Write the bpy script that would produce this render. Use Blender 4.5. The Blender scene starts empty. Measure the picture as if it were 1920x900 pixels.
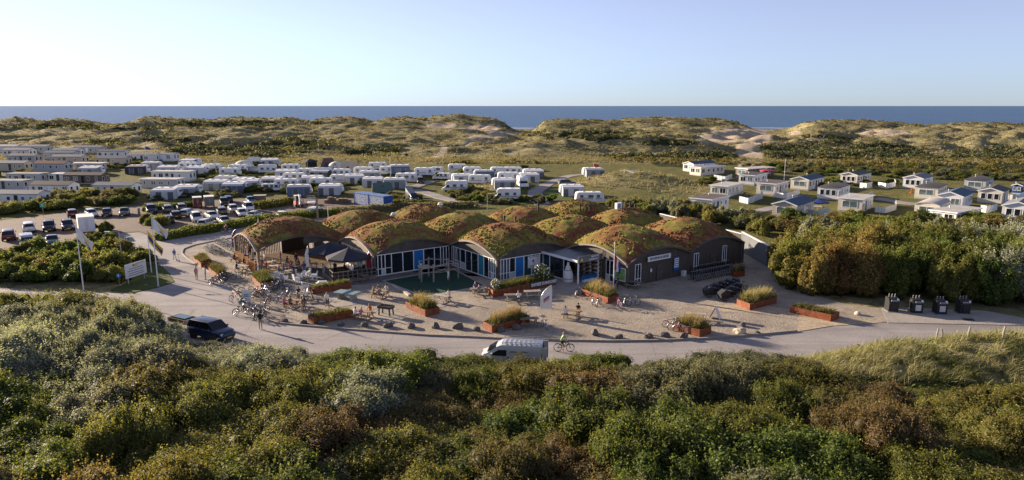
import bpy, bmesh, math, random
import numpy as np
from mathutils import Vector, Matrix
random.seed(7)
RNG = np.random.default_rng(11)
R = math.radians
C = bpy.context.scene.collection
SC = bpy.context.scene
# ------------------------------------------------------------------ camera
F, H, HY = 1280.0, 21.5, 198.0            # focal length in photo pixels, camera height, horizon row
PITCH = math.atan((450 - HY) / F)
cam_data = bpy.data.cameras.new('camera')
cam_data.sensor_width = 36.0
cam_data.lens = 36.0 * F / 1920.0
cam_data.clip_start = 0.5
cam_data.clip_end = 60000.0
cam = bpy.data.objects.new('camera', cam_data)
C.objects.link(cam)
cam.location = (0, 0, H)
cam.rotation_euler = (math.pi / 2 - PITCH, 0, 0)
SC.camera = cam
# ------------------------------------------------------------------ sky and sun
SUN_AZ, SUN_EL = -57.5, 14.0              # degrees: azimuth from straight ahead (minus = left), elevation
world = bpy.data.worlds.new('World')
SC.world = world
world.use_nodes = True
wn = world.node_tree
wn.nodes.clear()
sky = wn.nodes.new('ShaderNodeTexSky')
sky.sky_type = 'NISHITA'
sky.sun_disc = False
sky.sun_elevation = R(SUN_EL)
sky.sun_rotation = R(SUN_AZ)
sky.altitude = 20
sky.air_density = 0.8
sky.dust_density = 0.04
sky.ozone_density = 9.0
bg = wn.nodes.new('ShaderNodeBackground')
bg.inputs['Strength'].default_value = 0.0715
wo = wn.nodes.new('ShaderNodeOutputWorld')
hz = wn.nodes.new('ShaderNodeHueSaturation')      # milky sea air: the whole sky a little paler
hz.inputs['Saturation'].default_value = 0.58
wb = wn.nodes.new('ShaderNodeMix'); wb.data_type = 'RGBA'; wb.blend_type = 'MULTIPLY'; wb.inputs[0].default_value = 1.0
wb.inputs[7].default_value = (1.085, 0.985, 0.95, 1)     # white balance of the whole sky
wn.links.new(sky.outputs[0], hz.inputs['Color'])
wn.links.new(hz.outputs[0], wb.inputs[6])
wn.links.new(wb.outputs[2], bg.inputs[0])
wn.links.new(bg.outputs[0], wo.inputs[0])
sun_data = bpy.data.lights.new('sun', 'SUN')
sun_data.energy = 5.0
sun_data.angle = R(0.6)
sun_data.color = (1.0, 0.81, 0.605)
sun = bpy.data.objects.new('sun', sun_data)
C.objects.link(sun)
sdir = Vector((math.sin(R(SUN_AZ)) * math.cos(R(SUN_EL)), math.cos(R(SUN_AZ)) * math.cos(R(SUN_EL)), math.sin(R(SUN_EL))))
sun.rotation_euler = sdir.to_track_quat('Z', 'Y').to_euler()
sun.location = (0, 0, 80)
SC.view_settings.view_transform = 'Standard'
SC.view_settings.look = 'None'
SC.view_settings.gamma = 1.0
SC.view_settings.exposure = 1.5
SC.cycles.max_bounces = 8
SC.cycles.diffuse_bounces = 5
SC.cycles.glossy_bounces = 2
SC.cycles.transmission_bounces = 4
SC.cycles.transparent_max_bounces = 6
SC.cycles.use_denoising = True

# ------------------------------------------------------------------ pixels to places
def ray(px, py):
    x = (px - 960) / F; v = (450 - py) / F
    return np.array([x, math.cos(PITCH) + v * math.sin(PITCH), -math.sin(PITCH) + v * math.cos(PITCH)])
def P(px, py, z=0.0):
    d = ray(px, py); t = (z - H) / d[2]
    return np.array([d[0] * t, d[1] * t, z])
def PY(px, py, Y):
    d = ray(px, py); t = Y / d[1]
    return np.array([d[0] * t, Y, H + d[2] * t])
def proj(x, y, z):
    q = z - H
    zc = y * math.cos(PITCH) - q * math.sin(PITCH); v = y * math.sin(PITCH) + q * math.cos(PITCH)
    return 960 + F * x / zc, 450 - F * v / zc

# ------------------------------------------------------------------ materials
MATS = {}
def _new(name):
    m = bpy.data.materials.new(name); m.use_nodes = True
    nt = m.node_tree; nt.nodes.clear()
    o = nt.nodes.new('ShaderNodeOutputMaterial')
    MATS[name] = m
    return m, nt, o
def N(nt, t, **kw):
    n = nt.nodes.new('ShaderNode' + t)
    for k, v in kw.items(): setattr(n, k, v)
    return n
def noise(nt, scale, detail=4, rough=0.55, coord='Object', vec=None, dist=0.0):
    n = N(nt, 'TexNoise'); n.inputs['Scale'].default_value = scale; n.inputs['Detail'].default_value = detail
    n.inputs['Roughness'].default_value = rough; n.inputs['Distortion'].default_value = dist
    if vec is None:
        if coord == 'World':
            vec = N(nt, 'NewGeometry').outputs['Position']
        else:
            vec = N(nt, 'TexCoord').outputs[coord]
    nt.links.new(vec, n.inputs['Vector'])
    return n
def ramp(nt, fac, stops):
    r = N(nt, 'ValToRGB'); e = r.color_ramp.elements
    while len(e) < len(stops): e.new(0.5)
    for el, (p, c) in zip(e, stops):
        el.position = p; el.color = (c[0], c[1], c[2], 1) if not isinstance(c, (int, float)) else (c, c, c, 1)
    nt.links.new(fac, r.inputs[0])
    return r
def mixc(nt, fac, a, b, mode='MIX'):
    m = N(nt, 'Mix', data_type='RGBA', blend_type=mode)
    for k, val in ((0, fac), (6, a), (7, b)):
        sock = m.inputs[k]
        if hasattr(val, 'is_linked'): nt.links.new(val, sock)
        elif isinstance(val, (int, float)): sock.default_value = val if k == 0 else (val, val, val, 1)
        else: sock.default_value = (val[0], val[1], val[2], 1)
    return m.outputs[2]
def mk(name, col, rough=0.6, metal=0.0, var=0.12, scale=6.0, bump=0.0, spec=0.4, coat=0.0, coord='Object', stretch=None):
    """painted, wooden, metal or plastic surface: base colour broken by noise, with uneven gloss and a little relief"""
    m, nt, o = _new(name)
    b = N(nt, 'BsdfPrincipled'); nt.links.new(b.outputs[0], o.inputs[0])
    vec = None
    if stretch:
        mp = N(nt, 'Mapping'); mp.inputs['Scale'].default_value = stretch
        nt.links.new(N(nt, 'TexCoord').outputs[coord], mp.inputs[0]); vec = mp.outputs[0]
    n = noise(nt, scale, 5, 0.6, coord, vec)
    lo = tuple(c * (1 - var) for c in col); hi = tuple(min(1, c * (1 + var)) for c in col)
    r = ramp(nt, n.outputs[0], [(0.3, lo), (0.7, hi)])
    nt.links.new(r.outputs[0], b.inputs['Base Color'])
    rr = N(nt, 'MapRange'); rr.inputs[3].default_value = max(0.02, rough - 0.08); rr.inputs[4].default_value = min(1, rough + 0.1)
    nt.links.new(n.outputs[0], rr.inputs[0]); nt.links.new(rr.outputs[0], b.inputs['Roughness'])
    b.inputs['Metallic'].default_value = metal
    b.inputs['Specular IOR Level'].default_value = spec
    if coat: b.inputs['Coat Weight'].default_value = coat; b.inputs['Coat Roughness'].default_value = 0.08
    if bump:
        bp = N(nt, 'Bump'); bp.inputs['Strength'].default_value = bump; bp.inputs['Distance'].default_value = 0.05
        nt.links.new(n.outputs[0], bp.inputs['Height']); nt.links.new(bp.outputs[0], b.inputs['Normal'])
    return m
def leafmat(name, cols, rough=0.5, trans=0.35, spec=0.3):
    """leaves: colour by leaf (attribute 'tint'), shifted plant by plant, with light coming through"""
    m, nt, o = _new(name)
    at = N(nt, 'Attribute', attribute_name='tint')
    k = len(cols)
    r = ramp(nt, at.outputs['Fac'], [((i + 0.5) / k, c) for i, c in enumerate(cols)])
    oi = N(nt, 'ObjectInfo')
    hs = N(nt, 'HueSaturation')
    mr = N(nt, 'MapRange'); mr.inputs[3].default_value = 0.475; mr.inputs[4].default_value = 0.525
    nt.links.new(oi.outputs['Random'], mr.inputs[0]); nt.links.new(mr.outputs[0], hs.inputs['Hue'])
    mv = N(nt, 'MapRange'); mv.inputs[3].default_value = 0.75; mv.inputs[4].default_value = 1.25
    mul = N(nt, 'Math', operation='FRACT'); m7 = N(nt, 'Math', operation='MULTIPLY'); m7.inputs[1].default_value = 7.31
    nt.links.new(oi.outputs['Random'], m7.inputs[0]); nt.links.new(m7.outputs[0], mul.inputs[0])
    nt.links.new(mul.outputs[0], mv.inputs[0]); nt.links.new(mv.outputs[0], hs.inputs['Value'])
    nt.links.new(r.outputs[0], hs.inputs['Color'])
    b = N(nt, 'BsdfPrincipled'); b.inputs['Roughness'].default_value = rough; b.inputs['Specular IOR Level'].default_value = spec
    nt.links.new(hs.outputs[0], b.inputs['Base Color'])
    t = N(nt, 'BsdfTranslucent')
    nt.links.new(mixc(nt, 1.0, hs.outputs[0], (1.0, 0.95, 0.45), 'MULTIPLY'), t.inputs['Color'])
    mx = N(nt, 'MixShader'); mx.inputs[0].default_value = trans
    nt.links.new(b.outputs[0], mx.inputs[1]); nt.links.new(t.outputs[0], mx.inputs[2])
    nt.links.new(mx.outputs[0], o.inputs[0])
    return m
def M(name): return MATS[name]

# ------------------------------------------------------------------ mesh helpers
class MB:
    """collects shapes into one mesh; every shape may carry its own material slot"""
    def __init__(s): s.v = []; s.f = []; s.m = []
    def add(s, vs, fs, mi=0):
        b = len(s.v); s.v += [tuple(p) for p in vs]; s.f += [tuple(i + b for i in f) for f in fs]; s.m += [mi] * len(fs); return s
    def box(s, c, d, rz=0.0, mi=0, taper=1.0, ry=0.0, rx=0.0):
        x, y, z = d[0] / 2, d[1] / 2, d[2] / 2
        vs = [(-x, -y, -z), (x, -y, -z), (x, y, -z), (-x, y, -z), (-x * taper, -y * taper, z), (x * taper, -y * taper, z), (x * taper, y * taper, z), (-x * taper, y * taper, z)]
        mt = Matrix.Translation(c) @ Matrix.Rotation(rz, 4, 'Z') @ Matrix.Rotation(ry, 4, 'Y') @ Matrix.Rotation(rx, 4, 'X')
        return s.add([mt @ Vector(p) for p in vs], [(0, 3, 2, 1), (4, 5, 6, 7), (0, 1, 5, 4), (1, 2, 6, 5), (2, 3, 7, 6), (3, 0, 4, 7)], mi)
    def bar(s, a, b, w, h=None, mi=0):
        a = Vector(a); b = Vector(b); d = b - a; L = d.length
        if L < 1e-6: return s
        q = d.to_track_quat('X', 'Z').to_matrix().to_4x4()
        h = w if h is None else h
        mt = Matrix.Translation((a + b) / 2) @ q
        x, y, z = L / 2, w / 2, h / 2
        vs = [(-x, -y, -z), (x, -y, -z), (x, y, -z), (-x, y, -z), (-x, -y, z), (x, -y, z), (x, y, z), (-x, y, z)]
        return s.add([mt @ Vector(p) for p in vs], [(0, 3, 2, 1), (4, 5, 6, 7), (0, 1, 5, 4), (1, 2, 6, 5), (2, 3, 7, 6), (3, 0, 4, 7)], mi)
    def tube(s, pts, r, n=6, mi=0, cap=True):
        pts = [Vector(p) for p in pts]; k = len(pts)
        rs = r if isinstance(r, (list, tuple)) else [r] * k
        vs = []
        for i, p in enumerate(pts):
            d = (pts[min(i + 1, k - 1)] - pts[max(i - 1, 0)])
            q = d.to_track_quat('Z', 'X').to_matrix()
            for j in range(n):
                t = 2 * math.pi * j / n
                vs.append(p + q @ Vector((math.cos(t) * rs[i], math.sin(t) * rs[i], 0)))
        fs = [(i * n + j, i * n + (j + 1) % n, (i + 1) * n + (j + 1) % n, (i + 1) * n + j) for i in range(k - 1) for j in range(n)]
        if cap: fs += [tuple(range(n - 1, -1, -1)), tuple((k - 1) * n + j for j in range(n))]
        return s.add(vs, fs, mi)
    def lathe(s, prof, n=12, c=(0, 0, 0), mi=0):
        vs = [(c[0] + r * math.cos(2 * math.pi * j / n), c[1] + r * math.sin(2 * math.pi * j / n), c[2] + z) for r, z in prof for j in range(n)]
        k = len(prof)
        fs = [(i * n + j, i * n + (j + 1) % n, (i + 1) * n + (j + 1) % n, (i + 1) * n + j) for i in range(k - 1) for j in range(n)]
        fs += [tuple(range(n - 1, -1, -1)), tuple((k - 1) * n + j for j in range(n))]
        return s.add(vs, fs, mi)
    def prism(s, poly, y0, y1, mi=0, inset=0.0):
        """poly in (x,z), pushed along y"""
        n = len(poly)
        vs = [(x, y0, z) for x, z in poly] + [(x, y1, z) for x, z in poly]
        fs = [(i, (i + 1) % n, n + (i + 1) % n, n + i) for i in range(n)] + [tuple(range(n - 1, -1, -1)), tuple(range(n, 2 * n))]
        return s.add(vs, fs, mi)
    def slab(s, poly, z0, z1, mi=0):
        n = len(poly)
        if sum(poly[i][0] * poly[(i + 1) % n][1] - poly[(i + 1) % n][0] * poly[i][1] for i in range(n)) < 0: poly = list(poly)[::-1]
        vs = [(p[0], p[1], z0) for p in poly] + [(p[0], p[1], z1) for p in poly]
        fs = [(i, (i + 1) % n, n + (i + 1) % n, n + i) for i in range(n)] + [tuple(range(n - 1, -1, -1)), tuple(range(n, 2 * n))]
        return s.add(vs, fs, mi)
    def loft(s, rings, mi=0, cap=True):
        n = len(rings[0]); vs = [p for r in rings for p in r]; k = len(rings)
        fs = [(i * n + j, i * n + (j + 1) % n, (i + 1) * n + (j + 1) % n, (i + 1) * n + j) for i in range(k - 1) for j in range(n)]
        if cap: fs += [tuple(range(n - 1, -1, -1)), tuple((k - 1) * n + j for j in range(n))]
        return s.add(vs, fs, mi)
    def mesh(s, name, mats, smooth=None):
        me = bpy.data.meshes.new(name)
        me.from_pydata(s.v, [], s.f); me.update()
        bm = bmesh.new(); bm.from_mesh(me); bmesh.ops.recalc_face_normals(bm, faces=bm.faces[:])
        bm.to_mesh(me); bm.free()
        for m in (mats if isinstance(mats, (list, tuple)) else [mats]): me.materials.append(M(m) if isinstance(m, str) else m)
        if any(s.m): me.polygons.foreach_set('material_index', s.m)
        if smooth is not None:
            me.polygons.foreach_set('use_smooth', [True] * len(me.polygons))
            me.set_sharp_from_angle(angle=R(smooth))
        return me
    def build(s, name, mats, parent=None, smooth=None, loc=None, rz=0.0):
        return link(name, s.mesh(name, mats, smooth), parent, loc, rz)
def link(name, data, parent=None, loc=None, rz=0.0):
    o = bpy.data.objects.new(name, data); C.objects.link(o)
    if parent is not None: o.parent = parent
    if loc is not None: o.location = loc
    if rz: o.rotation_euler = (0, 0, rz)
    return o
def tag(o, label, cat, group=None):
    o['label'] = label; o['category'] = cat
    if group: o['group'] = group
    return o
def thing(name, label, cat, loc=(0, 0, 0), rz=0.0, group=None):
    return tag(link(name, None, None, tuple(float(c) for c in loc), rz), label, cat, group)
def struct(o): o['kind'] = 'structure'; return o
def stuff(o): o['kind'] = 'stuff'; return o
def dup(root, loc, rz=0.0, label=None, group=None, scale=None):
    """a copy of a thing with copies of its parts and sub-parts, sharing their meshes"""
    r = root.copy(); C.objects.link(r); r.location = tuple(float(c) for c in loc); r.rotation_euler = (0, 0, rz)
    if scale is not None: r.scale = (scale, scale, scale) if isinstance(scale, (int, float)) else scale
    if label: r['label'] = label
    if group: r['group'] = group
    for ch in root.children:
        c = ch.copy(); C.objects.link(c); c.parent = r
        for g in ch.children:
            d = g.copy(); C.objects.link(d); d.parent = c
    return r
def paint(o, m, slot=0):
    s = o.material_slots[slot]; s.link = 'OBJECT'; s.material = M(m) if isinstance(m, str) else m
def kids(root, name): return [c for c in root.children if c.name.split('.')[0] == name]
def bigmesh(name, verts, faces, k, mats, tint=None, smooth=False, mi=None):
    """a large mesh from arrays; faces have k corners; tint is one value for each face"""
    me = bpy.data.meshes.new(name)
    verts = np.asarray(verts, np.float32); faces = np.asarray(faces, np.int32)
    me.vertices.add(len(verts)); me.vertices.foreach_set('co', verts.ravel())
    me.loops.add(faces.size); me.loops.foreach_set('vertex_index', faces.ravel())
    me.polygons.add(len(faces)); me.polygons.foreach_set('loop_start', np.arange(0, faces.size, k, dtype=np.int32))
    if smooth: me.polygons.foreach_set('use_smooth', np.ones(len(faces), bool))
    for m in (mats if isinstance(mats, (list, tuple)) else [mats]): me.materials.append(M(m) if isinstance(m, str) else m)
    if mi is not None: me.polygons.foreach_set('material_index', np.asarray(mi, np.int32))
    me.update(calc_edges=True)
    if tint is not None:
        at = me.attributes.new('tint', 'FLOAT', 'FACE'); at.data.foreach_set('value', np.asarray(tint, np.float32))
    return me
def text(body, size, mat, parent, loc, rot, extrude=0.01, align='CENTER', name='lettering', bold=0.0, sx=1.0):
    cu = bpy.data.curves.new(name, 'FONT'); cu.body = body; cu.size = size; cu.extrude = extrude
    cu.align_x = align; cu.align_y = 'CENTER'; cu.offset = bold; cu.resolution_u = 2
    cu.materials.append(M(mat))
    tmp = bpy.data.objects.new('tmp', cu); C.objects.link(tmp)
    me = bpy.data.meshes.new_from_object(tmp.evaluated_get(bpy.context.evaluated_depsgraph_get()))
    bpy.data.objects.remove(tmp)
    o = link(name, me, parent, loc); o.rotation_euler = rot; o.scale = (sx, 1, 1)
    return o
# value noise on the plane, for the lie of the land
_perm = RNG.random((256, 256)).astype(np.float64)
def vnoise(x, y):
    xi = np.floor(x).astype(int); yi = np.floor(y).astype(int); fx = x - xi; fy = y - yi
    fx = fx * fx * (3 - 2 * fx); fy = fy * fy * (3 - 2 * fy)
    g = lambda a, b: _perm[a & 255, b & 255]
    return (g(xi, yi) * (1 - fx) + g(xi + 1, yi) * fx) * (1 - fy) + (g(xi, yi + 1) * (1 - fx) + g(xi + 1, yi + 1) * fx) * fy
def fbm(x, y, oct=4):
    s = 0; a = 1; t = 0
    for k in range(oct):
        s = s + a * vnoise(x * 2 ** k + 17.3 * k, y * 2 ** k + 9.1 * k); t += a; a *= 0.5
    return s / t
def sstep(a, b, x):
    t = np.clip((x - a) / (b - a), 0, 1); return t * t * (3 - 2 * t)
def inpoly(x, y, poly):
    x = np.asarray(x, float); y = np.asarray(y, float); r = np.zeros(x.shape, bool); n = len(poly)
    for i in range(n):
        x0, y0 = poly[i][:2]; x1, y1 = poly[(i + 1) % n][:2]
        if y0 == y1: continue
        r ^= ((y0 > y) != (y1 > y)) & (x < (x1 - x0) * (y - y0) / (y1 - y0) + x0)
    return r
def polydist(x, y, poly, closed=True):
    x = np.asarray(x, float); y = np.asarray(y, float); d = np.full(x.shape, 1e9); n = len(poly)
    for i in range(n if closed else n - 1):
        x0, y0 = poly[i][:2]; x1, y1 = poly[(i + 1) % n][:2]
        dx, dy = x1 - x0, y1 - y0; L = dx * dx + dy * dy + 1e-9
        t = np.clip(((x - x0) * dx + (y - y0) * dy) / L, 0, 1)
        d = np.minimum(d, np.hypot(x - x0 - t * dx, y - y0 - t * dy))
    return d
def G(lst, z=0.0): return [tuple(P(a, b, z)[:2]) for a, b in lst]
# ================================================================== materials of the setting
def ground_mat(name, stops, scale, fine, bump=0.3, rough=0.85, patch=None, lines=None):
    m, nt, o = _new(name)
    b = N(nt, 'BsdfPrincipled'); nt.links.new(b.outputs[0], o.inputs[0])
    b.inputs['Specular IOR Level'].default_value = 0.2; b.inputs['Roughness'].default_value = rough
    pos = N(nt, 'NewGeometry').outputs['Position']
    n1 = noise(nt, scale, 6, 0.6, vec=pos); n2 = noise(nt, fine, 3, 0.7, vec=pos)
    col = ramp(nt, n1.outputs[0], stops).outputs[0]
    g = ramp(nt, n2.outputs[0], [(0.25, 0.62), (0.5, 1.0), (0.75, 1.28)]).outputs[0]
    col = mixc(nt, 1.0, col, g, 'MULTIPLY')
    if patch:
        n3 = noise(nt, patch[0], 3, 0.5, vec=pos, dist=0.6)
        f = ramp(nt, n3.outputs[0], [(patch[2], 0.0), (patch[3], 1.0)]).outputs[0]
        col = mixc(nt, f, col, patch[1])
    h = n2.outputs[0]
    if name == 'asphalt':
        vo = N(nt, 'TexVoronoi', feature='DISTANCE_TO_EDGE'); vo.inputs['Scale'].default_value = 0.11; nt.links.new(mixc(nt, 0.12, pos, n1.outputs['Color']), vo.inputs['Vector'])
        col = mixc(nt, ramp(nt, vo.outputs['Distance'], [(0.0, 0.6), (0.006, 0.0)]).outputs[0], col, (0.17, 0.16, 0.155))
        st = N(nt, 'Mapping'); st.inputs['Scale'].default_value = (0.06, 0.9, 1); nt.links.new(pos, st.inputs[0]); n5 = noise(nt, 1.0, 4, 0.6, vec=st.outputs[0]); col = mixc(nt, 1.0, col, ramp(nt, n5.outputs[0], [(0.35, 0.84), (0.65, 1.08)]).outputs[0], 'MULTIPLY')
    if lines:
        br = N(nt, 'TexBrick'); br.inputs['Scale'].default_value = lines
        br.inputs['Color1'].default_value = (1, 1, 1, 1); br.inputs['Color2'].default_value = (0.72, 0.7, 0.7, 1); br.inputs['Mortar'].default_value = (0.45, 0.42, 0.4, 1)
        br.inputs['Mortar Size'].default_value = 0.03
        mp = N(nt, 'Mapping'); mp.inputs['Rotation'].default_value = (0, 0, 0.5); nt.links.new(pos, mp.inputs[0]); nt.links.new(mp.outputs[0], br.inputs['Vector'])
        col = mixc(nt, 1.0, col, br.outputs['Color'], 'MULTIPLY')
    nt.links.new(col, b.inputs['Base Color'])
    bp = N(nt, 'Bump'); bp.inputs['Strength'].default_value = bump; bp.inputs['Distance'].default_value = 0.06
    nt.links.new(h, bp.inputs['Height']); nt.links.new(bp.outputs[0], b.inputs['Normal'])
    return m
ground_mat('asphalt', [(0.3, (0.26, 0.24, 0.235)), (0.5, (0.31, 0.287, 0.28)), (0.72, (0.36, 0.332, 0.32))], 0.16, 9.0, 0.12, 0.8, patch=(0.07, (0.23, 0.215, 0.21), 0.52, 0.66))
ground_mat('gravel', [(0.3, (0.25, 0.215, 0.175)), (0.55, (0.34, 0.293, 0.235)), (0.75, (0.41, 0.355, 0.285))], 0.25, 5.5, 1.0, 0.9, patch=(0.9, (0.22, 0.185, 0.155), 0.55, 0.72))
ground_mat('brick_paving', [(0.3, (0.17, 0.13, 0.11)), (0.6, (0.22, 0.17, 0.14)), (0.8, (0.27, 0.21, 0.175))], 0.12, 6.0, 0.25, 0.85, lines=2.2)
ground_mat('brick_verge', [(0.3, (0.16, 0.145, 0.125)), (0.7, (0.23, 0.205, 0.17))], 0.3, 8.0, 0.3, 0.85, lines=1.6)
ground_mat('concrete', [(0.3, (0.29, 0.265, 0.235)), (0.7, (0.37, 0.34, 0.30))], 0.5, 8.0, 0.12, 0.8)
ground_mat('paver_grey', [(0.3, (0.19, 0.18, 0.17)), (0.7, (0.25, 0.235, 0.22))], 0.4, 7.0, 0.2, 0.85, lines=1.2)
ground_mat('rubber_green', [(0.3, (0.018, 0.05, 0.032)), (0.7, (0.028, 0.07, 0.045))], 0.5, 12.0, 0.2, 0.85)
ground_mat('lawn', [(0.3, (0.045, 0.07, 0.012)), (0.6, (0.075, 0.10, 0.02)), (0.8, (0.12, 0.115, 0.03))], 0.35, 7.0, 1.0, 0.9)
ground_mat('sand_path', [(0.3, (0.36, 0.29, 0.20)), (0.7, (0.46, 0.375, 0.27))], 0.2, 3.0, 0.5, 0.95)

def terrain_material():
    m, nt, o = _new('dune_ground')
    b = N(nt, 'BsdfPrincipled'); nt.links.new(b.outputs[0], o.inputs[0])
    b.inputs['Specular IOR Level'].default_value = 0.1; b.inputs['Roughness'].default_value = 0.95
    pos = N(nt, 'NewGeometry').outputs['Position']
    at = N(nt, 'Attribute', attribute_name='cover'); sp = N(nt, 'SeparateColor'); nt.links.new(at.outputs['Color'], sp.inputs[0])
    n1 = noise(nt, 0.045, 6, 0.62, vec=pos); n2 = noise(nt, 0.45, 5, 0.7, vec=pos); n3 = noise(nt, 2.2, 4, 0.7, vec=pos)
    grass = ramp(nt, n1.outputs[0], [(0.3, (0.14, 0.14, 0.065)), (0.5, (0.25, 0.225, 0.115)), (0.68, (0.33, 0.28, 0.155))]).outputs[0]
    spots = ramp(nt, n2.outputs[0], [(0.35, 0.45), (0.5, 0.95), (0.68, 1.3)]).outputs[0]
    grass = mixc(nt, 1.0, grass, spots, 'MULTIPLY')
    lawnc = ramp(nt, n2.outputs[0], [(0.3, (0.085, 0.095, 0.028)), (0.7, (0.17, 0.15, 0.055))]).outputs[0]
    scrub = ramp(nt, n2.outputs[0], [(0.3, (0.018, 0.024, 0.008)), (0.7, (0.05, 0.058, 0.02))]).outputs[0]
    sand = ramp(nt, n2.outputs[0], [(0.3, (0.38, 0.31, 0.225)), (0.7, (0.47, 0.39, 0.29))]).outputs[0]
    # ragged borders between the covers
    def edge(sock):
        a = N(nt, 'Math', operation='ADD'); nt.links.new(sock, a.inputs[0])
        s = N(nt, 'Math', operation='MULTIPLY_ADD'); nt.links.new(n2.outputs[0], s.inputs[0]); s.inputs[1].default_value = 0.9; s.inputs[2].default_value = -0.45
        nt.links.new(s.outputs[0], a.inputs[1])
        return ramp(nt, a.outputs[0], [(0.42, 0.0), (0.58, 1.0)]).outputs[0]
    c = mixc(nt, edge(sp.outputs[2]), grass, lawnc)
    c = mixc(nt, edge(sp.outputs[1]), c, scrub)
    c = mixc(nt, edge(sp.outputs[0]), c, sand)
    nt.links.new(c, b.inputs['Base Color'])
    mixh = N(nt, 'Math', operation='ADD'); nt.links.new(n2.outputs[0], mixh.inputs[0]); nt.links.new(n3.outputs[0], mixh.inputs[1])
    bp = N(nt, 'Bump'); bp.inputs['Strength'].default_value = 0.9; bp.inputs['Distance'].default_value = 0.5
    nt.links.new(mixh.outputs[0], bp.inputs['Height']); nt.links.new(bp.outputs[0], b.inputs['Normal'])
terrain_material()
def sea_material():
    m, nt, o = _new('sea_water')
    b = N(nt, 'BsdfPrincipled'); nt.links.new(b.outputs[0], o.inputs[0])
    b.inputs['Roughness'].default_value = 0.35; b.inputs['IOR'].default_value = 1.33; b.inputs['Specular IOR Level'].default_value = 0.45
    pos = N(nt, 'NewGeometry').outputs['Position']
    mp = N(nt, 'Mapping'); mp.inputs['Scale'].default_value = (0.5, 1.0, 1.0); nt.links.new(pos, mp.inputs[0])
    n1 = noise(nt, 0.06, 6, 0.65, vec=mp.outputs[0]); n2 = noise(nt, 0.0035, 4, 0.6, vec=pos)
    c = ramp(nt, n2.outputs[0], [(0.35, (0.010, 0.058, 0.135)), (0.65, (0.018, 0.075, 0.165))]).outputs[0]
    nt.links.new(c, b.inputs['Base Color'])
    bp = N(nt, 'Bump'); bp.inputs['Strength'].default_value = 1.0; bp.inputs['Distance'].default_value = 2.6
    nt.links.new(n1.outputs[0], bp.inputs['Height']); nt.links.new(bp.outputs[0], b.inputs['Normal'])
sea_material()
mk('surf_foam', (0.75, 0.77, 0.78), 0.7, var=0.1, scale=0.5)

# ================================================================== the lie of the land
ROAD_NEAR = [(-300, 600), (0, 590), (200, 588), (285, 592), (335, 640), (440, 664), (560, 672), (760, 682), (900, 690), (1020, 694), (1200, 694), (1400, 686), (1480, 678), (1560, 664), (1700, 656), (1920, 648), (2200, 640)]
FLATPX = ROAD_NEAR + [(2200, 575), (1930, 572), (1650, 560), (1470, 530), (1450, 455), (1250, 416), (1090, 396), (960, 386), (760, 384), (660, 372), (470, 368), (270, 376), (0, 398), (-300, 420)]
FLAT = G(FLATPX)
RIDGE = [(-400, 226), (-250, 222), (-120, 228), (0, 226), (25, 219), (60, 226), (85, 229), (110, 221), (150, 225), (175, 231), (205, 235), (245, 231), (270, 220), (290, 219), (330, 222), (380, 224), (402, 229), (420, 220), (460, 219), (500, 222), (540, 220), (582, 228), (602, 222), (640, 218), (680, 222), (702, 228), (720, 222), (760, 219), (800, 221), (820, 217), (860, 214), (890, 218), (930, 222), (948, 232), (962, 246), (1000, 246), (1020, 227), (1050, 223), (1100, 224), (1160, 226), (1180, 221), (1240, 219), (1300, 222), (1350, 223), (1380, 229), (1400, 242), (1410, 249), (1490, 249), (1500, 240), (1512, 230), (1540, 226), (1600, 225), (1650, 227), (1700, 231), (1740, 236), (1800, 230), (1860, 230), (1920, 232), (2050, 226), (2200, 230), (2400, 226)]
YR = 565.0
_rx = np.array([PY(a, b, YR)[0] for a, b in RIDGE]); _rz = np.array([PY(a, b, YR)[2] for a, b in RIDGE])
BUMPS = [  # x, y, half-width across, half-width along, height
    (36, 52.5, 15, 5.0, 1.9), (52, 50, 10, 7, 0.6), (24, 296, 42, 17, 5.4), (72, 302, 32, 19, 5.0), (-28, 300, 16, 22, 1.2),
    (33, 184, 13, 13, 3.9), (48, 168, 8, 10, 1.2), (-120, 400, 60, 40, 2.2), (-40, 420, 50, 30, 2.6), (30, 430, 40, 26, 2.6), (110, 400, 45, 30, 3.0),
    (120, 335, 36, 26, 3.6), (180, 330, 40, 30, 4.0), (250, 330, 50, 36, 5.0), (190, 430, 50, 26, 4.4), (290, 440, 60, 30, 5.0), (215, 480, 40, 22, 4.0), (-230, 420, 80, 40, 3.0),
    (-30, 205, 10, 8, 1.0), (-3, 178, 7, 12, 1.4), (-60, 250, 16, 8, 1.0), (-90, 222, 16, 8, 1.2), (-16, 498, 26, 16, 3.4), (150, 500, 36, 18, 3.4), (-100, 500, 46, 18, 2.0)]
PATHS = [  # sandy tracks over the dunes: pixel polyline, half width
    ([(1445, 252), (1425, 262), (1400, 272), (1408, 290), (1412, 322)], 4.6), ([(900, 258), (866, 272), (830, 286), (785, 303)], 1.5)]
PATHS_W = None
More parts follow.
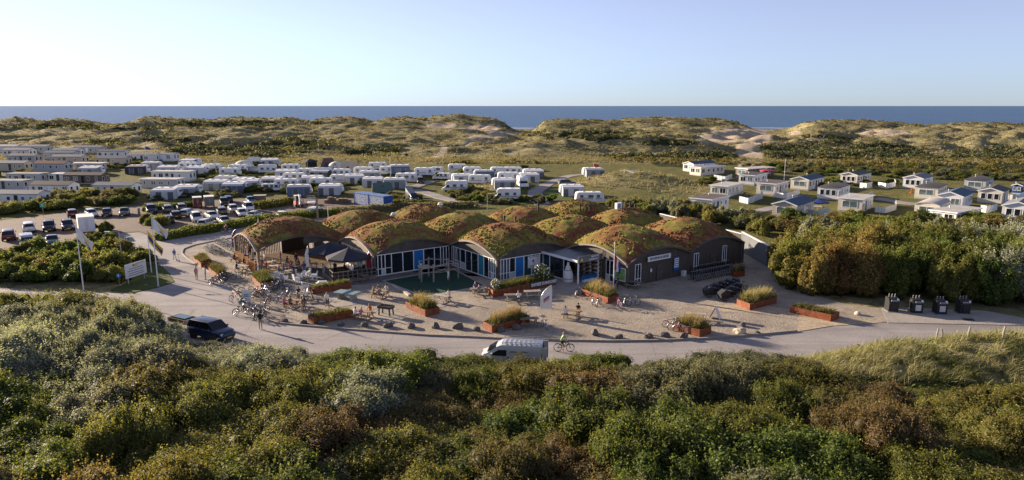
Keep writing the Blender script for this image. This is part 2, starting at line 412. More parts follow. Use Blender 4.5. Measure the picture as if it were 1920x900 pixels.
def hgt(x, y):
    x = np.asarray(x, float); y = np.asarray(y, float)
    d = np.where(inpoly(x, y, FLAT), 0.0, polydist(x, y, FLAT))
    m = sstep(0.3, 8, d)
    fg = 1 - sstep(60, 78, y); far = sstep(240, 320, y); mid = 1 - fg
    z = m * fg * (0.2 + 1.7 * fbm(x / 11, y / 11, 3) + 0.035 * np.clip(58 - y, 0, 40))
    z = z + m * mid * (0.9 * fbm(x / 15, y / 15, 3) - 0.25) * (1 - far)
    z = z + 1.8 * sstep(160, 300, y) + 1.0 * sstep(300, 480, y) + 1.2 * sstep(-60, -140, x) * sstep(180, 260, y)
    z = z + far * (5.0 * (fbm(x / 55 + 5, y / 38, 3) - 0.5) + 5.6 * np.abs(fbm(x / 26 + 2, y / 17, 3) - 0.5) * 2 + 2.2 * (fbm(x / 8, y / 6, 3) - 0.5) - 1.2)
    for bx, by, wx, wy, a in BUMPS:
        z = z + a * np.exp(-((x - bx) / wx) ** 2 - ((y - by) / wy) ** 2) * (0.75 + 0.5 * fbm(x / 8, y / 8, 2)) * sstep(0, 5, d)
    pa = 960 + F * x / np.maximum(y, 1.0)             # two dips through which the sea shows
    dip = (np.exp(-((pa - 982) / 30) ** 2) + np.exp(-((pa - 1448) / 46) ** 2)) * sstep(330, 400, y)
    z = z - dip * np.maximum(z - 0.8, 0) * 0.9
    zc = np.interp(x, _rx, _rz)
    yc = YR + 16 * (fbm(x / 45, 3.3 + 0 * x, 2) - 0.5)
    wr = np.where(y < yc, 30.0, 26.0)
    e = np.exp(-((y - yc) / wr) ** 2)
    z = z * (1 - e) + (zc + 1.5 * (fbm(x / 7, y / 7, 3) - 0.55)) * e
    z = z * (1 - sstep(595, 640, y)) + (-1.0 - 0.018 * (y - 640)) * sstep(595, 640, y)
    return z
def hit(px, py):
    """where the line of sight through a photo pixel meets the land"""
    d = ray(px, py); t = np.concatenate([np.linspace(28, 260, 1500), np.linspace(260.3, 720, 1200)])
    zz = H + d[2] * t; g = hgt(d[0] * t, d[1] * t)
    k = np.argmax(zz <= g)
    if zz[k] > g[k]: k = len(t) - 1
    return np.array([d[0] * t[k], d[1] * t[k], float(g[k])])
def on(x, y): return np.array([x, y, float(hgt(np.array([x]), np.array([y]))[0])])

# cover of the land, painted by place: sand, scrub, short grass
PATHS_W = [([tuple(hit(a, b)[:2]) for a, b in pl], w) for pl, w in PATHS]
SANDPX = [(825, 236, 36, 7), (905, 240, 48, 8), (940, 249, 40, 6), (1395, 250, 62, 13), (1350, 262, 70, 8), (1660, 249, 72, 8), (1530, 262, 26, 5), (1490, 250, 20, 5), (1340, 248, 26, 7), (910, 256, 40, 5)]
SCRUBPX = [(1110, 254, 130, 10), (1255, 268, 80, 8), (1310, 302, 112, 20), (1200, 297, 60, 8), (1620, 300, 200, 30), (1800, 312, 160, 26), (1500, 292, 70, 26), (1560, 262, 60, 10), (1880, 290, 80, 14), (560, 272, 90, 12), (380, 283, 60, 14), (470, 288, 110, 14), (200, 268, 40, 5), (700, 285, 60, 10), (330, 262, 60, 6), (250, 240, 120, 4), (450, 232, 160, 7), (80, 236, 120, 6), (860, 306, 60, 3), (1000, 305, 160, 3)]
def cover(x, y, z):
    px, py = proj(x, y, z)
    s = np.zeros_like(x); b = np.zeros_like(x); l = np.zeros_like(x)
    far = sstep(230, 270, y)
    wob = 1.7 * (fbm(x / 9, y / 14, 3) - 0.5)
    for cx, cy, rx, ry in SANDPX:
        s = np.maximum(s, far * (1.1 + wob - ((px - cx) / rx) ** 2 - ((py - cy) / ry) ** 2))
    for cx, cy, rx, ry in SCRUBPX:
        b = np.maximum(b, sstep(140, 160, y) * (1.2 + wob - ((px - cx) / rx) ** 2 - ((py - cy) / ry) ** 2))
    for pl, w in PATHS_W:
        s = np.maximum(s, 1.6 - polydist(x, y, pl, False) / w * 1.1)
    s = np.maximum(s, sstep(600, 625, y) * 1.2)
    b = np.maximum(b, (1 - sstep(58, 66, y)) * 1.0)
    hill = np.maximum(np.exp(-((x - 36) / 18) ** 2 - ((y - 52.5) / 6.5) ** 2), np.exp(-((x - 54) / 14) ** 2 - ((y - 50) / 9) ** 2))
    b = np.where((y < 66), b * (1 - sstep(0.3, 0.55, hill)), b)
    camp = sstep(78, 100, y) * (1 - sstep(232, 252, y))
    for hx, hy, wx, wy in ((33, 184, 20, 18), (48, 168, 10, 12), (-3, 178, 9, 15)):
        camp = camp * (1 - np.exp(-((x - hx) / wx) ** 2 - ((y - hy) / wy) ** 2))
    l = np.maximum(l, camp * 0.9)
    return np.clip(s, 0, 1), np.clip(b, 0, 1), np.clip(l, 0, 1)
def build_land():
    na, nr = 600, 440
    ang = np.linspace(R(-62), R(62), na); rad = np.concatenate([np.geomspace(9, 250, 240), np.geomspace(250.8, 705, 200)])
    A, Q = np.meshgrid(ang, rad)
    X = Q * np.sin(A); Y = Q * np.cos(A) * 1.0
    Z = hgt(X.ravel(), Y.ravel()).reshape(X.shape)
    v = np.stack([X, Y, Z], -1).reshape(-1, 3)
    i = np.arange(nr - 1)[:, None] * na + np.arange(na - 1)[None, :]
    f = np.stack([i, i + 1, i + na + 1, i + na], -1).reshape(-1, 4)[:, ::-1]
    me = bigmesh('dunes', v, f, 4, 'dune_ground', smooth=True)
    s, b, l = cover(v[:, 0], v[:, 1], v[:, 2])
    at = me.attributes.new('cover', 'FLOAT_COLOR', 'POINT')
    at.data.foreach_set('color', np.stack([s, b, l, np.ones_like(s)], -1).astype(np.float32).ravel())
    struct(link('dunes', me))
    return v, s, b, l
LAND = build_land()
# the ground goes on under and behind the camera as one plain sheet
mb = MB(); mb.slab([(-900, -400), (900, -400), (900, 30), (-900, 30)], -3.2, -3.0); struct(mb.build('ground', 'lawn'))
mb = MB(); mb.add([(-30000, 596, -2.0), (30000, 596, -2.0), (30000, 42000, -2.0), (-30000, 42000, -2.0)], [(0, 1, 2, 3)])
struct(mb.build('sea', 'sea_water'))
# lines of surf rolling onto the beach
for k in range(5):
    mb = MB(); y0 = 700 + k * 13
    xs = np.arange(-330, 460, 14.0)
    for i in range(len(xs) - 1):
        w = 1.6 * max(0, fbm(np.array([xs[i] / 40 + k * 9]), np.array([k * 3.1]), 3)[0] - 0.42) * 8
        if w < 0.15: continue
        ya = y0 + 7 * fbm(np.array([xs[i] / 60]), np.array([k * 7.0]))[0]; yb = y0 + 7 * fbm(np.array([xs[i + 1] / 60]), np.array([k * 7.0]))[0]
        mb.add([(xs[i], ya, -1.9), (xs[i + 1], yb, -1.9), (xs[i + 1], yb + w, -1.85), (xs[i], ya + w, -1.85)], [(0, 1, 2, 3)])
    if mb.f: stuff(mb.build('surf', 'surf_foam'))

# ================================================================== roads, paving, plaza
def sheet(name, px, z, mat, world_pts=None, thick=0.3):
    mb = MB(); mb.slab(world_pts if world_pts else G(px), z - thick, z); return struct(mb.build(name, mat))
ISLAND = [(-300, 512), (0, 540), (120, 548), (250, 551), (295, 541), (330, 529), (318, 512), (296, 492), (274, 474), (236, 462), (200, 462), (110, 470), (0, 482), (-300, 500)]
KERB = [(1494, 622), (1420, 629), (1330, 636), (1230, 640), (1140, 641), (1040, 639), (960, 637), (880, 633), (800, 630), (720, 624), (640, 618), (560, 611), (520, 607), (496, 599), (478, 588), (460, 572), (445, 555), (430, 540), (412, 524), (392, 511), (372, 499), (352, 486), (341, 476), (344, 468), (362, 461), (400, 453), (440, 446), (468, 443)]
road_px = ROAD_NEAR + [(2200, 600), (1920, 607), (1850, 606), (1660, 604), (1560, 604), (1494, 622), (1420, 625), (1330, 630), (960, 630), (800, 622), (640, 610), (520, 596), (470, 560), (430, 525), (400, 505), (360, 480), (375, 466), (470, 452), (520, 432), (640, 412), (640, 406), (450, 424), (400, 438), (300, 449), (262, 436), (225, 438), (215, 456), (236, 462), (274, 474), (296, 492), (318, 512), (330, 529), (295, 541), (250, 551), (120, 548), (0, 540), (-300, 512)]
sheet('road', road_px, 0.03, 'asphalt')
sheet('car_park', [(-300, 478), (0, 482), (110, 470), (215, 457), (226, 436), (262, 434), (300, 446), (400, 430), (470, 421), (640, 404), (672, 398), (700, 392), (660, 372), (470, 372), (270, 384), (130, 398), (0, 414), (-300, 445)], 0.024, 'brick_paving')
sheet('plaza', KERB + [(520, 428), (700, 440), (900, 450), (1300, 470), (1420, 470), (1460, 500), (1500, 545), (1580, 570), (1655, 580), (1664, 604), (1560, 604)], 0.06, 'gravel')
sheet('brick_verge', [(440, 650), (560, 661), (700, 668), (830, 673), (960, 680), (1060, 682), (1180, 680), (1180, 700), (900, 700), (560, 680), (440, 668)], 0.045, 'brick_verge')
sheet('bin_apron', [(1652, 581), (1700, 578), (1850, 584), (1960, 606), (1960, 612), (1665, 606)], 0.075, 'concrete')
sheet('sandy_track', [(1494, 623), (1500, 590), (1350, 585), (1300, 575), (1420, 570), (1560, 597), (1662, 605), (1560, 612)], 0.068, 'sand_path')
# kerb stones along the plaza, one by one where they can be told apart
kp = [Vector((*P(a, b)[:2], 0)) for a, b in KERB]
kerb = struct(link('kerb', None))
def resample(pts, step):
    out = [pts[0].copy()]; acc = 0.0
    for a, b in zip(pts[:-1], pts[1:]):
        L = (b - a).length; t = step - acc
        while t <= L:
            out.append(a.lerp(b, t / L)); t += step
        acc = (acc + L) % step
    return out
mk('kerb_stone', (0.34, 0.30, 0.255), 0.85, var=0.2, scale=1.5, bump=0.3)
rs = resample(kp, 1.0)
kbm = MB(); kbm.box((0, 0, 0.03), (0.975, 0.16, 0.32)); kme = kbm.mesh('kerb_stone', 'kerb_stone')
for a, b in zip(rs[:-1], rs[1:]):
    link('kerb_stone', kme, kerb, (a + b) / 2, math.atan2(b.y - a.y, b.x - a.x))
# ================================================================== the pavilion with the twelve sedum-covered shells
mk('white_frame', (0.78, 0.79, 0.80), 0.45, var=0.06, scale=3)
mk('timber_dark', (0.068, 0.054, 0.045), 0.75, var=0.45, scale=1.2, bump=0.5, stretch=(9, 9, 0.35))
mk('timber_grey', (0.20, 0.165, 0.13), 0.8, var=0.3, scale=1.5, bump=0.4, stretch=(6, 6, 0.6))
mk('timber_warm', (0.30, 0.20, 0.115), 0.75, var=0.25, scale=1.5, bump=0.3)
mk('timber_pale', (0.42, 0.355, 0.28), 0.8, var=0.2, scale=2.0, bump=0.3)
mk('fascia', (0.30, 0.255, 0.205), 0.75, var=0.25, scale=1.0, bump=0.2)  # eaves facing the sun; those turned away take the darker copy
mk('fascia_dark', (0.078, 0.067, 0.058), 0.7, var=0.35, scale=1.0, bump=0.2)  # also the eaves turned from the sun, their shade put into the colour
mk('zinc', (0.16, 0.175, 0.19), 0.5, metal=0.3, var=0.3, scale=0.7)
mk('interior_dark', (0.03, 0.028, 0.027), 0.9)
mk('plaster', (0.12, 0.13, 0.14), 0.85, var=0.15, scale=0.6, bump=0.1)  # darkened so the wall colour carries the shade of the domes
mk('white_paint', (0.72, 0.72, 0.71), 0.55, var=0.08, scale=2)
mk('black_plastic', (0.018, 0.019, 0.021), 0.5, var=0.3)
mk('steel', (0.42, 0.43, 0.44), 0.4, metal=0.7, var=0.1)
mk('poster_blue', (0.01, 0.15, 0.42), 0.35, var=0.15, scale=0.5)
mk('poster_teal', (0.02, 0.20, 0.27), 0.3, var=0.3, scale=0.5)
mk('poster_white', (0.66, 0.67, 0.68), 0.4, var=0.08, scale=2)
mk('poster_green', (0.16, 0.30, 0.07), 0.45, var=0.5, scale=3)
mk('sun_yellow', (0.75, 0.48, 0.03), 0.5, var=0.1)
mk('print_blue', (0.02, 0.06, 0.28), 0.5, var=0.1)
mk('print_grey', (0.22, 0.23, 0.25), 0.5, var=0.1)
mk('letter_white', (0.80, 0.80, 0.80), 0.5, var=0.04)
mk('letter_navy', (0.012, 0.016, 0.04), 0.5, var=0.04)
mk('curtain', (0.42, 0.50, 0.50), 0.8, var=0.2, scale=3, stretch=(8, 8, 0.3))
def glass_mat(name, col, rough=0.06):
    m, nt, o = _new(name)
    b = N(nt, 'BsdfPrincipled'); nt.links.new(b.outputs[0], o.inputs[0])
    n = noise(nt, 0.6, 2); r = ramp(nt, n.outputs[0], [(0.35, tuple(c * 0.45 for c in col)), (0.65, col)])
    nt.links.new(r.outputs[0], b.inputs['Base Color']); b.inputs['Roughness'].default_value = rough; b.inputs['IOR'].default_value = 1.5
    bp = N(nt, 'Bump'); bp.inputs['Strength'].default_value = 0.05; nt.links.new(n.outputs[0], bp.inputs['Height']); nt.links.new(bp.outputs[0], b.inputs['Normal'])
mk('screen_orange', (0.50, 0.23, 0.07), 0.7, var=0.2, scale=1.0)
glass_mat('glass_dark', (0.018, 0.028, 0.036)); glass_mat('glass_teal', (0.03, 0.10, 0.115)); glass_mat('glass_pale', (0.16, 0.22, 0.23)); glass_mat('car_glass', (0.02, 0.024, 0.03), 0.05)
def sedum_mat():
    m, nt, o = _new('sedum')
    b = N(nt, 'BsdfPrincipled'); nt.links.new(b.outputs[0], o.inputs[0])
    b.inputs['Roughness'].default_value = 0.95; b.inputs['Specular IOR Level'].default_value = 0.1
    pos = N(nt, 'NewGeometry').outputs['Position']
    n1 = noise(nt, 0.28, 5, 0.6, vec=pos, dist=0.8); n2 = noise(nt, 1.1, 5, 0.65, vec=pos, dist=0.4); n3 = noise(nt, 6.0, 3, 0.7, vec=pos)
    a = ramp(nt, n1.outputs[0], [(0.38, (0.15, 0.040, 0.034)), (0.47, (0.23, 0.075, 0.05)), (0.50, (0.24, 0.145, 0.05)), (0.54, (0.25, 0.215, 0.05)), (0.63, (0.12, 0.16, 0.035))]).outputs[0]
    c2 = ramp(nt, n2.outputs[0], [(0.33, (0.08, 0.032, 0.026)), (0.43, (0.17, 0.075, 0.045)), (0.50, (0.21, 0.155, 0.042)), (0.6, (0.31, 0.26, 0.05)), (0.72, (0.12, 0.155, 0.03))]).outputs[0]
    c = mixc(nt, 0.38, a, c2)
    c = mixc(nt, 1.0, c, ramp(nt, n3.outputs[0], [(0.3, 0.55), (0.55, 1.0), (0.75, 1.4)]).outputs[0], 'MULTIPLY')
    nt.links.new(c, b.inputs['Base Color'])
    bp = N(nt, 'Bump'); bp.inputs['Strength'].default_value = 1.0; bp.inputs['Distance'].default_value = 0.12
    nt.links.new(n3.outputs[0], bp.inputs['Height']); nt.links.new(bp.outputs[0], b.inputs['Normal'])
sedum_mat()
leafmat('sedum_leaf', [(0.13, 0.05, 0.03), (0.17, 0.085, 0.04), (0.20, 0.15, 0.04), (0.24, 0.20, 0.045), (0.12, 0.13, 0.03)], 0.9, 0.1, 0.1)

SS = 11.2; TH0, HA = 2.85, 1.38                    # side of a shell, height at its corners, rise of each edge arch
UU = np.array([math.sin(R(54)), math.cos(R(54))]); VV = np.array([-UU[1], UU[0]]); T3 = np.array([-1.8, 81.9])
def gp(i, j): return T3 + SS * (i * UU + j * VV)
pav = thing('beach_pavilion', 'low glazed pavilion under twelve domed roofs grown with red and yellow sedum', 'building', (0, 0, 0))
DOMES = [(-2, 2), (-1, 1), (0, 0), (1, -1), (-1, 2), (0, 1), (1, 0), (2, -1), (0, 2), (1, 1), (2, 0), (2, 1)]
def arch(t): return 1 - (2 * t - 1) ** 2
def roof_z(a, b): return TH0 + HA * (arch(a) + arch(b)) * 0.985 + 0.42 * arch(a) * arch(b)
def shell(i, j, n=52):
    t = np.linspace(-0.028, 1.028, n + 1); a, b = np.meshgrid(t, t)
    ac, bc = np.clip(a, 0, 1), np.clip(b, 0, 1)
    z = roof_z(ac, bc)
    o = gp(i, j); x = o[0] + SS * (a * UU[0] + b * VV[0]); y = o[1] + SS * (a * UU[1] + b * VV[1])
    edge = sstep(0.0, 0.09, np.minimum(np.minimum(ac, 1 - ac), np.minimum(bc, 1 - bc)))
    z = z + edge * (0.20 * (fbm(x / 0.9, y / 0.9, 3) - 0.45) + 0.30 * (fbm(x / 2.6 + 9, y / 2.6, 2) - 0.45)) + 0.14
    v = np.stack([x, y, z], -1).reshape(-1, 3); k = n + 1
    q = (np.arange(n)[:, None] * k + np.arange(n)[None, :])
    f = np.stack([q, q + 1, q + k + 1, q + k], -1).reshape(-1, 4)
    sh = link('roof_shell', bigmesh('roof_shell', v, f, 4, 'sedum', smooth=True), pav)
    # cushions of moss and stonecrop standing proud of the mat
    m = 900; aa = RNG.random(m) * 0.96 + 0.02; bb = RNG.random(m) * 0.96 + 0.02
    cx = o[0] + SS * (aa * UU[0] + bb * VV[0]); cy = o[1] + SS * (aa * UU[1] + bb * VV[1]); cz = roof_z(aa, bb) + 0.16
    keep = fbm(cx / 1.7, cy / 1.7, 3) > 0.5
    cx, cy, cz = cx[keep], cy[keep], cz[keep]; m = len(cx)
    e = sstep(0.0, 0.09, np.minimum(np.minimum(aa[keep], 1 - aa[keep]), np.minimum(bb[keep], 1 - bb[keep])))
    cz = cz + e * (0.20 * (fbm(cx / 0.9, cy / 0.9, 3) - 0.45) + 0.30 * (fbm(cx / 2.6 + 9, cy / 2.6, 2) - 0.45))
    rr = RNG.uniform(0.08, 0.2, m); hh = rr * RNG.uniform(0.35, 0.7, m)
    vs = []; n6 = 6
    for s in range(n6):
        th = 2 * math.pi * s / n6
        vs.append(np.stack([cx + rr * math.cos(th), cy + rr * math.sin(th), cz - 0.08], -1))
    for s in range(n6):
        th = 2 * math.pi * (s + 0.5) / n6
        vs.append(np.stack([cx + 0.7 * rr * math.cos(th), cy + 0.7 * rr * math.sin(th), cz + hh * 0.75], -1))
    vs.append(np.stack([cx, cy, cz + hh], -1))
    V = np.stack(vs, 1); nv = V.shape[1]
    fl = []
    for s in range(n6):
        fl += [(s, (s + 1) % n6, n6 + s), ((s + 1) % n6, n6 + (s + 1) % n6, n6 + s), (n6 + s, n6 + (s + 1) % n6, 2 * n6)]
    Fc = (np.array(fl)[None] + (np.arange(m) * nv)[:, None, None]).reshape(-1, 3)
    tint = np.repeat(np.clip(fbm(cx / 2.5 + 3, cy / 2.5, 3) * 1.8 - 0.4 + RNG.normal(0, 0.1, m), 0, 1), len(fl))
    stuff(link('sedum_cushion', bigmesh('sedum_cushion', V.reshape(-1, 3), Fc, 3, 'sedum_leaf', tint, True), sh))
    return sh
SHELLS = {ij: shell(*ij) for ij in DOMES}
def edge_curve(p, q, n=20, off=0.0):
    """the arched eave between two corners, pushed outwards by off"""
    p = np.array(p); q = np.array(q); d = (q - p) / np.linalg.norm(q - p); nrm = np.array([d[1], -d[0]])
    return [(*(p + (q - p) * t + nrm * off), TH0 + HA * arch(t) * 0.985) for t in np.linspace(0, 1, n + 1)], d, nrm
def eave(p, q, sh, mat='fascia'):
    cur, d, nrm = edge_curve(p, q, 24, 0.30)
    mb = MB(); rings = []
    for x, y, z in cur:
        rings.append([(x, y, z - 0.02), (x, y, z + 0.15), (x - nrm[0] * 0.42, y - nrm[1] * 0.42, z + 0.17), (x - nrm[0] * 0.42, y - nrm[1] * 0.42, z - 0.02)])
    mb.loft(rings); return mb.build('fascia', mat, sh, 40)
def infill(p, q, sh, zlow, t0=0.0, t1=1.0, mat='fascia_dark', inset=0.12):
    """the arched panel between the window heads and the roof"""
    p = np.array(p); q = np.array(q); d = (q - p) / np.linalg.norm(q - p); nrm = np.array([d[1], -d[0]])
    mb = MB(); ts = np.linspace(t0, t1, 22); rings = []
    for t in ts:
        c = p + (q - p) * t - nrm * inset; zt = max(TH0 + HA * arch(t) * 0.985 + 0.05, zlow + 0.02)
        a = c + nrm * 0.06; b = c - nrm * 0.06
        rings.append([(a[0], a[1], zlow), (a[0], a[1], zt), (b[0], b[1], zt), (b[0], b[1], zlow)])
    mb.loft(rings); return mb.build('gable_panel', mat, sh)
def glazing(p, q, fr, head, rails, panes, t0=0.0, t1=1.0):
    """a row of window lights: fr are the mullions as fractions, rails the low cross bars, panes a material for each light"""
    p = np.array(p); q = np.array(q); L = np.linalg.norm(q - p); d = (q - p) / L; nrm = np.array([d[1], -d[0]])
    rz = math.atan2(d[1], d[0])
    for k in range(len(fr) - 1):
        a, b = fr[k], fr[k + 1]; w = (b - a) * L; c = p + d * (a + b) / 2 * L - nrm * 0.12
        mb = MB(); tw = 0.055
        mb.box((-w / 2 + tw / 2, 0, head / 2), (tw, 0.12, head)); mb.box((w / 2 - tw / 2, 0, head / 2), (tw, 0.12, head))
        mb.box((0, 0, head - 0.045), (w - 2 * tw, 0.12, 0.09)); mb.box((0, 0, 0.11), (w - 2 * tw, 0.12, 0.10))
        if rails[k]: mb.box((0, 0, 0.95), (w - 2 * tw, 0.11, 0.07))
        win = link('window', None, pav, (c[0], c[1], 0.06), rz)
        fo = mb.build('frame', 'white_frame', win)
        g = MB(); g.box((0, 0, head / 2), (w - 0.04, 0.02, head - 0.1)); g.build('pane', panes[k], win)
        if rails[k] and w > 0.5 and k % 2 == 0:
            g = MB(); g.box((0, -0.016, 0.55), (w - 0.12, 0.01, 0.72)); g.build('blind', 'curtain', win)
    mb = MB(); c = p + (q - p) * (fr[0] + fr[-1]) / 2
    mb.box((c[0] - nrm[0] * 0.12, c[1] - nrm[1] * 0.12, 0.03), ((fr[-1] - fr[0]) * L, 0.22, 0.22), rz); mb.build('plinth', 'concrete', pav)
D_, T_, Pl, Bl, Te = 'glass_dark', 'glass_teal', 'glass_pale', 'poster_blue', 'poster_teal'
fr1 = [0.01, 0.045, 0.09, 0.135, 0.215, 0.36, 0.50, 0.635, 0.78, 0.865, 0.905, 0.945, 0.985]
rl1 = [1, 1, 1, 1, 0, 0, 0, 0, 0, 1, 1, 1]
HEAD = 2.80
A1, B1, A2 = gp(-1, 1), gp(0, 1), gp(0, 0)
glazing(A1, B1, fr1, HEAD, rl1, [D_, D_, D_, D_, D_, D_, Bl, D_, D_, D_, D_, D_]); infill(A1, B1, SHELLS[(-1, 1)], HEAD + 0.06); eave(A1, B1, SHELLS[(-1, 1)], 'fascia_dark')
fr2 = [0.015, 0.055, 0.095, 0.135, 0.21, 0.33, 0.46, 0.60, 0.72, 0.82, 0.865, 0.91, 0.95, 0.99]
glazing(B1, A2, fr2, HEAD, [1, 1, 1, 1, 1, 0, 0, 0, 0, 1, 1, 1, 1], [D_, D_, D_, D_, D_, D_, D_, Te, D_, T_, Pl, Pl, Pl]); infill(B1, A2, SHELLS[(0, 0)], HEAD + 0.06); eave(B1, A2, SHELLS[(0, 0)])
I34, T4 = gp(1, 0), gp(1, -1)
fr3 = [0.012, 0.05, 0.09, 0.13, 0.17, 0.25, 0.37, 0.48, 0.60, 0.64]
glazing(A2, I34, fr3, HEAD, [1, 1, 1, 1, 1, 0, 0, 1, 0], [Pl, Pl, T_, Pl, D_, Bl, T_, D_, D_]); infill(A2, I34, SHELLS[(0, 0)], HEAD + 0.06); eave(A2, I34, SHELLS[(0, 0)], 'fascia_dark')
infill(I34, T4, SHELLS[(1, -1)], HEAD + 0.06); eave(I34, T4, SHELLS[(1, -1)])
# left flank of the second shell, the open first shell
I12 = gp(-1, 2); T1 = gp(-2, 2)
glazing(I12, A1, [0.02, 0.08, 0.15, 0.25, 0.38, 0.50, 0.62, 0.74, 0.84, 0.91, 0.95, 0.985], HEAD, [1, 1, 1, 0, 0, 0, 0, 0, 1, 1, 1], [D_, T_, D_, D_, D_, Bl, D_, D_, D_, Pl, Pl]); infill(I12, A1, SHELLS[(-1, 1)], HEAD + 0.06, mat='timber_grey'); eave(I12, A1, SHELLS[(-1, 1)])
eave(T1, I12, SHELLS[(-2, 2)], 'fascia_dark'); eave(gp(-2, 3), T1, SHELLS[(-2, 2)])
infill(T1, I12, SHELLS[(-2, 2)], HEAD + 0.35, 0.55, 1.0)
# right flank: dark boarding
T5, T6 = gp(2, -1), gp(3, -1)
def boarding(p, q, sh, t0=0.0, t1=1.0, mat='timber_dark'):
    return infill(p, q, sh, 0.0, t0, t1, mat, 0.12)
for p, q, s in ((T4, T5, (1, -1)), (T5, T6, (2, -1))):
    w = boarding(p, q, SHELLS[s]); w.name = 'timber_wall'; w.parent = pav; eave(p, q, SHELLS[s], 'fascia_dark')
# hidden back and side walls keep the house closed
for p, q, s in ((T6, gp(3, 0), (2, -1)), (gp(3, 0), gp(3, 1), (2, 0)), (gp(3, 1), gp(3, 2), (2, 1)), (gp(3, 2), gp(2, 2), (2, 1)), (gp(2, 2), gp(2, 1), (1, 1)), (gp(1, 2), gp(1, 3), (0, 2)), (gp(2, 2), gp(1, 2), (1, 1)), (gp(1, 3), gp(0, 3), (0, 2)), (gp(0, 3), gp(-1, 3), (-1, 2)), (gp(-1, 3), gp(-1, 2), (-1, 2))):
    w = boarding(p, q, SHELLS[s], mat='timber_grey'); w.name = 'rear_wall'; w.parent = pav; eave(p, q, SHELLS[s])
# a few inner walls so that the glass has something behind it
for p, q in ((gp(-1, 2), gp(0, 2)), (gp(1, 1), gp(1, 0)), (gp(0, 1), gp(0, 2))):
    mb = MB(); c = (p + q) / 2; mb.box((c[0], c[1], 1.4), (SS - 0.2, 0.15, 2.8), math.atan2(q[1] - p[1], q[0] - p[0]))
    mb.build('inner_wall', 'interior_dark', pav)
# corner posts under the roof tips
for pt in (A1, A2, T4, T1, gp(-2, 3), T6, I12):
    mb = MB(); mb.box((pt[0], pt[1], TH0 / 2 + 0.02), (0.30, 0.30, TH0 + 0.1), R(36)); mb.build('corner_post', 'timber_grey' if pt is T1 else 'fascia_dark', pav)
# narrow white windows, door, signs on the boarded flank
du = UU; nu = np.array([UU[1], -UU[0]]); rzu = math.atan2(UU[1], UU[0])
def on_flank(t, off=0.03): return T4 + UU * SS * t + nu * off
def small_window(t, w, h, z0, n=2):
    c = on_flank(t, 0.02); win = link('window', None, pav, (c[0], c[1], z0), rzu)
    mb = MB(); g = MB()
    for k in range(n + 1): mb.box((-w / 2 + k * w / n, 0, h / 2), (0.07, 0.10, h))
    for z in (0.04, h * 0.3, h - 0.04): mb.box((0, 0.004, z), (w, 0.09, 0.07))
    mb.build('frame', 'white_frame', win); g.box((0, 0.01, h / 2), (w - 0.04, 0.03, h - 0.04)); g.build('pane', 'glass_dark', win)
small_window(0.155, 0.95, 2.6, 0.1); small_window(1.12, 0.85, 2.5, 0.2); small_window(1.64, 0.8, 2.9, 0.1)
def flank_door(t, w=1.0, h=2.1):
    c = on_flank(t, 0.0); d = link('door', None, pav, (c[0], c[1], 0.06), rzu)
    mb = MB(); mb.box((0, 0, h / 2), (w, 0.08, h)); mb.build('leaf', 'fascia_dark', d)
    mb = MB(); mb.box((w * 0.38, -0.08, 1.05), (0.14, 0.05, 0.04)); mb.build('handle', 'steel', d)
flank_door(0.50); flank_door(1.42)
rot_u = (math.pi / 2, 0, rzu)
sg = link('rental_sign', None, pav, (*on_flank(0.46, 0.30), 3.12), rzu); sg['label'] = 'long white sign with dark capitals above the bicycle rental door'
mb = MB(); mb.box((0, 0, 0), (4.1, 0.06, 0.62)); mb.build('board', 'poster_white', sg)
text('FIETSVERHUUR KIEWIET', 0.40, 'letter_navy', sg, (0, -0.034, 0), (math.pi / 2, 0, 0), 0.006, bold=0.012, sx=0.80)
pb = link('price_board', None, pav, (*on_flank(0.77, 0.08), 1.75), rzu)
for k in range(6):
    mb = MB(); mb.box((0, 0, 0.72 - k * 0.26), (0.85, 0.04, 0.17)); mb.build('price_strip', 'poster_white' if k < 5 else 'poster_blue', pb)
mb = MB(); mb.box((0, 0.02, 0.05), (0.95, 0.03, 1.75)); mb.build('board', 'print_blue', pb)
mb = MB(); c = on_flank(0.36, 0.05); mb.box((c[0], c[1], 1.6), (0.3, 0.03, 0.42), rzu); mb.build('notice', 'poster_white', pav)
mb = MB(); c = on_flank(0.88, 0.30); mb.box((c[0], c[1], 0.42), (0.6, 0.4, 0.7), rzu); tag(mb.build('storage_box', 'white_paint'), 'small white box against the dark boards beside the price board', 'box')
c = on_flank(0.42, 1.1); mb = MB(); mb.box((c[0], c[1], 0.075), (2.1, 1.5, 0.04), rzu); tag(mb.build('door_mat', 'concrete'), 'pale grey slab lying in front of the bicycle rental door', 'slab')
# entrance: flat canopy filling the corner between third and fourth shell
kA, mB_ = 0.36, 0.60
cA = I34 - UU * SS * kA; cB = I34 - VV * SS * mB_; cT = I34 - UU * SS * kA - VV * SS * mB_
mb = MB(); e = 0.25
tip = cT - (UU + VV) * e
mb.slab([tuple(I34), tuple(cA - UU * e), tuple(tip), tuple(cB - VV * e)], HEAD + 0.10, HEAD + 0.30); mb.build('canopy', 'zinc', pav)
mb = MB()
for a, b in ((cA - UU * e, tip), (tip, cB - VV * e)):
    mb.bar((a[0], a[1], HEAD + 0.2), (b[0], b[1], HEAD + 0.2), 0.05, 0.30)
mb.build('canopy_edge', 'white_frame', pav)
glazing(cA, cA - VV * SS * 0.36, [0.0, 0.32, 1.0], HEAD, [0, 0], [T_, D_])
for pt in (cT + UU * 0.3 + VV * 0.2, cT + UU * 3.6 + VV * 0.15):
    mb = MB(); mb.box((pt[0], pt[1], HEAD / 2 + 0.05), (0.16, 0.16, HEAD + 0.1), rzu); mb.build('canopy_post', 'white_frame', pav)
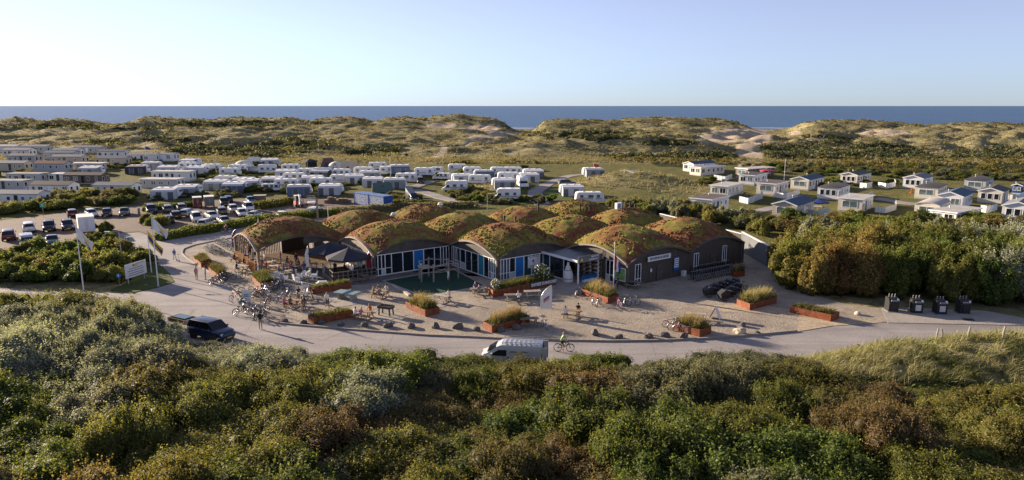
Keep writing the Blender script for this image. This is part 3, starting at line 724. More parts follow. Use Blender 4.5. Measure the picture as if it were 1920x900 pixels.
es = link('entrance_sign', None, pav, (*(cT + UU * 1.75 - VV * (e + 0.12)), HEAD + 0.42), rzu)
mb = MB(); mb.box((0, 0, 0), (4.0, 0.06, 0.78)); mb.build('board', 'zinc', es)
text('RECEPTIE', 0.30, 'letter_white', es, (0.75, -0.035, 0.17), (math.pi / 2, 0, 0), 0.005, bold=0.008)
text('SUPERMARKT', 0.28, 'letter_white', es, (0.6, -0.035, -0.17), (math.pi / 2, 0, 0), 0.005, bold=0.008)
mb = MB(); mb.prism([(-1.65, -0.2), (-1.2, -0.2), (-1.3, 0.0), (-1.42, 0.22), (-1.55, 0.05)], -0.05, -0.034); mb.build('emblem', 'sun_yellow', es)
# open shop front: shelves with goods inside
sf = link('shop_front', None, pav, (*(I34 - VV * SS * 0.45), 0.06), 0)
mb = MB(); mb.box((0.4, 0.0, 1.3), (0.3, 3.2, 2.6), R(36)); mb.build('back_wall', 'timber_warm', sf)
for k in range(5):
    mb = MB(); a = -UU * 0.3; mb.box((a[0], a[1], 0.3 + 0.5 * k), (0.5, 3.4, 0.05), R(54)); sh_ = mb.build('shelf', 'timber_pale', sf)
    mb = MB()
    for q in range(9): b = a + VV * (-1.5 + q * 0.37); mb.box((b[0], b[1], 0.44 + 0.5 * k), (0.28, 0.24, 0.1 + 0.2 * random.random()), R(54), mi=q % 3)
    stuff(mb.build('goods', ['interior_dark', 'poster_white', 'timber_warm'], sh_))
w = cT + UU * 2.4 + VV * 0.45
mb = MB(); mb.box((w[0], w[1], 0.62), (2.2, 0.5, 0.45), rzu, rx=0.25); mb.build('counter_banner', 'poster_blue', pav)
mb = MB(); mb.box((w[0], w[1], 0.25), (2.1, 0.42, 0.4), rzu); mb.build('counter', 'poster_white', pav)
# dark boarding and window on the left flank of the fourth shell (right of the entrance)
glazing(I34, T4, [0.66, 0.72, 0.78], HEAD, [1, 1], [D_, D_])
for a, b in ((0.60, 0.66), (0.78, 0.99)):
    w_ = infill(I34, T4, pav, 0.0, a, b, 'timber_dark'); w_.name = 'timber_wall'
    w_.parent = pav
mp_ = link('map_board', None, pav, (*(I34 + (T4 - I34) * 0.90 + np.array([-VV[1], VV[0]]) * 0.0 - UU * 0.12), 1.5), math.atan2(-VV[1], -VV[0])); mp_['label'] = 'framed green site map fixed to the boards by the flagpole'
mb = MB(); mb.box((0, 0, 0), (1.7, 0.04, 1.5)); mb.build('map_sheet', 'poster_green', mp_)
mb = MB()
for z in (-0.78, 0.78): mb.box((0, 0, z), (1.84, 0.08, 0.08))
for x in (-0.88, 0.88): mb.box((x, 0, 0), (0.08, 0.08, 1.48))
mb.build('frame', 'white_frame', mp_)
# big square poster over the third glass front
pos = A2 + UU * SS * 0.50 + nu * 0.10
po = link('poster', None, pav, (*pos, 1.95), rzu); po['label'] = 'white banner with a yellow emblem and small print hung over the glass front'
mb = MB(); mb.box((0, 0, 0), (1.9, 0.05, 1.5)); mb.build('sheet', 'poster_white', po)
mb = MB(); mb.prism([(0.45, 0.3), (0.8, 0.3), (0.72, 0.45), (0.62, 0.55), (0.5, 0.45)], -0.034, -0.028); mb.prism([(-0.2, -0.28), (0.25, -0.28), (0.15, -0.1), (-0.08, -0.1)], -0.034, -0.028); mb.build('emblem', 'sun_yellow', po)
mb = MB(); mb.prism([(-0.25, -0.05), (0.0, -0.05), (0.05, 0.25), (-0.25, 0.25)], -0.036, -0.028); mb.build('emblem', 'print_blue', po)
for k, (w_, z) in enumerate(((1.5, 0.62), (1.3, -0.48), (1.4, -0.6))):
    mb = MB(); mb.box((0, -0.03, z), (w_, 0.01, 0.06 if k else 0.1)); mb.build('print_line', 'print_grey', po)
# roof fittings
def on_roof(i, j, a, b): q = gp(i + a, j + b); return (q[0], q[1], float(roof_z(a, b)) + 0.15)
def vent(i, j, a, b):
    r = link('roof_vent', None, pav, on_roof(i, j, a, b))
    mb = MB(); mb.lathe([(0.16, -0.1), (0.16, 0.35)], 10); mb.build('duct', 'steel', r)
    mb = MB(); mb.lathe([(0.26, 0.3), (0.42, 0.38), (0.42, 0.52), (0.30, 0.60), (0.30, 0.72), (0.05, 0.8)], 12); mb.build('cowl', 'white_paint', r, 40)
vent(-1, 2, 0.95, 0.42); vent(0, 2, 0.62, 0.30)
def flue(i, j, a, b, h=0.9):
    r = link('flue', None, pav, on_roof(i, j, a, b))
    mb = MB(); mb.lathe([(0.11, -0.2), (0.11, h)], 8); mb.build('pipe', 'black_plastic', r); mb = MB(); mb.lathe([(0.16, h - 0.05), (0.17, h + 0.2), (0.1, h + 0.28)], 8); mb.build('cap', 'black_plastic', r)
for args in ((1, 1, 0.02, 0.3), (1, 1, 0.1, 0.16), (1, 1, 0.55, 0.25), (2, 1, 0.25, 0.18), (2, 1, 0.32, 0.14), (2, 1, 0.36, 0.1), (2, 0, 0.72, 0.75), (2, 0, 0.78, 0.72), (2, 0, 0.84, 0.68)): flue(*args)
q = on_roof(2, 0, 0.45, 0.62); ac = link('heat_pump', None, pav, q, rzu)
mb = MB(); mb.box((0, 0, 0.45), (1.1, 0.5, 0.9)); mb.build('casing', 'white_paint', ac)
mb = MB(); mb.lathe([(0.33, 0.0), (0.33, 0.03)], 14); fn = mb.build('fan_grille', 'print_grey', ac, loc=(-0.1, -0.25, 0.45)); fn.rotation_euler = (math.pi / 2, 0, 0)
# terrace under the open first shell: slat screen, deck, benches
scr = link('slat_screen', None, pav, (0, 0, 0))
p0, p1 = gp(-2, 2.98), gp(-1.45, 2.98)
for k in range(26):
    t = k / 25; c = p0 + (p1 - p0) * t; mb = MB(); mb.box((c[0], c[1], 1.75), (0.13, 0.06, 3.4), R(54)); mb.build('slat', 'timber_warm', scr)
p0, p1 = gp(-1.45, 2.98), gp(-1.02, 2.98)
mb = MB(); c = (p0 + p1) / 2; mb.box((c[0], c[1], 1.5), (np.linalg.norm(p1 - p0), 0.12, 3.0), R(54)); mb.build('panel', 'timber_dark', scr)
mb = MB(); mb.slab([tuple(gp(-1.99, 2.01)), tuple(gp(-1.03, 2.01)), tuple(gp(-1.03, 2.97)), tuple(gp(-1.99, 2.97))], 0.02, 0.085); mb.build('terrace_floor', 'timber_warm', pav)
# low wind screens along the left edge of the terrace
for k in range(5):
    c = gp(-2.03, 2.10 + 0.17 * k); mb = MB(); mb.box((c[0], c[1], 0.75), (1.7, 0.05, 1.3), R(144)); mb.build('wind_screen', 'screen_orange', pav)
# wing wall to the right of the house
def wing(name, pts, h, th, mat, label):
    w = thing(name, label, 'wall', (0, 0, 0)); mb = MB()
    for a, b in zip(pts[:-1], pts[1:]): mb.bar((*a[:2], h / 2), (*b[:2], h / 2), th, h)
    mb.build('wall_panel', mat, w); mb = MB()
    for a, b in zip(pts[:-1], pts[1:]): mb.bar((*a[:2], h + 0.04), (*b[:2], h + 0.04), th + 0.08, 0.08)
    mb.build('coping', 'white_paint', w)
ww = [np.array([*P(1441, 461, 2.9)[:2], 0]), np.array([*P(1392, 437, 2.75)[:2], 0]), np.array([*P(1310, 418, 2.6)[:2], 0]), np.array([*P(1238, 401, 2.6)[:2], 0])]
wing('wing_wall', ww[:2], 2.9, 0.25, 'plaster', 'short grey rendered wall at the end of the dark boarded flank')
wing('garden_wall', ww[1:], 2.6, 0.25, 'timber_dark', 'long dark boarded garden wall with white coping running back beside the domes')
# ================================================================== shrubs, hedges, grass
leafmat('leaf_silver', [(0.13, 0.145, 0.1), (0.22, 0.24, 0.175), (0.33, 0.35, 0.27), (0.42, 0.44, 0.36)], 0.6, 0.5, 0.2)  # upper tints of these leaves raised to paint in sunlit highlights
leafmat('leaf_green', [(0.055, 0.08, 0.018), (0.095, 0.125, 0.028), (0.155, 0.19, 0.045), (0.24, 0.265, 0.07)], 0.6, 0.5, 0.2)
leafmat('leaf_olive', [(0.085, 0.095, 0.022), (0.145, 0.15, 0.036), (0.215, 0.21, 0.058), (0.3, 0.28, 0.09)], 0.6, 0.5, 0.2)
leafmat('leaf_brown', [(0.095, 0.085, 0.032), (0.15, 0.125, 0.05), (0.22, 0.165, 0.075), (0.27, 0.225, 0.1)], 0.6, 0.5, 0.2)
leafmat('leaf_grey', [(0.09, 0.1, 0.052), (0.145, 0.152, 0.082), (0.215, 0.217, 0.13), (0.29, 0.28, 0.18)], 0.6, 0.5, 0.2)
leafmat('leaf_gold', [(0.12,0.095,0.028),(0.19,0.145,0.045),(0.27,0.195,0.07),(0.35,0.25,0.10)], 0.6, 0.5, 0.2)
leafmat('leaf_scrub', [(0.035, 0.044, 0.018), (0.058, 0.068, 0.026), (0.085, 0.092, 0.036), (0.12, 0.115, 0.05)], 0.7, 0.25)
leafmat('blade_straw', [(0.19, 0.18, 0.085), (0.29, 0.26, 0.135), (0.39, 0.345, 0.19), (0.47, 0.42, 0.26)], 0.7, 0.35, 0.2)
leafmat('blade_green', [(0.08, 0.095, 0.03), (0.13, 0.14, 0.045), (0.21, 0.2, 0.075), (0.29, 0.26, 0.11)], 0.7, 0.35, 0.2)
mk('bark', (0.10, 0.075, 0.055), 0.9, var=0.3, scale=4, bump=0.5)
def unit(v): return v / np.maximum(np.linalg.norm(v, axis=-1, keepdims=True), 1e-9)
def leaf_quads(pos, nrm, size, rng, slim=0.55):
    """one leaf (a kite) at every place, facing roughly nrm"""
    n = len(pos); nrm = unit(nrm + rng.normal(0, 0.55, (n, 3)))
    t = unit(np.cross(nrm, rng.normal(0, 1, (n, 3)))); b = np.cross(nrm, t)
    s = size[:, None]
    v = np.stack([pos - t * s, pos + b * s * slim + nrm * s * 0.15, pos + t * s, pos - b * s * slim + nrm * s * 0.15], 1).reshape(-1, 3)
    f = np.arange(4 * n).reshape(-1, 4)
    return v, f
def lobes_core(cs, rs, rng, shrink=0.72):
    vs, fs = [], []; o = 0
    for c, r in zip(cs, rs):
        nu_, nv_ = 8, 5; ring = []
        for i in range(nv_ + 1):
            for j in range(nu_):
                ph = math.pi * i / nv_; th = 2 * math.pi * j / nu_
                d = np.array([math.sin(ph) * math.cos(th), math.sin(ph) * math.sin(th), math.cos(ph)])
                ring.append(c + d * r * shrink * rng.uniform(0.85, 1.1))
        vs += ring
        for i in range(nv_):
            for j in range(nu_): fs.append((o + i * nu_ + j, o + (i + 1) * nu_ + j, o + (i + 1) * nu_ + (j + 1) % nu_, o + i * nu_ + (j + 1) % nu_))
        o += len(ring)
    return np.array(vs), np.array(fs)
def foliage(name, mat, n, leaf, rad=2.0, hgt_=2.6, lobes=9, seed=1, sprig=0.18, low=0.0):
    rng = np.random.default_rng(seed)
    th = rng.uniform(0, 2 * math.pi, lobes); q = np.sqrt(rng.random(lobes)) * rad * 0.72
    cz = hgt_ * (0.20 + 0.52 * rng.random(lobes)) * (1.08 - 0.45 * q / rad) + low
    cs = np.stack([np.cos(th) * q, np.sin(th) * q, cz], -1)
    rs = np.stack([rng.uniform(0.24, 0.46, lobes) * rad * (12 / (lobes + 3)) ** 0.3] * 2 + [rng.uniform(0.20, 0.33, lobes) * hgt_], -1)
    w = rng.random(lobes) + 0.5; w /= w.sum(); k = rng.choice(lobes, n, p=w)
    d = unit(rng.normal(0, 1, (n, 3))); d[:, 2] = np.where(d[:, 2] < -0.35, -d[:, 2], d[:, 2])
    rr = 1 - np.abs(rng.normal(0, 0.13, n)) + (rng.random(n) < sprig) * rng.uniform(0, 0.22, n)
    bump = 0.84 + 0.32 * fbm(d[:, 0] * 3.1 + k * 5.3, d[:, 1] * 3.1 + d[:, 2] * 2.7 + k * 1.7, 3)
    pos = cs[k] + d * rs[k] * (rr * bump)[:, None]
    pos[:, 2] = np.maximum(pos[:, 2], 0.03)
    v, f = leaf_quads(pos, d + np.array([0, 0, 0.25]), leaf * rng.uniform(0.6, 1.3, n), rng)
    tint = np.clip(0.5 + 0.16 * (rng.random(lobes)[k] - 0.5) * 2 + rng.normal(0, 0.22, n), 0, 1)
    # young shoots standing out of the crown
    ns = n // 110; ks = rng.integers(0, lobes, ns); d0 = unit(rng.normal(0, 1, (ns, 3)) * [0.6, 0.6, 0.3] + [0, 0, 0.9]); st = cs[ks] + d0 * rs[ks] * 0.95
    ln = rng.uniform(0.12, 0.30, ns) * hgt_ * 0.8; q_ = np.linspace(0.1, 1, 9); sd = unit(d0 * 0.35 + rng.normal(0, 0.25, (ns, 3)) + [0.05, 0, 0.9])
    sp = (st[:, None] + sd[:, None] * (ln[:, None] * q_)[:, :, None] + rng.normal(0, leaf * 0.6, (ns, 9, 3))).reshape(-1, 3); sp[:, 2] = np.maximum(sp[:, 2], 0.05)
    v_, f_ = leaf_quads(sp, rng.normal(0, 1, sp.shape), leaf * rng.uniform(0.6, 1.1, len(sp)), rng)
    f = np.concatenate([f, f_ + len(v)]); v = np.concatenate([v, v_]); tint = np.concatenate([tint, np.clip(rng.normal(0.6, 0.22, len(sp)), 0, 1)])
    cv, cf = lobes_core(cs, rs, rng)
    v2 = np.concatenate([v, cv]); f2 = np.concatenate([f, cf + len(v)]); t2 = np.concatenate([tint, np.full(len(cf), 0.15)])  # core kept at a dark leaf tint, painted shade inside the crown
    return bigmesh(name, v2, f2, 4, mat, t2)
def stem_mesh(seed, rad=2.0, h=2.6, k=7, r0=0.07):
    rng = random.Random(seed); mb = MB()
    for i in range(k):
        a = rng.uniform(0, 6.28); q = rad * rng.uniform(0.2, 0.75)
        mb.tube([(0.1 * math.cos(a), 0.1 * math.sin(a), -0.25), (q * 0.35 * math.cos(a + 0.2), q * 0.35 * math.sin(a + 0.2), h * 0.35), (q * math.cos(a), q * math.sin(a), h * rng.uniform(0.6, 0.85))], [r0, r0 * 0.65, r0 * 0.2], 5)
    return mb.mesh('stem', 'bark')
PROTO = {}
def protos(kind, mat, n, leaf, rad, h, lobes, seeds, **kw):
    PROTO[kind] = [(foliage('foliage', mat, n, leaf, rad, h, lobes, s, **kw), stem_mesh(s, rad, h), rad, h) for s in seeds]
NEAR = dict(silver='leaf_silver', green='leaf_green', olive='leaf_olive', brown='leaf_brown', grey='leaf_grey')
for i, (k, m) in enumerate(NEAR.items()):
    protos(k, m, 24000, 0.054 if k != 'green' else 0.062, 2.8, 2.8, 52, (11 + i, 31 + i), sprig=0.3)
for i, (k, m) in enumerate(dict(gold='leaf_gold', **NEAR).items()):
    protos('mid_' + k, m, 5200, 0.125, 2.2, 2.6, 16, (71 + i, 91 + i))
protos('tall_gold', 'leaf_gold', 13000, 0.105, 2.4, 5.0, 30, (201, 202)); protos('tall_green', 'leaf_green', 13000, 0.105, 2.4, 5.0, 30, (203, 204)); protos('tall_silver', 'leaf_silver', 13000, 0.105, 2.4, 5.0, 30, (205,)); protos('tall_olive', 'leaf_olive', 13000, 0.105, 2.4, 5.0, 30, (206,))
def shrub(kind, x, y, r, h, label, group, name='shrub', cat='shrub'):
    fo, st, r0, h0 = random.choice(PROTO[kind]); z = float(hgt(np.array([x]), np.array([y]))[0])
    nm = name if name != 'shrub' else kind.split('_')[-1] + '_shrub'
    o = thing(nm, label, cat, (x, y, z - 0.05), random.uniform(0, 6.28), group)
    o.scale = (r / r0, r / r0, h / h0)
    link('foliage' if name == 'shrub' else 'crown', fo, o); link('stem' if name == 'shrub' else 'trunk', st, o)
    return o
# ---- the thicket in the foreground
PROFILE = np.array([(-200, 540), (0, 546), (100, 547), (200, 550), (262, 562), (292, 604), (335, 628), (380, 648), (430, 656), (500, 655), (540, 644), (570, 664), (620, 670), (700, 660), (760, 664), (850, 672), (900, 678), (1000, 684), (1050, 676), (1100, 664), (1150, 660), (1180, 682), (1240, 684), (1300, 674), (1340, 672), (1400, 669), (1440, 662), (1470, 660), (1500, 672), (1560, 690), (1620, 712), (1700, 730), (1780, 740), (1860, 735), (1920, 730), (2200, 720)], float)
def prof(px): return np.interp(px, PROFILE[:, 0], PROFILE[:, 1])
KINDPX = [(100, 555, 190, 22, 'olive'), (230, 575, 70, 22, 'grey'), (130, 650, 210, 85, 'silver'), (420, 680, 180, 36, 'silver'), (60, 810, 130, 110, 'green'), (40, 760, 60, 50, 'green'), (250, 740, 110, 60, 'silver'), (330, 830, 170, 100, 'olive'), (480, 740, 170, 70, 'olive'), (620, 720, 110, 50, 'green'), (660, 745, 60, 40, 'silver'), (720, 770, 130, 60, 'brown'), (740, 840, 130, 60, 'olive'), (860, 690, 150, 36, 'green'), (800, 720, 60, 40, 'grey'), (900, 800, 110, 70, 'olive'), (1010, 740, 120, 40, 'brown'), (1020, 850, 110, 50, 'brown'), (880, 870, 90, 40, 'green'), (1000, 700, 90, 26, 'olive'), (1100, 800, 120, 60, 'green'), (1140, 672, 60, 22, 'green'), (1260, 720, 150, 44, 'grey'), (1400, 690, 110, 34, 'grey'), (1250, 820, 160, 80, 'green'), (1400, 770, 120, 60, 'olive'), (1480, 740, 120, 40, 'olive'), (1480, 830, 140, 60, 'green'), (1640, 780, 170, 50, 'brown'), (1650, 850, 170, 50, 'green'), (1820, 790, 160, 60, 'olive'), (1850, 870, 120, 40, 'green')]
NEARLAB = dict(silver=('silver-leaved shrub in the thicket on the near side of the road', 'silver shrubs in the near thicket'), green=('fresh green broad-leaved shrub in the thicket on the near side of the road', 'green shrubs in the near thicket'), olive=('yellowish olive-green shrub in the thicket on the near side of the road', 'olive shrubs in the near thicket'), brown=('rusty brown autumn shrub in the thicket on the near side of the road', 'brown shrubs in the near thicket'), grey=('dull grey-green shrub in the thicket on the near side of the road', 'grey-green shrubs in the near thicket'))
def hillmask(x, y): return max(math.exp(-((x - 36) / 18) ** 2 - ((y - 52.5) / 6.5) ** 2), math.exp(-((x - 54) / 14) ** 2 - ((y - 50) / 9) ** 2))
def near_thicket():
    cand = []
    y = 27.0
    while y < 70:
        sp = 3.1; x = -58.0 + random.random() * sp
        while x < 66:
            cand.append((x + random.uniform(-1.1, 1.1), y + random.uniform(-1.1, 1.1))); x += sp
        y += 2.9
    n = 0
    for x, y in cand:
        if abs(x) > 0.86 * y + 4: continue
        if hillmask(x, y) > 0.42: continue
        if inpoly(np.array([x]), np.array([y]), FLAT)[0]: continue
        d = float(polydist(np.array([x]), np.array([y]), FLAT)[0])
        if d < 1.1: continue
        z = float(hgt(np.array([x]), np.array([y]))[0])
        r = random.uniform(2.6, 4.2); h = random.choice((1.6, 2.0, 2.4, 2.8, 3.4)) * random.uniform(0.85, 1.15)
        if d < r * 0.8: r = max(0.9, d / 0.8)
        px, py = proj(x, y, z + 1.0)
        lim = min(PY(px + k, prof(px + k), y)[2] for k in (-25, 0, 25)) if -200 < px < 2120 else 1e9
        hm = (lim - z) * 1.02
        if d < 5: h = min(max(hm, 0.5), 4.2)
        h = min(h, hm)
        if h < 0.55: continue
        if h < 1.4: r = min(r, 1.3)
        px, py = proj(x, y, z + h * 0.6)
        kind, best = None, 1.0
        for cx, cy, rx, ry, k in KINDPX:
            q = ((px - cx) / rx) ** 2 + ((py - cy) / ry) ** 2
            if q < best: best = q; kind = k
        if kind is None or random.random() < 0.04: kind = random.choice(('green', 'olive', 'grey', 'brown'))
        shrub(kind, x, y, r, h, *NEARLAB[kind]); n += 1
    return n
near_thicket()
def rand_in(poly, spacing, jit=0.35):
    xs = [p[0] for p in poly]; ys = [p[1] for p in poly]; out = []
    y = min(ys)
    while y < max(ys):
        x = min(xs) + random.random() * spacing
        while x < max(xs):
            a, b = x + random.uniform(-jit, jit) * spacing, y + random.uniform(-jit, jit) * spacing
            if inpoly(np.array([a]), np.array([b]), poly)[0]: out.append((a, b))
            x += spacing
        y += spacing * 0.9
    return out
def thicket(px, spacing, rr, hh, kinds, label, group, name='shrub', cat='shrub'):
    poly = [tuple(hit(a, b)[:2]) for a, b in px]; n = 0
    for x, y in rand_in(poly, spacing):
        k = random.choice(kinds); nm = k.split('_')[-1]
        word = dict(silver='silver-leaved', green='green', olive='olive-green', brown='brownish', grey='grey-green', gold='golden-brown')[nm]
        shrub(k, x, y, random.uniform(*rr), random.uniform(*hh), word + ' ' + label, word + ' ' + group, name, cat); n += 1
    return n
thicket([(-120, 498), (0, 486), (110, 474), (205, 468), (245, 478), (268, 494), (262, 520), (215, 530), (120, 538), (0, 530), (-120, 520)], 3.1, (1.9, 2.8), (1.8, 3.0), ('mid_green', 'mid_green', 'mid_olive', 'mid_green'), 'shrub on the island between car park and road', 'shrubs on the island by the flagpoles')
thicket([(180, 452), (214, 446), (222, 458), (196, 462)], 2.0, (1.0, 1.5), (1.2, 1.6), ('mid_olive', 'mid_green'), 'low shrub at the car park entrance', 'shrubs at the car park entrance')
thicket([(182, 432), (210, 430), (208, 440), (184, 442)], 2.0, (1.1, 1.5), (1.4, 2.0), ('mid_green',), 'bush beside the white box trailer', 'bushes by the box trailer')
thicket([(268, 418), (300, 416), (304, 432), (272, 428)], 2.4, (1.2, 1.8), (1.5, 2.2), ('mid_green', 'mid_olive'), 'bush at the corner of the car park lane', 'bushes at the car park lane')
thicket([(-150, 412), (0, 404), (130, 395), (262, 382), (262, 366), (130, 378), (0, 392), (-150, 400)], 4.4, (2.2, 3.4), (1.6, 2.6), ('mid_olive', 'mid_green', 'mid_grey', 'mid_brown'), 'shrub on the bank between parked cars and chalets', 'bank shrubs behind the car park')
thicket([(262, 380), (470, 366), (640, 362), (640, 352), (470, 356), (262, 370)], 4.6, (2.0, 3.0), (1.2, 1.9), ('mid_green', 'mid_olive', 'mid_grey'), 'shrub in the strip between parked cars and caravans', 'strip shrubs before the caravans')
thicket([(700, 392), (770, 388), (800, 372), (730, 368)], 3.0, (1.3, 2.0), (1.0, 1.7), ('mid_olive', 'mid_grey'), 'shrub behind the blue containers', 'shrubs behind the containers')
thicket([(850, 380), (1000, 383), (1060, 378), (1000, 372), (860, 370)], 3.2, (1.2, 2.0), (1.0, 1.8), ('mid_green', 'mid_grey', 'mid_olive'), 'shrub behind the domed roofs', 'shrubs behind the domed roofs')
thicket([(1130, 394), (1300, 414), (1400, 440), (1440, 450), (1440, 420), (1300, 396), (1200, 384)], 3.4, (1.9, 2.7), (2.0, 3.0), ('mid_grey', 'mid_grey', 'mid_silver', 'mid_olive'), 'shrub beside the grey wing wall', 'shrubs beside the wing wall')
thicket([(1445, 445), (1700, 440), (1920, 425), (2050, 430), (2050, 418), (1700, 420), (1560, 412), (1450, 418)], 4.3, (2.3, 3.3), (1.8, 2.8), ('mid_olive', 'mid_green', 'mid_olive', 'mid_brown'), 'shrub on the bank below the white mobile homes', 'bank shrubs below the mobile homes')
thicket([(1462, 545), (1500, 556), (1600, 566), (1640, 560), (1640, 500), (1520, 490), (1470, 505)], 3.2, (2.5, 3.3), (5.0, 6.4), ('tall_gold', 'tall_olive', 'tall_gold', 'tall_olive'), 'tree in the grove beside the plaza', 'grove trees beside the plaza', 'tree', 'tree')
thicket([(1650, 562), (1760, 562), (1800, 565), (1800, 480), (1650, 485)], 3.3, (2.5, 3.4), (4.6, 6.0), ('tall_green', 'tall_olive', 'tall_green'), 'tree in the dark grove behind the waste containers', 'grove trees behind the waste containers', 'tree', 'tree')
thicket([(1805, 566), (1900, 572), (2060, 580), (2060, 490), (1805, 480)], 3.3, (2.5, 3.4), (4.6, 6.0), ('tall_silver', 'tall_green', 'tall_silver'), 'tree in the pale end of the grove beyond the drain cover', 'grove trees beyond the drain cover', 'tree', 'tree')
thicket([(1520, 478), (1800, 472), (2060, 480), (2060, 452), (1800, 448), (1520, 452)], 4.0, (2.4, 3.2), (3.2, 4.4), ('mid_silver', 'mid_silver', 'mid_green', 'mid_brown'), 'shrub on the rise behind the grove', 'shrubs on the rise behind the grove')
for px, sp, lab, grp, kinds in (([(520, 337), (640, 334), (660, 328), (520, 330)], 5.5, 'bush on the grass between two caravan rows', 'bushes between two caravan rows', ('mid_olive', 'mid_grey')), ([(400, 345), (520, 337), (520, 331), (400, 338)], 5.5, 'bush behind the grey awnings', 'bushes behind the grey awnings', ('mid_olive', 'mid_green')), ([(740, 334), (840, 330), (960, 322), (1100, 318), (960, 316), (740, 324)], 6.5, 'bush along the back row of caravans', 'bushes along the back row', ('mid_olive', 'mid_grey', 'mid_green')), ([(1400, 320), (1560, 330), (1700, 336), (1920, 340), (1920, 328), (1560, 318), (1400, 310)], 6.5, 'bush at the foot of the dune thicket', 'bushes at the foot of the thicket', ('mid_green', 'mid_olive', 'mid_grey'))):
    thicket(px, sp, (2.0, 3.2), (1.0, 2.0), kinds, lab, grp)
thicket([(-20, 334), (140, 330), (140, 326), (-20, 329)], 7, (1.6, 2.6), (1.4, 2.2), ('mid_olive', 'mid_green'), 'bush between the rows of chalets', 'bushes between the chalet rows')
# chalet gardens
thicket([(90, 372), (190, 364), (200, 372), (100, 382)], 3.0, (1.2, 2.0), (1.6, 2.8), ('mid_olive', 'mid_grey'), 'garden bush between the left-hand chalets', 'garden bushes at the chalets')
for px, sp, lab, grp, kinds in (([(190, 318), (300, 312), (300, 300), (230, 304)], 4, 'dune bush among the long white chalets', 'bushes among the chalets', ('mid_olive', 'mid_green')), ([(300, 340), (420, 330), (520, 322), (520, 312), (360, 322)], 4, 'low bush between the caravan rows', 'bushes between caravan rows', ('mid_grey', 'mid_olive', 'mid_green')), ([(640, 350), (720, 345), (720, 335), (650, 338)], 4, 'low bush by the green tent', 'bushes by the green tent', ('mid_grey', 'mid_olive')), ([(820, 372), (880, 372), (920, 372), (880, 345), (850, 350)], 3.6, 'tussocky bush by the motorhomes', 'bushes by the motorhomes', ('mid_grey', 'mid_olive')), ([(1280, 345), (1350, 352), (1340, 335)], 4, 'bush on the hillock by the mobile homes', 'bushes on the hillock', ('mid_green', 'mid_olive')), ([(1430, 350), (1560, 352), (1640, 350), (1700, 345), (1560, 338)], 5, 'garden bush between the white mobile homes', 'garden bushes at the mobile homes', ('mid_green', 'mid_olive', 'mid_grey'))):
    thicket(px, sp, (1.3, 2.2), (0.9, 1.7), kinds, lab, grp)
# ---- hedges
def hedge(px, w, h, mat, label, leaf=0.17, dens=26):
    pts = [Vector(hit(a, b)) for a, b in px]; rs_ = resample(pts, 0.25); L = len(rs_) * 0.25
    n = int(L * (2 * h + w) * dens); rng = np.random.default_rng(int(px[0][0] + 7 * px[0][1]))
    c = np.array([[p.x, p.y, p.z] for p in rs_]); k = rng.integers(0, len(c) - 1, n)
    d = unit(np.append(c[1:] - c[:-1], (c[-1:] - c[-2:-1]), 0)); side = np.stack([-d[:, 1], d[:, 0], 0 * d[:, 0]], -1)
    a = rng.uniform(-0.15, math.pi + 0.15, n); ww_ = w * (0.75 + 0.5 * fbm(c[k, 0] / 2.1, c[k, 1] / 2.1, 2)); hh_ = h * (0.7 + 0.6 * fbm(c[k, 0] / 1.7 + 8, c[k, 1] / 1.7, 3))
    q = 1 - np.abs(rng.normal(0, 0.1, n))
    out = side[k] * (np.cos(a) * ww_ / 2)[:, None] * q[:, None]; up = np.maximum(np.sin(a), -0.1) ** 0.7 * hh_ * q if False else np.abs(np.sin(a)) ** 0.6 * hh_ * q
    pos = c[k] + out + d[k] * rng.uniform(-0.2, 0.2, n)[:, None]; pos[:, 2] += up + 0.03
    v, f = leaf_quads(pos, side[k] * np.cos(a)[:, None] + np.array([0, 0, 1]) * np.abs(np.sin(a))[:, None], leaf * rng.uniform(0.6, 1.3, n), rng)
    hd = thing('hedge', label, 'hedge', (0, 0, 0))
    link('foliage', bigmesh('foliage', v, f, 4, mat, np.clip(rng.normal(0.5, 0.25, n), 0, 1)), hd)
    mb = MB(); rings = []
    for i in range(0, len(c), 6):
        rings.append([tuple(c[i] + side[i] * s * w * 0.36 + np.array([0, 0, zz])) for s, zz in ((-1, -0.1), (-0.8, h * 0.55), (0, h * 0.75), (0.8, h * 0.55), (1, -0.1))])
    mb.loft(rings); me = mb.mesh('inner_core', mat); me.attributes.new('tint', 'FLOAT', 'FACE'); link('inner_core', me, hd)  # solid core under the leaves, at the lowest leaf tint
hedge([(296, 452), (330, 446), (380, 437), (440, 428), (480, 420), (540, 412), (600, 406), (640, 402)], 2.2, 1.5, 'leaf_green', 'long clipped green hedge between the car park and the pavilion')
hedge([(640, 402), (700, 396), (760, 392), (830, 390), (900, 388)], 2.2, 1.4, 'leaf_grey', 'rough grey-green hedge running behind the domed roofs past the blue containers')
hedge([(270, 397), (300, 393), (340, 389), (372, 385)], 1.8, 1.2, 'leaf_green', 'short hedge behind the row of parked cars')
hedge([(478, 392), (520, 386), (560, 380)], 3.5, 1.6, 'leaf_olive', 'overgrown hedge between parked cars and the small excavator')
hedge([(0, 484), (60, 478), (110, 470)], 1.6, 1.0, 'leaf_green', 'low hedge at the edge of the lower car park')
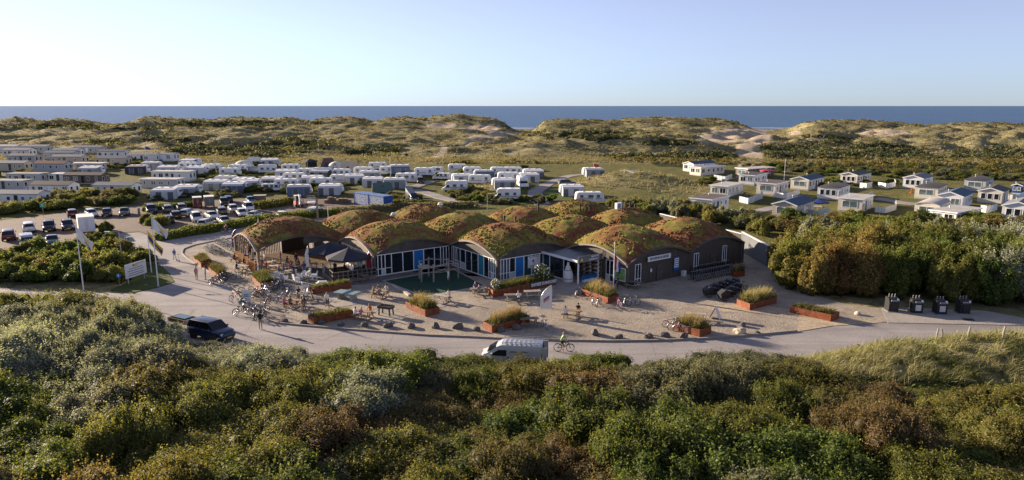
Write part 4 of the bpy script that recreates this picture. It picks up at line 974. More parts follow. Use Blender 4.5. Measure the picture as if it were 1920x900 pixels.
# ---- grasses
def blades(pos, n_per, length, width, rng, lean=(0.5, -0.1), spread=0.5, mat='blade_straw', seg=2):
    m = len(pos) * n_per; base = np.repeat(pos, n_per, 0) + np.concatenate([rng.normal(0, 0.10, (m, 2)), np.zeros((m, 1))], 1)
    L = length * rng.uniform(0.6, 1.25, m)
    dr = np.concatenate([rng.normal(0, spread, (m, 2)) + np.array(lean), np.ones((m, 1))], 1)
    dr1 = unit(dr * np.array([0.6, 0.6, 1])); dr2 = unit(dr * np.array([1.7, 1.7, 0.8]))
    p1 = base + dr1 * (L * 0.55)[:, None]; p2 = p1 + dr2 * (L * 0.5)[:, None]
    s = unit(np.cross(dr1, rng.normal(0, 1, (m, 3)))) * (width * rng.uniform(0.6, 1.3, m))[:, None]
    v = np.stack([base - s, base + s, p1 + s * 0.8, p1 - s * 0.8, p2 + s * 0.15, p2 - s * 0.15], 1).reshape(-1, 3)
    i = np.arange(m)[:, None] * 6
    f = np.stack([i + np.array([0, 1, 2, 3]), i + np.array([3, 2, 4, 5])], 1).reshape(-1, 4)
    t = np.repeat(np.clip(rng.normal(0.5, 0.25, m) , 0, 1), 2)
    return v, f, t
rng = np.random.default_rng(5)
# marram grass over the near hillock
gx = rng.uniform(14, 72, 16000); gy = rng.uniform(38, 62, 16000)
hm_ = np.maximum(np.exp(-((gx - 36) / 18) ** 2 - ((gy - 52.5) / 6.5) ** 2), np.exp(-((gx - 54) / 14) ** 2 - ((gy - 50) / 9) ** 2))
dd = np.where(inpoly(gx, gy, FLAT), -1, polydist(gx, gy, FLAT))
ok = (hm_ > 0.30 + 0.2 * rng.random(16000)) & (dd > 0.35) & (fbm(gx / 1.6, gy / 1.6, 2) > 0.36)
gp_ = np.stack([gx[ok], gy[ok], hgt(gx[ok], gy[ok]) - 0.05], -1)
sel = fbm(gp_[:, 0] / 3.1 + 4, gp_[:, 1] / 3.1, 3) > 0.43
for nm, s_, mt in (('straw_marram_grass', sel, 'blade_straw'), ('green_marram_grass', ~sel, 'blade_green')):
    v, f, t = blades(gp_[s_], 9, 0.85, 0.016, rng, (0.55, -0.15), 0.45)
    stuff(link(nm, bigmesh(nm, v, f, 4, mt, t)))
# undergrowth between the near shrubs
gx = rng.uniform(-60, 66, 26000); gy = rng.uniform(27, 72, 26000)
ok = (np.abs(gx) < 0.86 * gy + 3) & ~inpoly(gx, gy, FLAT); gx, gy = gx[ok], gy[ok]
ok = polydist(gx, gy, FLAT) > 0.5; gx, gy = gx[ok], gy[ok]; n = len(gx)
pos_ = np.stack([gx, gy, hgt(gx, gy) + rng.uniform(0.02, 0.5, n)], -1)
v, f = leaf_quads(pos_, np.tile([0, 0, 1.0], (n, 1)), rng.uniform(0.08, 0.2, n), rng)
stuff(link('undergrowth', bigmesh('undergrowth', v, f, 4, 'leaf_green', rng.random(n))))
# verge grass along the near edge of the road
gx = rng.uniform(-60, 70, 60000); gy = rng.uniform(48, 80, 60000); dd = np.where(inpoly(gx, gy, FLAT), 9, polydist(gx, gy, FLAT))
ok = (dd < 1.6) & (gy < 72); g3 = np.stack([gx[ok], gy[ok], hgt(gx[ok], gy[ok]) - 0.03], -1)
v, f, t = blades(g3, 6, 0.5, 0.014, rng, (0.3, -0.1), 0.5); stuff(link('verge_grass', bigmesh('verge_grass', v, f, 4, 'blade_green', t)))
# the dunes: tussocks and scrub, far off, uncountable
LV, LS, LB, LL = LAND
tri_ok = (LV[:, 1] > 262) & (LV[:, 1] < 610) & (np.abs(LV[:, 0]) < 0.80 * LV[:, 1] + 10)
def scatter(mask, n):
    idx = np.nonzero(mask)[0]; r2 = np.hypot(LV[idx, 0], LV[idx, 1]); w = r2 / r2.sum()
    k = rng.choice(idx, n, p=w); q = np.hypot(LV[k, 0], LV[k, 1])[:, None] * np.array([0.003, 0.005])
    xy = LV[k, :2] + rng.normal(0, 1, (n, 2)) * q
    return np.stack([xy[:, 0], xy[:, 1], hgt(xy[:, 0], xy[:, 1])], -1)
tp = scatter(tri_ok & (LS < 0.35) & (LB < 0.6), 42000)
tp = tp[fbm(tp[:, 0] / 6, tp[:, 1] / 6, 3) > 0.42]
v, f, t = blades(tp - [0, 0, 0.1], 3, 0.9, 0.16, rng, (0.35, -0.1), 0.5)
stuff(link('dune_grass', bigmesh('dune_grass', v, f, 4, 'blade_straw', t * 0.75)))
near_t = scatter((LV[:, 1] > 150) & (LV[:, 1] < 262) & (np.abs(LV[:, 0]) < 0.8 * LV[:, 1]) & (LL < 0.5), 9000)
v, f, t = blades(near_t - [0, 0, 0.1], 5, 0.8, 0.07, rng, (0.35, -0.1), 0.5)
stuff(link('hillock_grass', bigmesh('hillock_grass', v, f, 4, 'blade_straw', t * 0.8)))
def scrub_mass(name, pts, rlo, rhi, leaves, leaf, mat):
    n = len(pts); rr = rng.uniform(rlo, rhi, n); k = np.repeat(np.arange(n), leaves); m = len(k)
    d = unit(rng.normal(0, 1, (m, 3))); d[:, 2] = np.abs(d[:, 2])
    pos = pts[k] + d * (rr[k] * rng.uniform(0.8, 1.08, m))[:, None] * np.array([1.0, 1.0, 0.85])
    v, f = leaf_quads(pos, d, leaf * rng.uniform(0.6, 1.3, m), rng, 0.8)
    t = np.clip(0.5 + 0.5 * (rng.random(n)[k] - 0.5) + rng.normal(0, 0.15, m), 0, 1)
    stuff(link(name, bigmesh(name, v, f, 4, mat, t)))
sp_ = scatter(tri_ok & (LB > 0.45) & (LS < 0.3), 4200); sp_ = sp_[fbm(sp_[:, 0] / 12, sp_[:, 1] / 18, 3) > 0.44]; scrub_mass('dune_scrub', sp_, 0.9, 2.2, 40, 0.36, 'leaf_scrub')
sp_ = scatter(tri_ok & (LB > 0.3) & (LS < 0.3), 1300); scrub_mass('grey_dune_scrub', sp_, 0.8, 1.8, 30, 0.40, 'leaf_grey')
sp_ = scatter((LV[:, 1] > 150) & (LV[:, 1] < 262) & (np.abs(LV[:, 0]) < 0.8 * LV[:, 1]) & (LB > 0.5), 260); scrub_mass('hillock_scrub', sp_, 0.8, 1.6, 60, 0.26, 'leaf_olive')
rp = scatter((LV[:, 1] > 535) & (LV[:, 1] < 592) & (np.abs(LV[:, 0]) < 0.8 * LV[:, 1]) & (LS < 0.4) & (LV[:, 2] > 4), 1300); scrub_mass('ridge_scrub', rp - [0, 0, 0.3], 0.8, 1.7, 24, 0.45, 'leaf_brown')
# ================================================================== cars, vans, trailers
mk('tyre', (0.02, 0.02, 0.021), 0.8, var=0.2); mk('rim', (0.35, 0.36, 0.37), 0.35, metal=0.8)
mk('headlamp', (0.75, 0.76, 0.78), 0.15, var=0.05); mk('tail_lamp', (0.32, 0.012, 0.01), 0.25, var=0.1); mk('plate_yellow', (0.62, 0.42, 0.02), 0.5, var=0.05)
mk('rubber_trim', (0.03, 0.03, 0.032), 0.6)
for nm, c in dict(white=(0.72, 0.72, 0.72), silver=(0.42, 0.44, 0.46), grey=(0.12, 0.125, 0.13), black=(0.012, 0.013, 0.015), navy=(0.014, 0.025, 0.06), maroon=(0.10, 0.014, 0.014), blue=(0.04, 0.10, 0.20), teal_grey=(0.10, 0.14, 0.17), cream=(0.55, 0.52, 0.46), red=(0.35, 0.02, 0.015), van_silver=(0.58, 0.59, 0.59), green=(0.03, 0.07, 0.05)).items():
    mk('paint_' + nm, c, 0.32, metal=0.25 if nm in ('silver', 'van_silver', 'blue', 'teal_grey') else 0.0, var=0.05, scale=1.5, coat=0.25 if nm in ('black', 'navy', 'grey') else 0.6)
def wheel(parent, x, y, r, w=0.22):
    o = link('wheel', None, parent, (x, y, r)); s = 1 if y > 0 else -1
    mb = MB(); mb.lathe([(r * 0.62, -w / 2), (r * 0.93, -w / 2), (r, -w * 0.3), (r, w * 0.3), (r * 0.93, w / 2), (r * 0.62, w / 2)], 16); t = mb.build('tyre', 'tyre', o, 40); t.rotation_euler = (math.pi / 2, 0, 0)
    mb = MB(); mb.lathe([(0.04, w * 0.30), (r * 0.2, w * 0.42), (r * 0.58, w * 0.32), (r * 0.63, w * 0.46), (r * 0.63, -w * 0.4)], 12); t = mb.build('rim', 'rim', o, 40); t.rotation_euler = (math.pi / 2 * (-s), 0, 0)
    return o
def body_ring(x, w, zb, zs, zt):
    p = [(0.80 * w, zb), (0.97 * w, zb + 0.10), (w, (zb + zs) * 0.5), (0.985 * w, zs - 0.10), (0.93 * w, zs), (0.72 * w, zt), (0.30 * w, zt + 0.015)]
    return [(x, y, z) for y, z in p] + [(x, -y, z) for y, z in p[::-1]]
CARKIND = dict(  # length, width, height, roof front/rear, bonnet length share, tail share
    hatch=dict(L=4.1, W=1.74, Ht=1.48, wb=0.30, rf=0.10, rr=-0.40, tb=-0.47, hood=0.90, tail=0.95),
    estate=dict(L=4.6, W=1.8, Ht=1.48, wb=0.27, rf=0.09, rr=-0.42, tb=-0.48, hood=0.88, tail=0.95),
    suv=dict(L=4.6, W=1.86, Ht=1.70, wb=0.27, rf=0.11, rr=-0.42, tb=-0.48, hood=1.02, tail=1.08),
    mpv=dict(L=4.5, W=1.82, Ht=1.78, wb=0.36, rf=0.17, rr=-0.44, tb=-0.485, hood=1.0, tail=1.08),
    saloon=dict(L=4.5, W=1.78, Ht=1.44, wb=0.24, rf=0.07, rr=-0.22, tb=-0.38, hood=0.88, tail=0.98))
CARS = {}
def make_car(kind):
    k = CARKIND[kind]; L, W, Ht = k['L'], k['W'], k['Ht']; w = W / 2; root = thing('parked_car', 'x', 'car', (0, 0, -50))
    zs = k['hood']; zt = k['tail']; gc = 0.20 if kind != 'suv' else 0.26
    st = [(-0.50, 0.86, gc + 0.16, zt - 0.16, zt - 0.10), (-0.485, 0.94, gc + 0.06, zt - 0.05, zt), (-0.40, 1.0, gc, zt, zt + 0.02), (-0.2, 1.0, gc, (zs + zt) / 2, (zs + zt) / 2 + 0.03), (0.05, 1.0, gc, zs + 0.01, zs + 0.04), (k['wb'], 1.0, gc, zs - 0.02, zs + 0.03), (0.40, 0.975, gc, zs - 0.08, zs - 0.03), (0.47, 0.90, gc + 0.04, zs - 0.17, zs - 0.13), (0.50, 0.76, gc + 0.12, zs - 0.30, zs - 0.27)]
    mb = MB(); mb.loft([body_ring(x * L, w * ww, a, b, c) for x, ww, a, b, c in st]); mb.build('body', 'paint_white', root, 50)
    # glass house
    def cab(x, wy, z): return [(x, wy, z), (x, -wy, z)]
    zb = zs - 0.02; zb2 = zt - 0.02; zr = Ht - 0.05
    q = [(k['wb'] * L, 0.86 * w, zb, k['rf'] * L, 0.70 * w, zr), (k['tb'] * L, 0.84 * w, zb2, k['rr'] * L, 0.68 * w, zr - 0.03)]
    (xa, wa, za, xb, wb_, zb_), (xc, wc, zc, xd, wd, zd) = q
    vs = [(xa, wa, za), (xa, -wa, za), (xb, -wb_, zb_), (xb, wb_, zb_), (xc, wc, zc), (xc, -wc, zc), (xd, -wd, zd), (xd, wd, zd)]
    mb = MB(); mb.add(vs, [(0, 1, 2, 3), (5, 4, 7, 6), (0, 3, 7, 4), (1, 5, 6, 2), (3, 2, 6, 7)]); mb.build('windows', 'car_glass', root)
    mb = MB(); xm = (xb + xd) / 2
    mb.loft([[(x, y * s_, z + dz) for y, dz in ((1.02, 0.0), (0.9, 0.05), (0.3, 0.07), (-0.3, 0.07), (-0.9, 0.05), (-1.02, 0.0))] for x, s_, z in ((xb + 0.03, wb_ * 0.98, zb_ - 0.01), (xb - 0.25, wb_ * 1.02, zb_ + 0.01), (xm, wb_ * 1.03, zr), (xd + 0.15, wd * 1.02, zd + 0.01), (xd - 0.06, wd, zd - 0.03))])
    for s in (1, -1):
        mb.bar((xa, s * wa, za), (xb, s * wb_ * 1.01, zb_), 0.07); mb.bar((xc, s * wc, zc), (xd, s * wd * 1.01, zd), 0.13)
        mb.bar((xm + 0.1, s * (wa + 0.005), (za + zc) / 2), (xm + 0.06, s * (wb_ + 0.005), zr), 0.08)
    mb.build('roof', 'paint_white', root, 50)
    for x in (0.31 * L, -0.30 * L):
        for s in (1, -1):
            wheel(root, x, s * (w - 0.12), 0.33 if kind != 'suv' else 0.37)
            mb = MB(); mb.lathe([(0.41 if kind != 'suv' else 0.45, -0.02), (0.41 if kind != 'suv' else 0.45, 0.02)], 16); a = mb.build('wheel_arch', 'rubber_trim', root, loc=(x, s * (w - 0.004), 0.36)); a.rotation_euler = (math.pi / 2, 0, 0)
    for s in (1, -1):
        mb = MB(); mb.box((0.468 * L, s * w * 0.66, zs - 0.22), (0.14, 0.36, 0.15), s * -0.35); mb.build('headlight', 'headlamp', root)
        mb = MB(); mb.box((-0.488 * L, s * w * 0.78, zt - 0.16), (0.08, 0.20, 0.30)); mb.build('tail_light', 'tail_lamp', root)
        mb = MB(); mb.box((k['wb'] * L - 0.35, s * (w + 0.08), zs + 0.08), (0.12, 0.2, 0.13)); mb.build('mirror', 'paint_white', root)
    mb = MB(); mb.box((0.497 * L, 0, 0.42), (0.05, 1.1, 0.22)); mb.build('grille', 'rubber_trim', root)
    mb = MB(); mb.box((0.515 * L, 0, 0.44), (0.02, 0.52, 0.11)); mb.build('number_plate', 'plate_yellow', root)
    mb = MB(); mb.box((-0.505 * L, 0, 0.62), (0.02, 0.52, 0.11)); mb.build('number_plate', 'plate_yellow', root)
    mb = MB(); mb.box((-0.492 * L, 0, 0.38), (0.10, W * 0.86, 0.16)); mb.build('bumper', 'rubber_trim', root)
    CARS[kind] = root
for k in CARKIND: make_car(k)
USED = set()
def car(kind, px, py, deg, colour, label, group='cars in the car park', s=1.0):
    p = hit(px, py)
    root = CARS[kind]
    if group == 'cars in the car park': deg += 0.75 * math.degrees(math.atan2(-p[0], p[1]))   # bays run towards the entrance
    r = dup(root, (p[0], p[1], p[2] + 0.025), R(deg), label, group, s if s != 1.0 else None)
    for c in r.children:
        if c.name.split('.')[0] in ('body', 'roof', 'mirror'): paint(c, 'paint_' + colour)
    return r
CAR_LIST = [('suv', 17, 449, 98, 'maroon', 'maroon car parked tail-on beside the light van'), ('saloon', 99, 458, -80, 'teal_grey', 'silver-blue hatchback parked nose-on by the island shrubs'),
    ('suv', 55, 434, 100, 'white', 'white car with yellow plate parked behind the light van'), ('suv', 93, 432, -82, 'black', 'black off-roader with yellow plate two places from the box trailer'), ('suv', 128, 430, -80, 'navy', 'dark blue off-roader next to the white box trailer'),
    ('hatch', 136, 406, 100, 'maroon', 'dark red hatchback in the back row behind the box trailer'), ('hatch', 172, 406, -72, 'white', 'white hatchback in the back row behind the box trailer'), ('hatch', 201, 405, -85, 'black', 'black hatchback parked alone by the bank, next to a dark saloon'), ('saloon', 234, 403, -85, 'grey', 'dark grey saloon parked alone by the bank, nearest the lane corner bush'),
    ('suv', 284, 399, -80, 'navy', 'navy off-roader parked by the hedge next to the litter bin'), ('estate', 315, 397, 100, 'grey', 'charcoal estate car parked by the hedge next to the navy off-roader'), ('estate', 341, 394, 100, 'grey', 'dark estate car parked beside the red box trailer'), ('suv', 421, 385, -80, 'black', 'black off-roader parked beyond the grey covered trailer'),
    ('hatch', 317, 418, 100, 'black', 'black hatchback by the lane corner bush, lower of two'), ('hatch', 330, 409, 100, 'black', 'black hatchback with red tail lamps next to the white vans'), ('estate', 352, 405, 75, 'silver', 'silver estate car parked beside the tall white people carrier'), ('mpv', 369, 415, -78, 'white', 'tall white people carrier in the middle of the car park'), ('saloon', 398, 410, -70, 'white', 'white saloon parked to the side of the tall white people carrier'), ('estate', 416, 401, 100, 'grey', 'grey car between the white saloon and the white hatchbacks'),
    ('hatch', 438, 397, -75, 'cream', 'cream hatchback parked behind the small white one'), ('mpv', 466, 395, -75, 'white', 'white people carrier at the far end of the car park'), ('hatch', 454, 405, -75, 'white', 'small white hatchback in front of the white people carrier'), ('hatch', 388, 425, 70, 'cream', 'cream hatchback half hidden by the long hedge'), ('saloon', 421, 420, -70, 'silver', 'silver saloon with its roof showing over the long hedge'), ('saloon', 478, 409, 70, 'cream', 'pale saloon at the hedge end of the car park'), ('hatch', 532, 411, -68, 'white', 'white hatchback parked alone on the open paving by the hedge'),
    ('estate', 428, 379, 100, 'navy', 'dark blue estate car behind the black off-roader by the awnings'), ('hatch', 471, 381, -75, 'blue', 'blue-grey hatchback by the wooden shed at the car park edge')]
for a in CAR_LIST: car(*a)
car('suv', 788, 344, -80, 'black', 'black car parked beside the white campervan on the camping field', 'cars on the camping field')
car('estate', 1063, 347, 10, 'grey', 'dark estate car parked on the lawn by the curving camp lane', 'cars on the camping field')
fs = car('suv', 398, 634, -28, 'navy', 'dark blue off-roader with a small trailer stopped on the road by the thicket', 'vehicles on the road', 1.03)
# open trailer behind it
a = hit(348, 616); tr = thing('open_trailer', 'small open box trailer with a green load hitched behind the dark off-roader', 'trailer', (a[0] - 0.5, a[1] + 0.6, 0.03), R(-28))
mb = MB(); mb.box((0, 0, 0.55), (2.6, 1.4, 0.08)); mb.build('bed', 'timber_grey', tr)
for y in (-0.7, 0.7): mb = MB(); mb.box((0, y, 0.75), (2.6, 0.05, 0.4)); mb.build('side_board', 'timber_warm', tr)
for x in (-1.3, 1.3): mb = MB(); mb.box((x, 0, 0.75), (0.05, 1.35, 0.4)); mb.build('end_board', 'timber_pale', tr)
mb = MB(); mb.box((0, 0, 0.86), (2.3, 1.2, 0.35), taper=0.8); mb.build('load', 'paint_green', tr)
for y in (-0.82, 0.82): wheel(tr, 0, y, 0.3, 0.16)
mb = MB(); mb.bar((1.3, 0, 0.5), (2.5, 0, 0.45), 0.08); mb.build('drawbar', 'steel', tr)
# ---- panel vans
def loft_van(root, prof_fn, paintm, L): pass
def make_van(px, py, deg, paintn, label, group, L=5.2, W=1.95, Ht=1.97, rack=False, deco=False, name='panel_van'):
    p = hit(px, py); v = thing(name, label, 'van', (p[0], p[1], p[2] + 0.03), R(deg), group); w = W / 2
    # rings along x, nose at +x
    def ring(x, zb, zt, wt, wb=1.0, zmid=1.05):
        pts = [(0.9 * wb, zb), (wb, zb + 0.15), (wb, zmid), (wt * 1.01, min(zt - 0.12, max(zmid + 0.05, zt - 0.35))), (wt * 0.93, zt - 0.03), (wt * 0.5, zt + 0.01)]
        return [(x, y * w, z) for y, z in pts] + [(x, -y * w, z) for y, z in pts[::-1]]
    h = L / 2
    mb = MB(); mb.loft([ring(-h, 0.36, Ht - 0.04, 0.90, 0.97), ring(-h + 0.08, 0.30, Ht, 0.93), ring(0.6, 0.28, Ht, 0.93), ring(h - 1.75, 0.28, Ht - 0.03, 0.91), ring(h - 1.35, 0.28, Ht - 0.22, 0.86), ring(h - 0.62, 0.28, 1.22, 0.90, 1.0, 0.9), ring(h - 0.25, 0.30, 1.06, 0.86, 0.97, 0.8), ring(h - 0.03, 0.34, 0.82, 0.78, 0.86, 0.62), ring(h, 0.42, 0.70, 0.7, 0.76, 0.55)]); mb.build('body', paintn, v, 38)
    mb = MB(); mb.add([(h - 1.33, 0.80 * w, Ht - 0.25), (h - 1.33, -0.80 * w, Ht - 0.25), (h - 0.60, -0.88 * w, 1.235), (h - 0.60, 0.88 * w, 1.235)], [(0, 1, 2, 3)])
    wsn = mb.build('windscreen', 'car_glass', v); wsn.location = (0.03, 0, 0.03)
    for s in (1, -1):
        mb = MB(); mb.add([(h - 2.25, s * w * 0.965, Ht - 0.42), (h - 1.60, s * w * 0.955, Ht - 0.42), (h - 0.86, s * w * 1.0, 1.12), (h - 0.95, s * w * 1.012, 1.06), (h - 2.25, s * w * 1.012, 1.06)], [(0, 1, 2, 3, 4)])
        sw = mb.build('side_window', 'car_glass', v); sw.location = (0, s * 0.035, 0)
        mb = MB(); mb.box((h - 1.0, s * (w + 0.14), 1.15), (0.12, 0.22, 0.26)); mb.build('mirror', 'paint_white' if deco else 'rubber_trim', v)
        mb = MB(); mb.box((h - 0.22, s * w * 0.72, 0.86), (0.26, 0.3, 0.2), s * -0.4); mb.build('headlight', 'headlamp', v)
        mb = MB(); mb.box((-h + 0.0, s * w * 0.92, 1.0), (0.06, 0.14, 0.7)); mb.build('tail_light', 'tail_lamp', v)
        for x in (h - 0.95, -h + 1.0):
            wheel(v, x, s * (w - 0.13), 0.34)
            mb = MB(); mb.lathe([(0.42, -0.02), (0.42, 0.02)], 16); a_ = mb.build('wheel_arch', 'rubber_trim', v, loc=(x, s * (w - 0.004), 0.37)); a_.rotation_euler = (math.pi / 2, 0, 0)
        mb = MB(); mb.box((h - 2.38, s * (w + 0.012), 0.92), (0.18, 0.03, 0.05)); mb.build('door_handle', 'rubber_trim', v)
        if deco:
            mb = MB()
            for a_, b_ in (((-h + 0.25, 1.55), (-h + 0.25, 1.2)), ((-h + 0.25, 1.2), (-h + 0.5, 1.02)), ((-h + 0.5, 1.02), (0.15, 1.02)), ((0.15, 1.02), (0.42, 1.2))): mb.bar((a_[0], s * (w + 0.006), a_[1]), (b_[0], s * (w + 0.006), b_[1]), 0.02, 0.045)
            mb.build('panel_crease', 'paint_white', v)
            mb = MB(); y0 = s * (w + 0.004); mb.prism([(-0.95, 1.22), (-0.35, 1.22), (-0.5, 1.36), (-0.62, 1.5), (-0.75, 1.4)], min(y0, y0 + s * 0.012), max(y0, y0 + s * 0.012)); mb.build('emblem', 'sun_yellow', v)
            for x0 in (-1.15, -0.2): mb = MB(); mb.box((x0, y0, 1.42), (0.5, 0.02, 0.12)); mb.build('lettering', 'print_grey', v)
    mb = MB(); mb.box((h + 0.0, 0, 0.5), (0.08, 1.3, 0.3)); mb.build('grille', 'rubber_trim', v)
    mb = MB(); mb.box((-h - 0.012, 0, 0.55), (0.02, 0.5, 0.11)); mb.build('number_plate', 'plate_yellow', v)
    if deco:   # tailgate open, shade of the load space put in as a dark panel
        mb = MB(); mb.box((-h - 0.02, 0, 1.12), (0.05, 1.55, 1.4)); mb.build('load_shade_panel', 'interior_dark', v)
        for s in (1, -1):
            mb = MB(); mb.box((-h - 0.20, s * 0.93, 1.1), (0.40, 0.06, 1.55)); mb.build('rear_door', paintn, v)
    if rack:
        rk = link('roof_rack', None, v, (0, 0, Ht))
        for s in (1, -1):
            for z in (0.08, 0.22): mb = MB(); mb.bar((-h + 0.1, s * 0.84, z), (h - 1.9, s * 0.84, z), 0.035); mb.build('rail', 'steel', rk)
            for x in np.linspace(-h + 0.1, h - 1.9, 5): mb = MB(); mb.bar((x, s * 0.84, 0), (x, s * 0.84, 0.24), 0.035); mb.build('post', 'steel', rk)
        for x in np.linspace(-h + 0.1, h - 1.9, 9): mb = MB(); mb.bar((x, -0.84, 0.09), (x, 0.84, 0.09), 0.05); mb.build('crossbar', 'steel', rk)
    return v
make_van(960, 683, 173, 'paint_van_silver', 'silver panel van with roof rack and yellow emblem on the road, rear doors open', 'vehicles on the road', rack=True, deco=True)
make_van(52, 463, -52, 'paint_silver', 'light van with dark windscreen parked nose-on by the island shrubs', 'cars in the car park', 4.9, 1.85, 1.9)
make_van(591, 404, 80, 'paint_white', 'small white van parked by the hedge and the wooden post', 'cars in the car park', 4.2, 1.75, 1.75)
# ---- trailers and works gear in the car park
def box_trailer(px, py, deg, size, mat, label, door=True):
    p = hit(px, py); L, W, h = size; t = thing('box_trailer', label, 'trailer', (p[0], p[1], 0.03), R(deg), 'trailers in the car park')
    mb = MB(); mb.box((0, 0, 0.5 + h / 2), (L, W, h)); bo = mb.build('box', mat, t)
    mb = MB(); mb.box((0, 0, 0.55 + h), (L + 0.06, W + 0.06, 0.1)); mb.build('roof', 'white_paint', t)
    for s in (-0.25, 0.25): mb = MB(); mb.box((-L / 2 - 0.02, s * W * 0.97, 0.5 + h / 2), (0.04, W * 0.46, h * 0.94)); d = mb.build('door', mat, t); mb = MB(); mb.bar((-L / 2 - 0.06, s * W * 0.2, 0.8), (-L / 2 - 0.06, s * W * 0.2, h + 0.2), 0.04); mb.build('lock_bar', 'steel', d)
    for y in (-W / 2 + 0.1, W / 2 - 0.1): wheel(t, -0.3, y, 0.32, 0.2)
    mb = MB(); mb.box((-L / 2 - 0.03, 0, 0.42), (0.06, W, 0.12)); mb.build('rear_bar', 'tail_lamp', t)
    mb = MB(); mb.bar((L / 2, 0, 0.5), (L / 2 + 1.2, 0, 0.45), 0.1); mb.build('drawbar', 'steel', t)
box_trailer(163, 437, 125, (4.2, 2.4, 2.45), 'white_paint', 'tall white box trailer with double rear doors')
box_trailer(371, 389, 118, (2.4, 1.7, 1.7), 'paint_maroon', 'dark red enclosed trailer in the back row')
box_trailer(393, 388, 118, (2.8, 1.9, 1.8), 'paint_grey', 'grey covered trailer in the back row')
p = hit(559, 388); ex = thing('mini_excavator', 'small red and white excavator with folded boom on the car park edge', 'excavator', p, R(-60))
mk('digger_red', (0.45, 0.03, 0.02), 0.45); 
for y in (-0.65, 0.65): mb = MB(); mb.prism([(-1.1, 0.1), (-0.9, 0.0), (0.9, 0.0), (1.1, 0.1), (1.1, 0.4), (0.9, 0.55), (-0.9, 0.55), (-1.1, 0.4)], y - 0.2, y + 0.2); mb.build('track', 'tyre', ex)
mb = MB(); mb.box((-0.1, 0, 0.95), (2.0, 1.4, 0.7), taper=0.92); mb.build('chassis', 'digger_red', ex)
mb = MB()
for x in (-0.6, 0.5):
    for y in (-0.55, 0.55): mb.bar((x, y, 1.3), (x, y, 2.5), 0.08)
mb.box((-0.05, 0, 2.52), (1.3, 1.25, 0.1)); mb.build('cab_frame', 'white_paint', ex)
mb = MB(); mb.box((-0.05, 0, 1.9), (1.05, 1.06, 1.15)); mb.build('cab_glass', 'car_glass', ex)
bm_ = link('boom', None, ex)
mb = MB(); mb.bar((0.9, 0, 1.0), (1.6, 0, 2.9), 0.22, 0.28); mb.build('boom_arm', 'white_paint', bm_); mb = MB(); mb.bar((1.6, 0, 2.9), (2.2, 0, 1.4), 0.18, 0.24); mb.build('dipper_arm', 'white_paint', bm_); mb = MB(); mb.box((2.15, 0, 1.1), (0.4, 0.5, 0.5), taper=0.6); mb.build('bucket', 'steel', bm_)
p = hit(584, 384); ct = thing('cage_trailer', 'flat trailer with mesh end gates parked next to the small excavator', 'trailer', p, R(-70), None)
mb = MB(); mb.box((0, 0, 0.6), (3.2, 1.7, 0.16)); mb.build('bed', 'white_paint', ct)
for x in (-1.6, 1.6):
    g = link('mesh_gate', None, ct, (x, 0, 0.65)); mb = MB()
    for y in np.linspace(-0.85, 0.85, 7): mb.bar((0, y, 0), (0, y, 1.2), 0.04)
    for z in (0.05, 0.6, 1.15): mb.bar((0, -0.85, z), (0, 0.85, z), 0.05)
    mb.build('bars', 'steel', g)
for y in (-0.9, 0.9): wheel(ct, 0, y, 0.32, 0.2)
# ---- two shipping containers, white print on the long sides
def container_print():
    m, nt, o = _new('container_print'); b = N(nt, 'BsdfPrincipled'); nt.links.new(b.outputs[0], o.inputs[0]); b.inputs['Roughness'].default_value = 0.55
    tc = N(nt, 'TexCoord'); mp = N(nt, 'Mapping'); mp.inputs['Rotation'].default_value = (math.pi / 2, 0, 0); nt.links.new(tc.outputs['Object'], mp.inputs[0])
    br = N(nt, 'TexBrick'); br.inputs['Scale'].default_value = 2.6; br.inputs['Mortar Size'].default_value = 0.045; br.inputs['Brick Width'].default_value = 0.55; br.inputs['Row Height'].default_value = 0.55; br.offset = 0.0
    br.inputs['Color1'].default_value = (1, 1, 1, 1); br.inputs['Color2'].default_value = (0.8, 0.8, 0.8, 1); br.inputs['Mortar'].default_value = (0, 0, 0, 1)
    nt.links.new(mp.outputs[0], br.inputs['Vector']); n = noise(nt, 7.0, 1, 0.4, vec=mp.outputs[0])
    f = ramp(nt, n.outputs[0], [(0.44, 0.0), (0.47, 1.0)]).outputs[0]
    c = mixc(nt, mixc(nt, 1.0, br.outputs['Color'], f, 'MULTIPLY'), (0.05, 0.13, 0.33), (0.72, 0.73, 0.75)); nt.links.new(c, b.inputs['Base Color'])
container_print(); mk('container_blue', (0.008, 0.07, 0.30), 0.45, var=0.15, scale=1.0); mk('container_roof', (0.10, 0.18, 0.36), 0.5, var=0.2, scale=1.0)
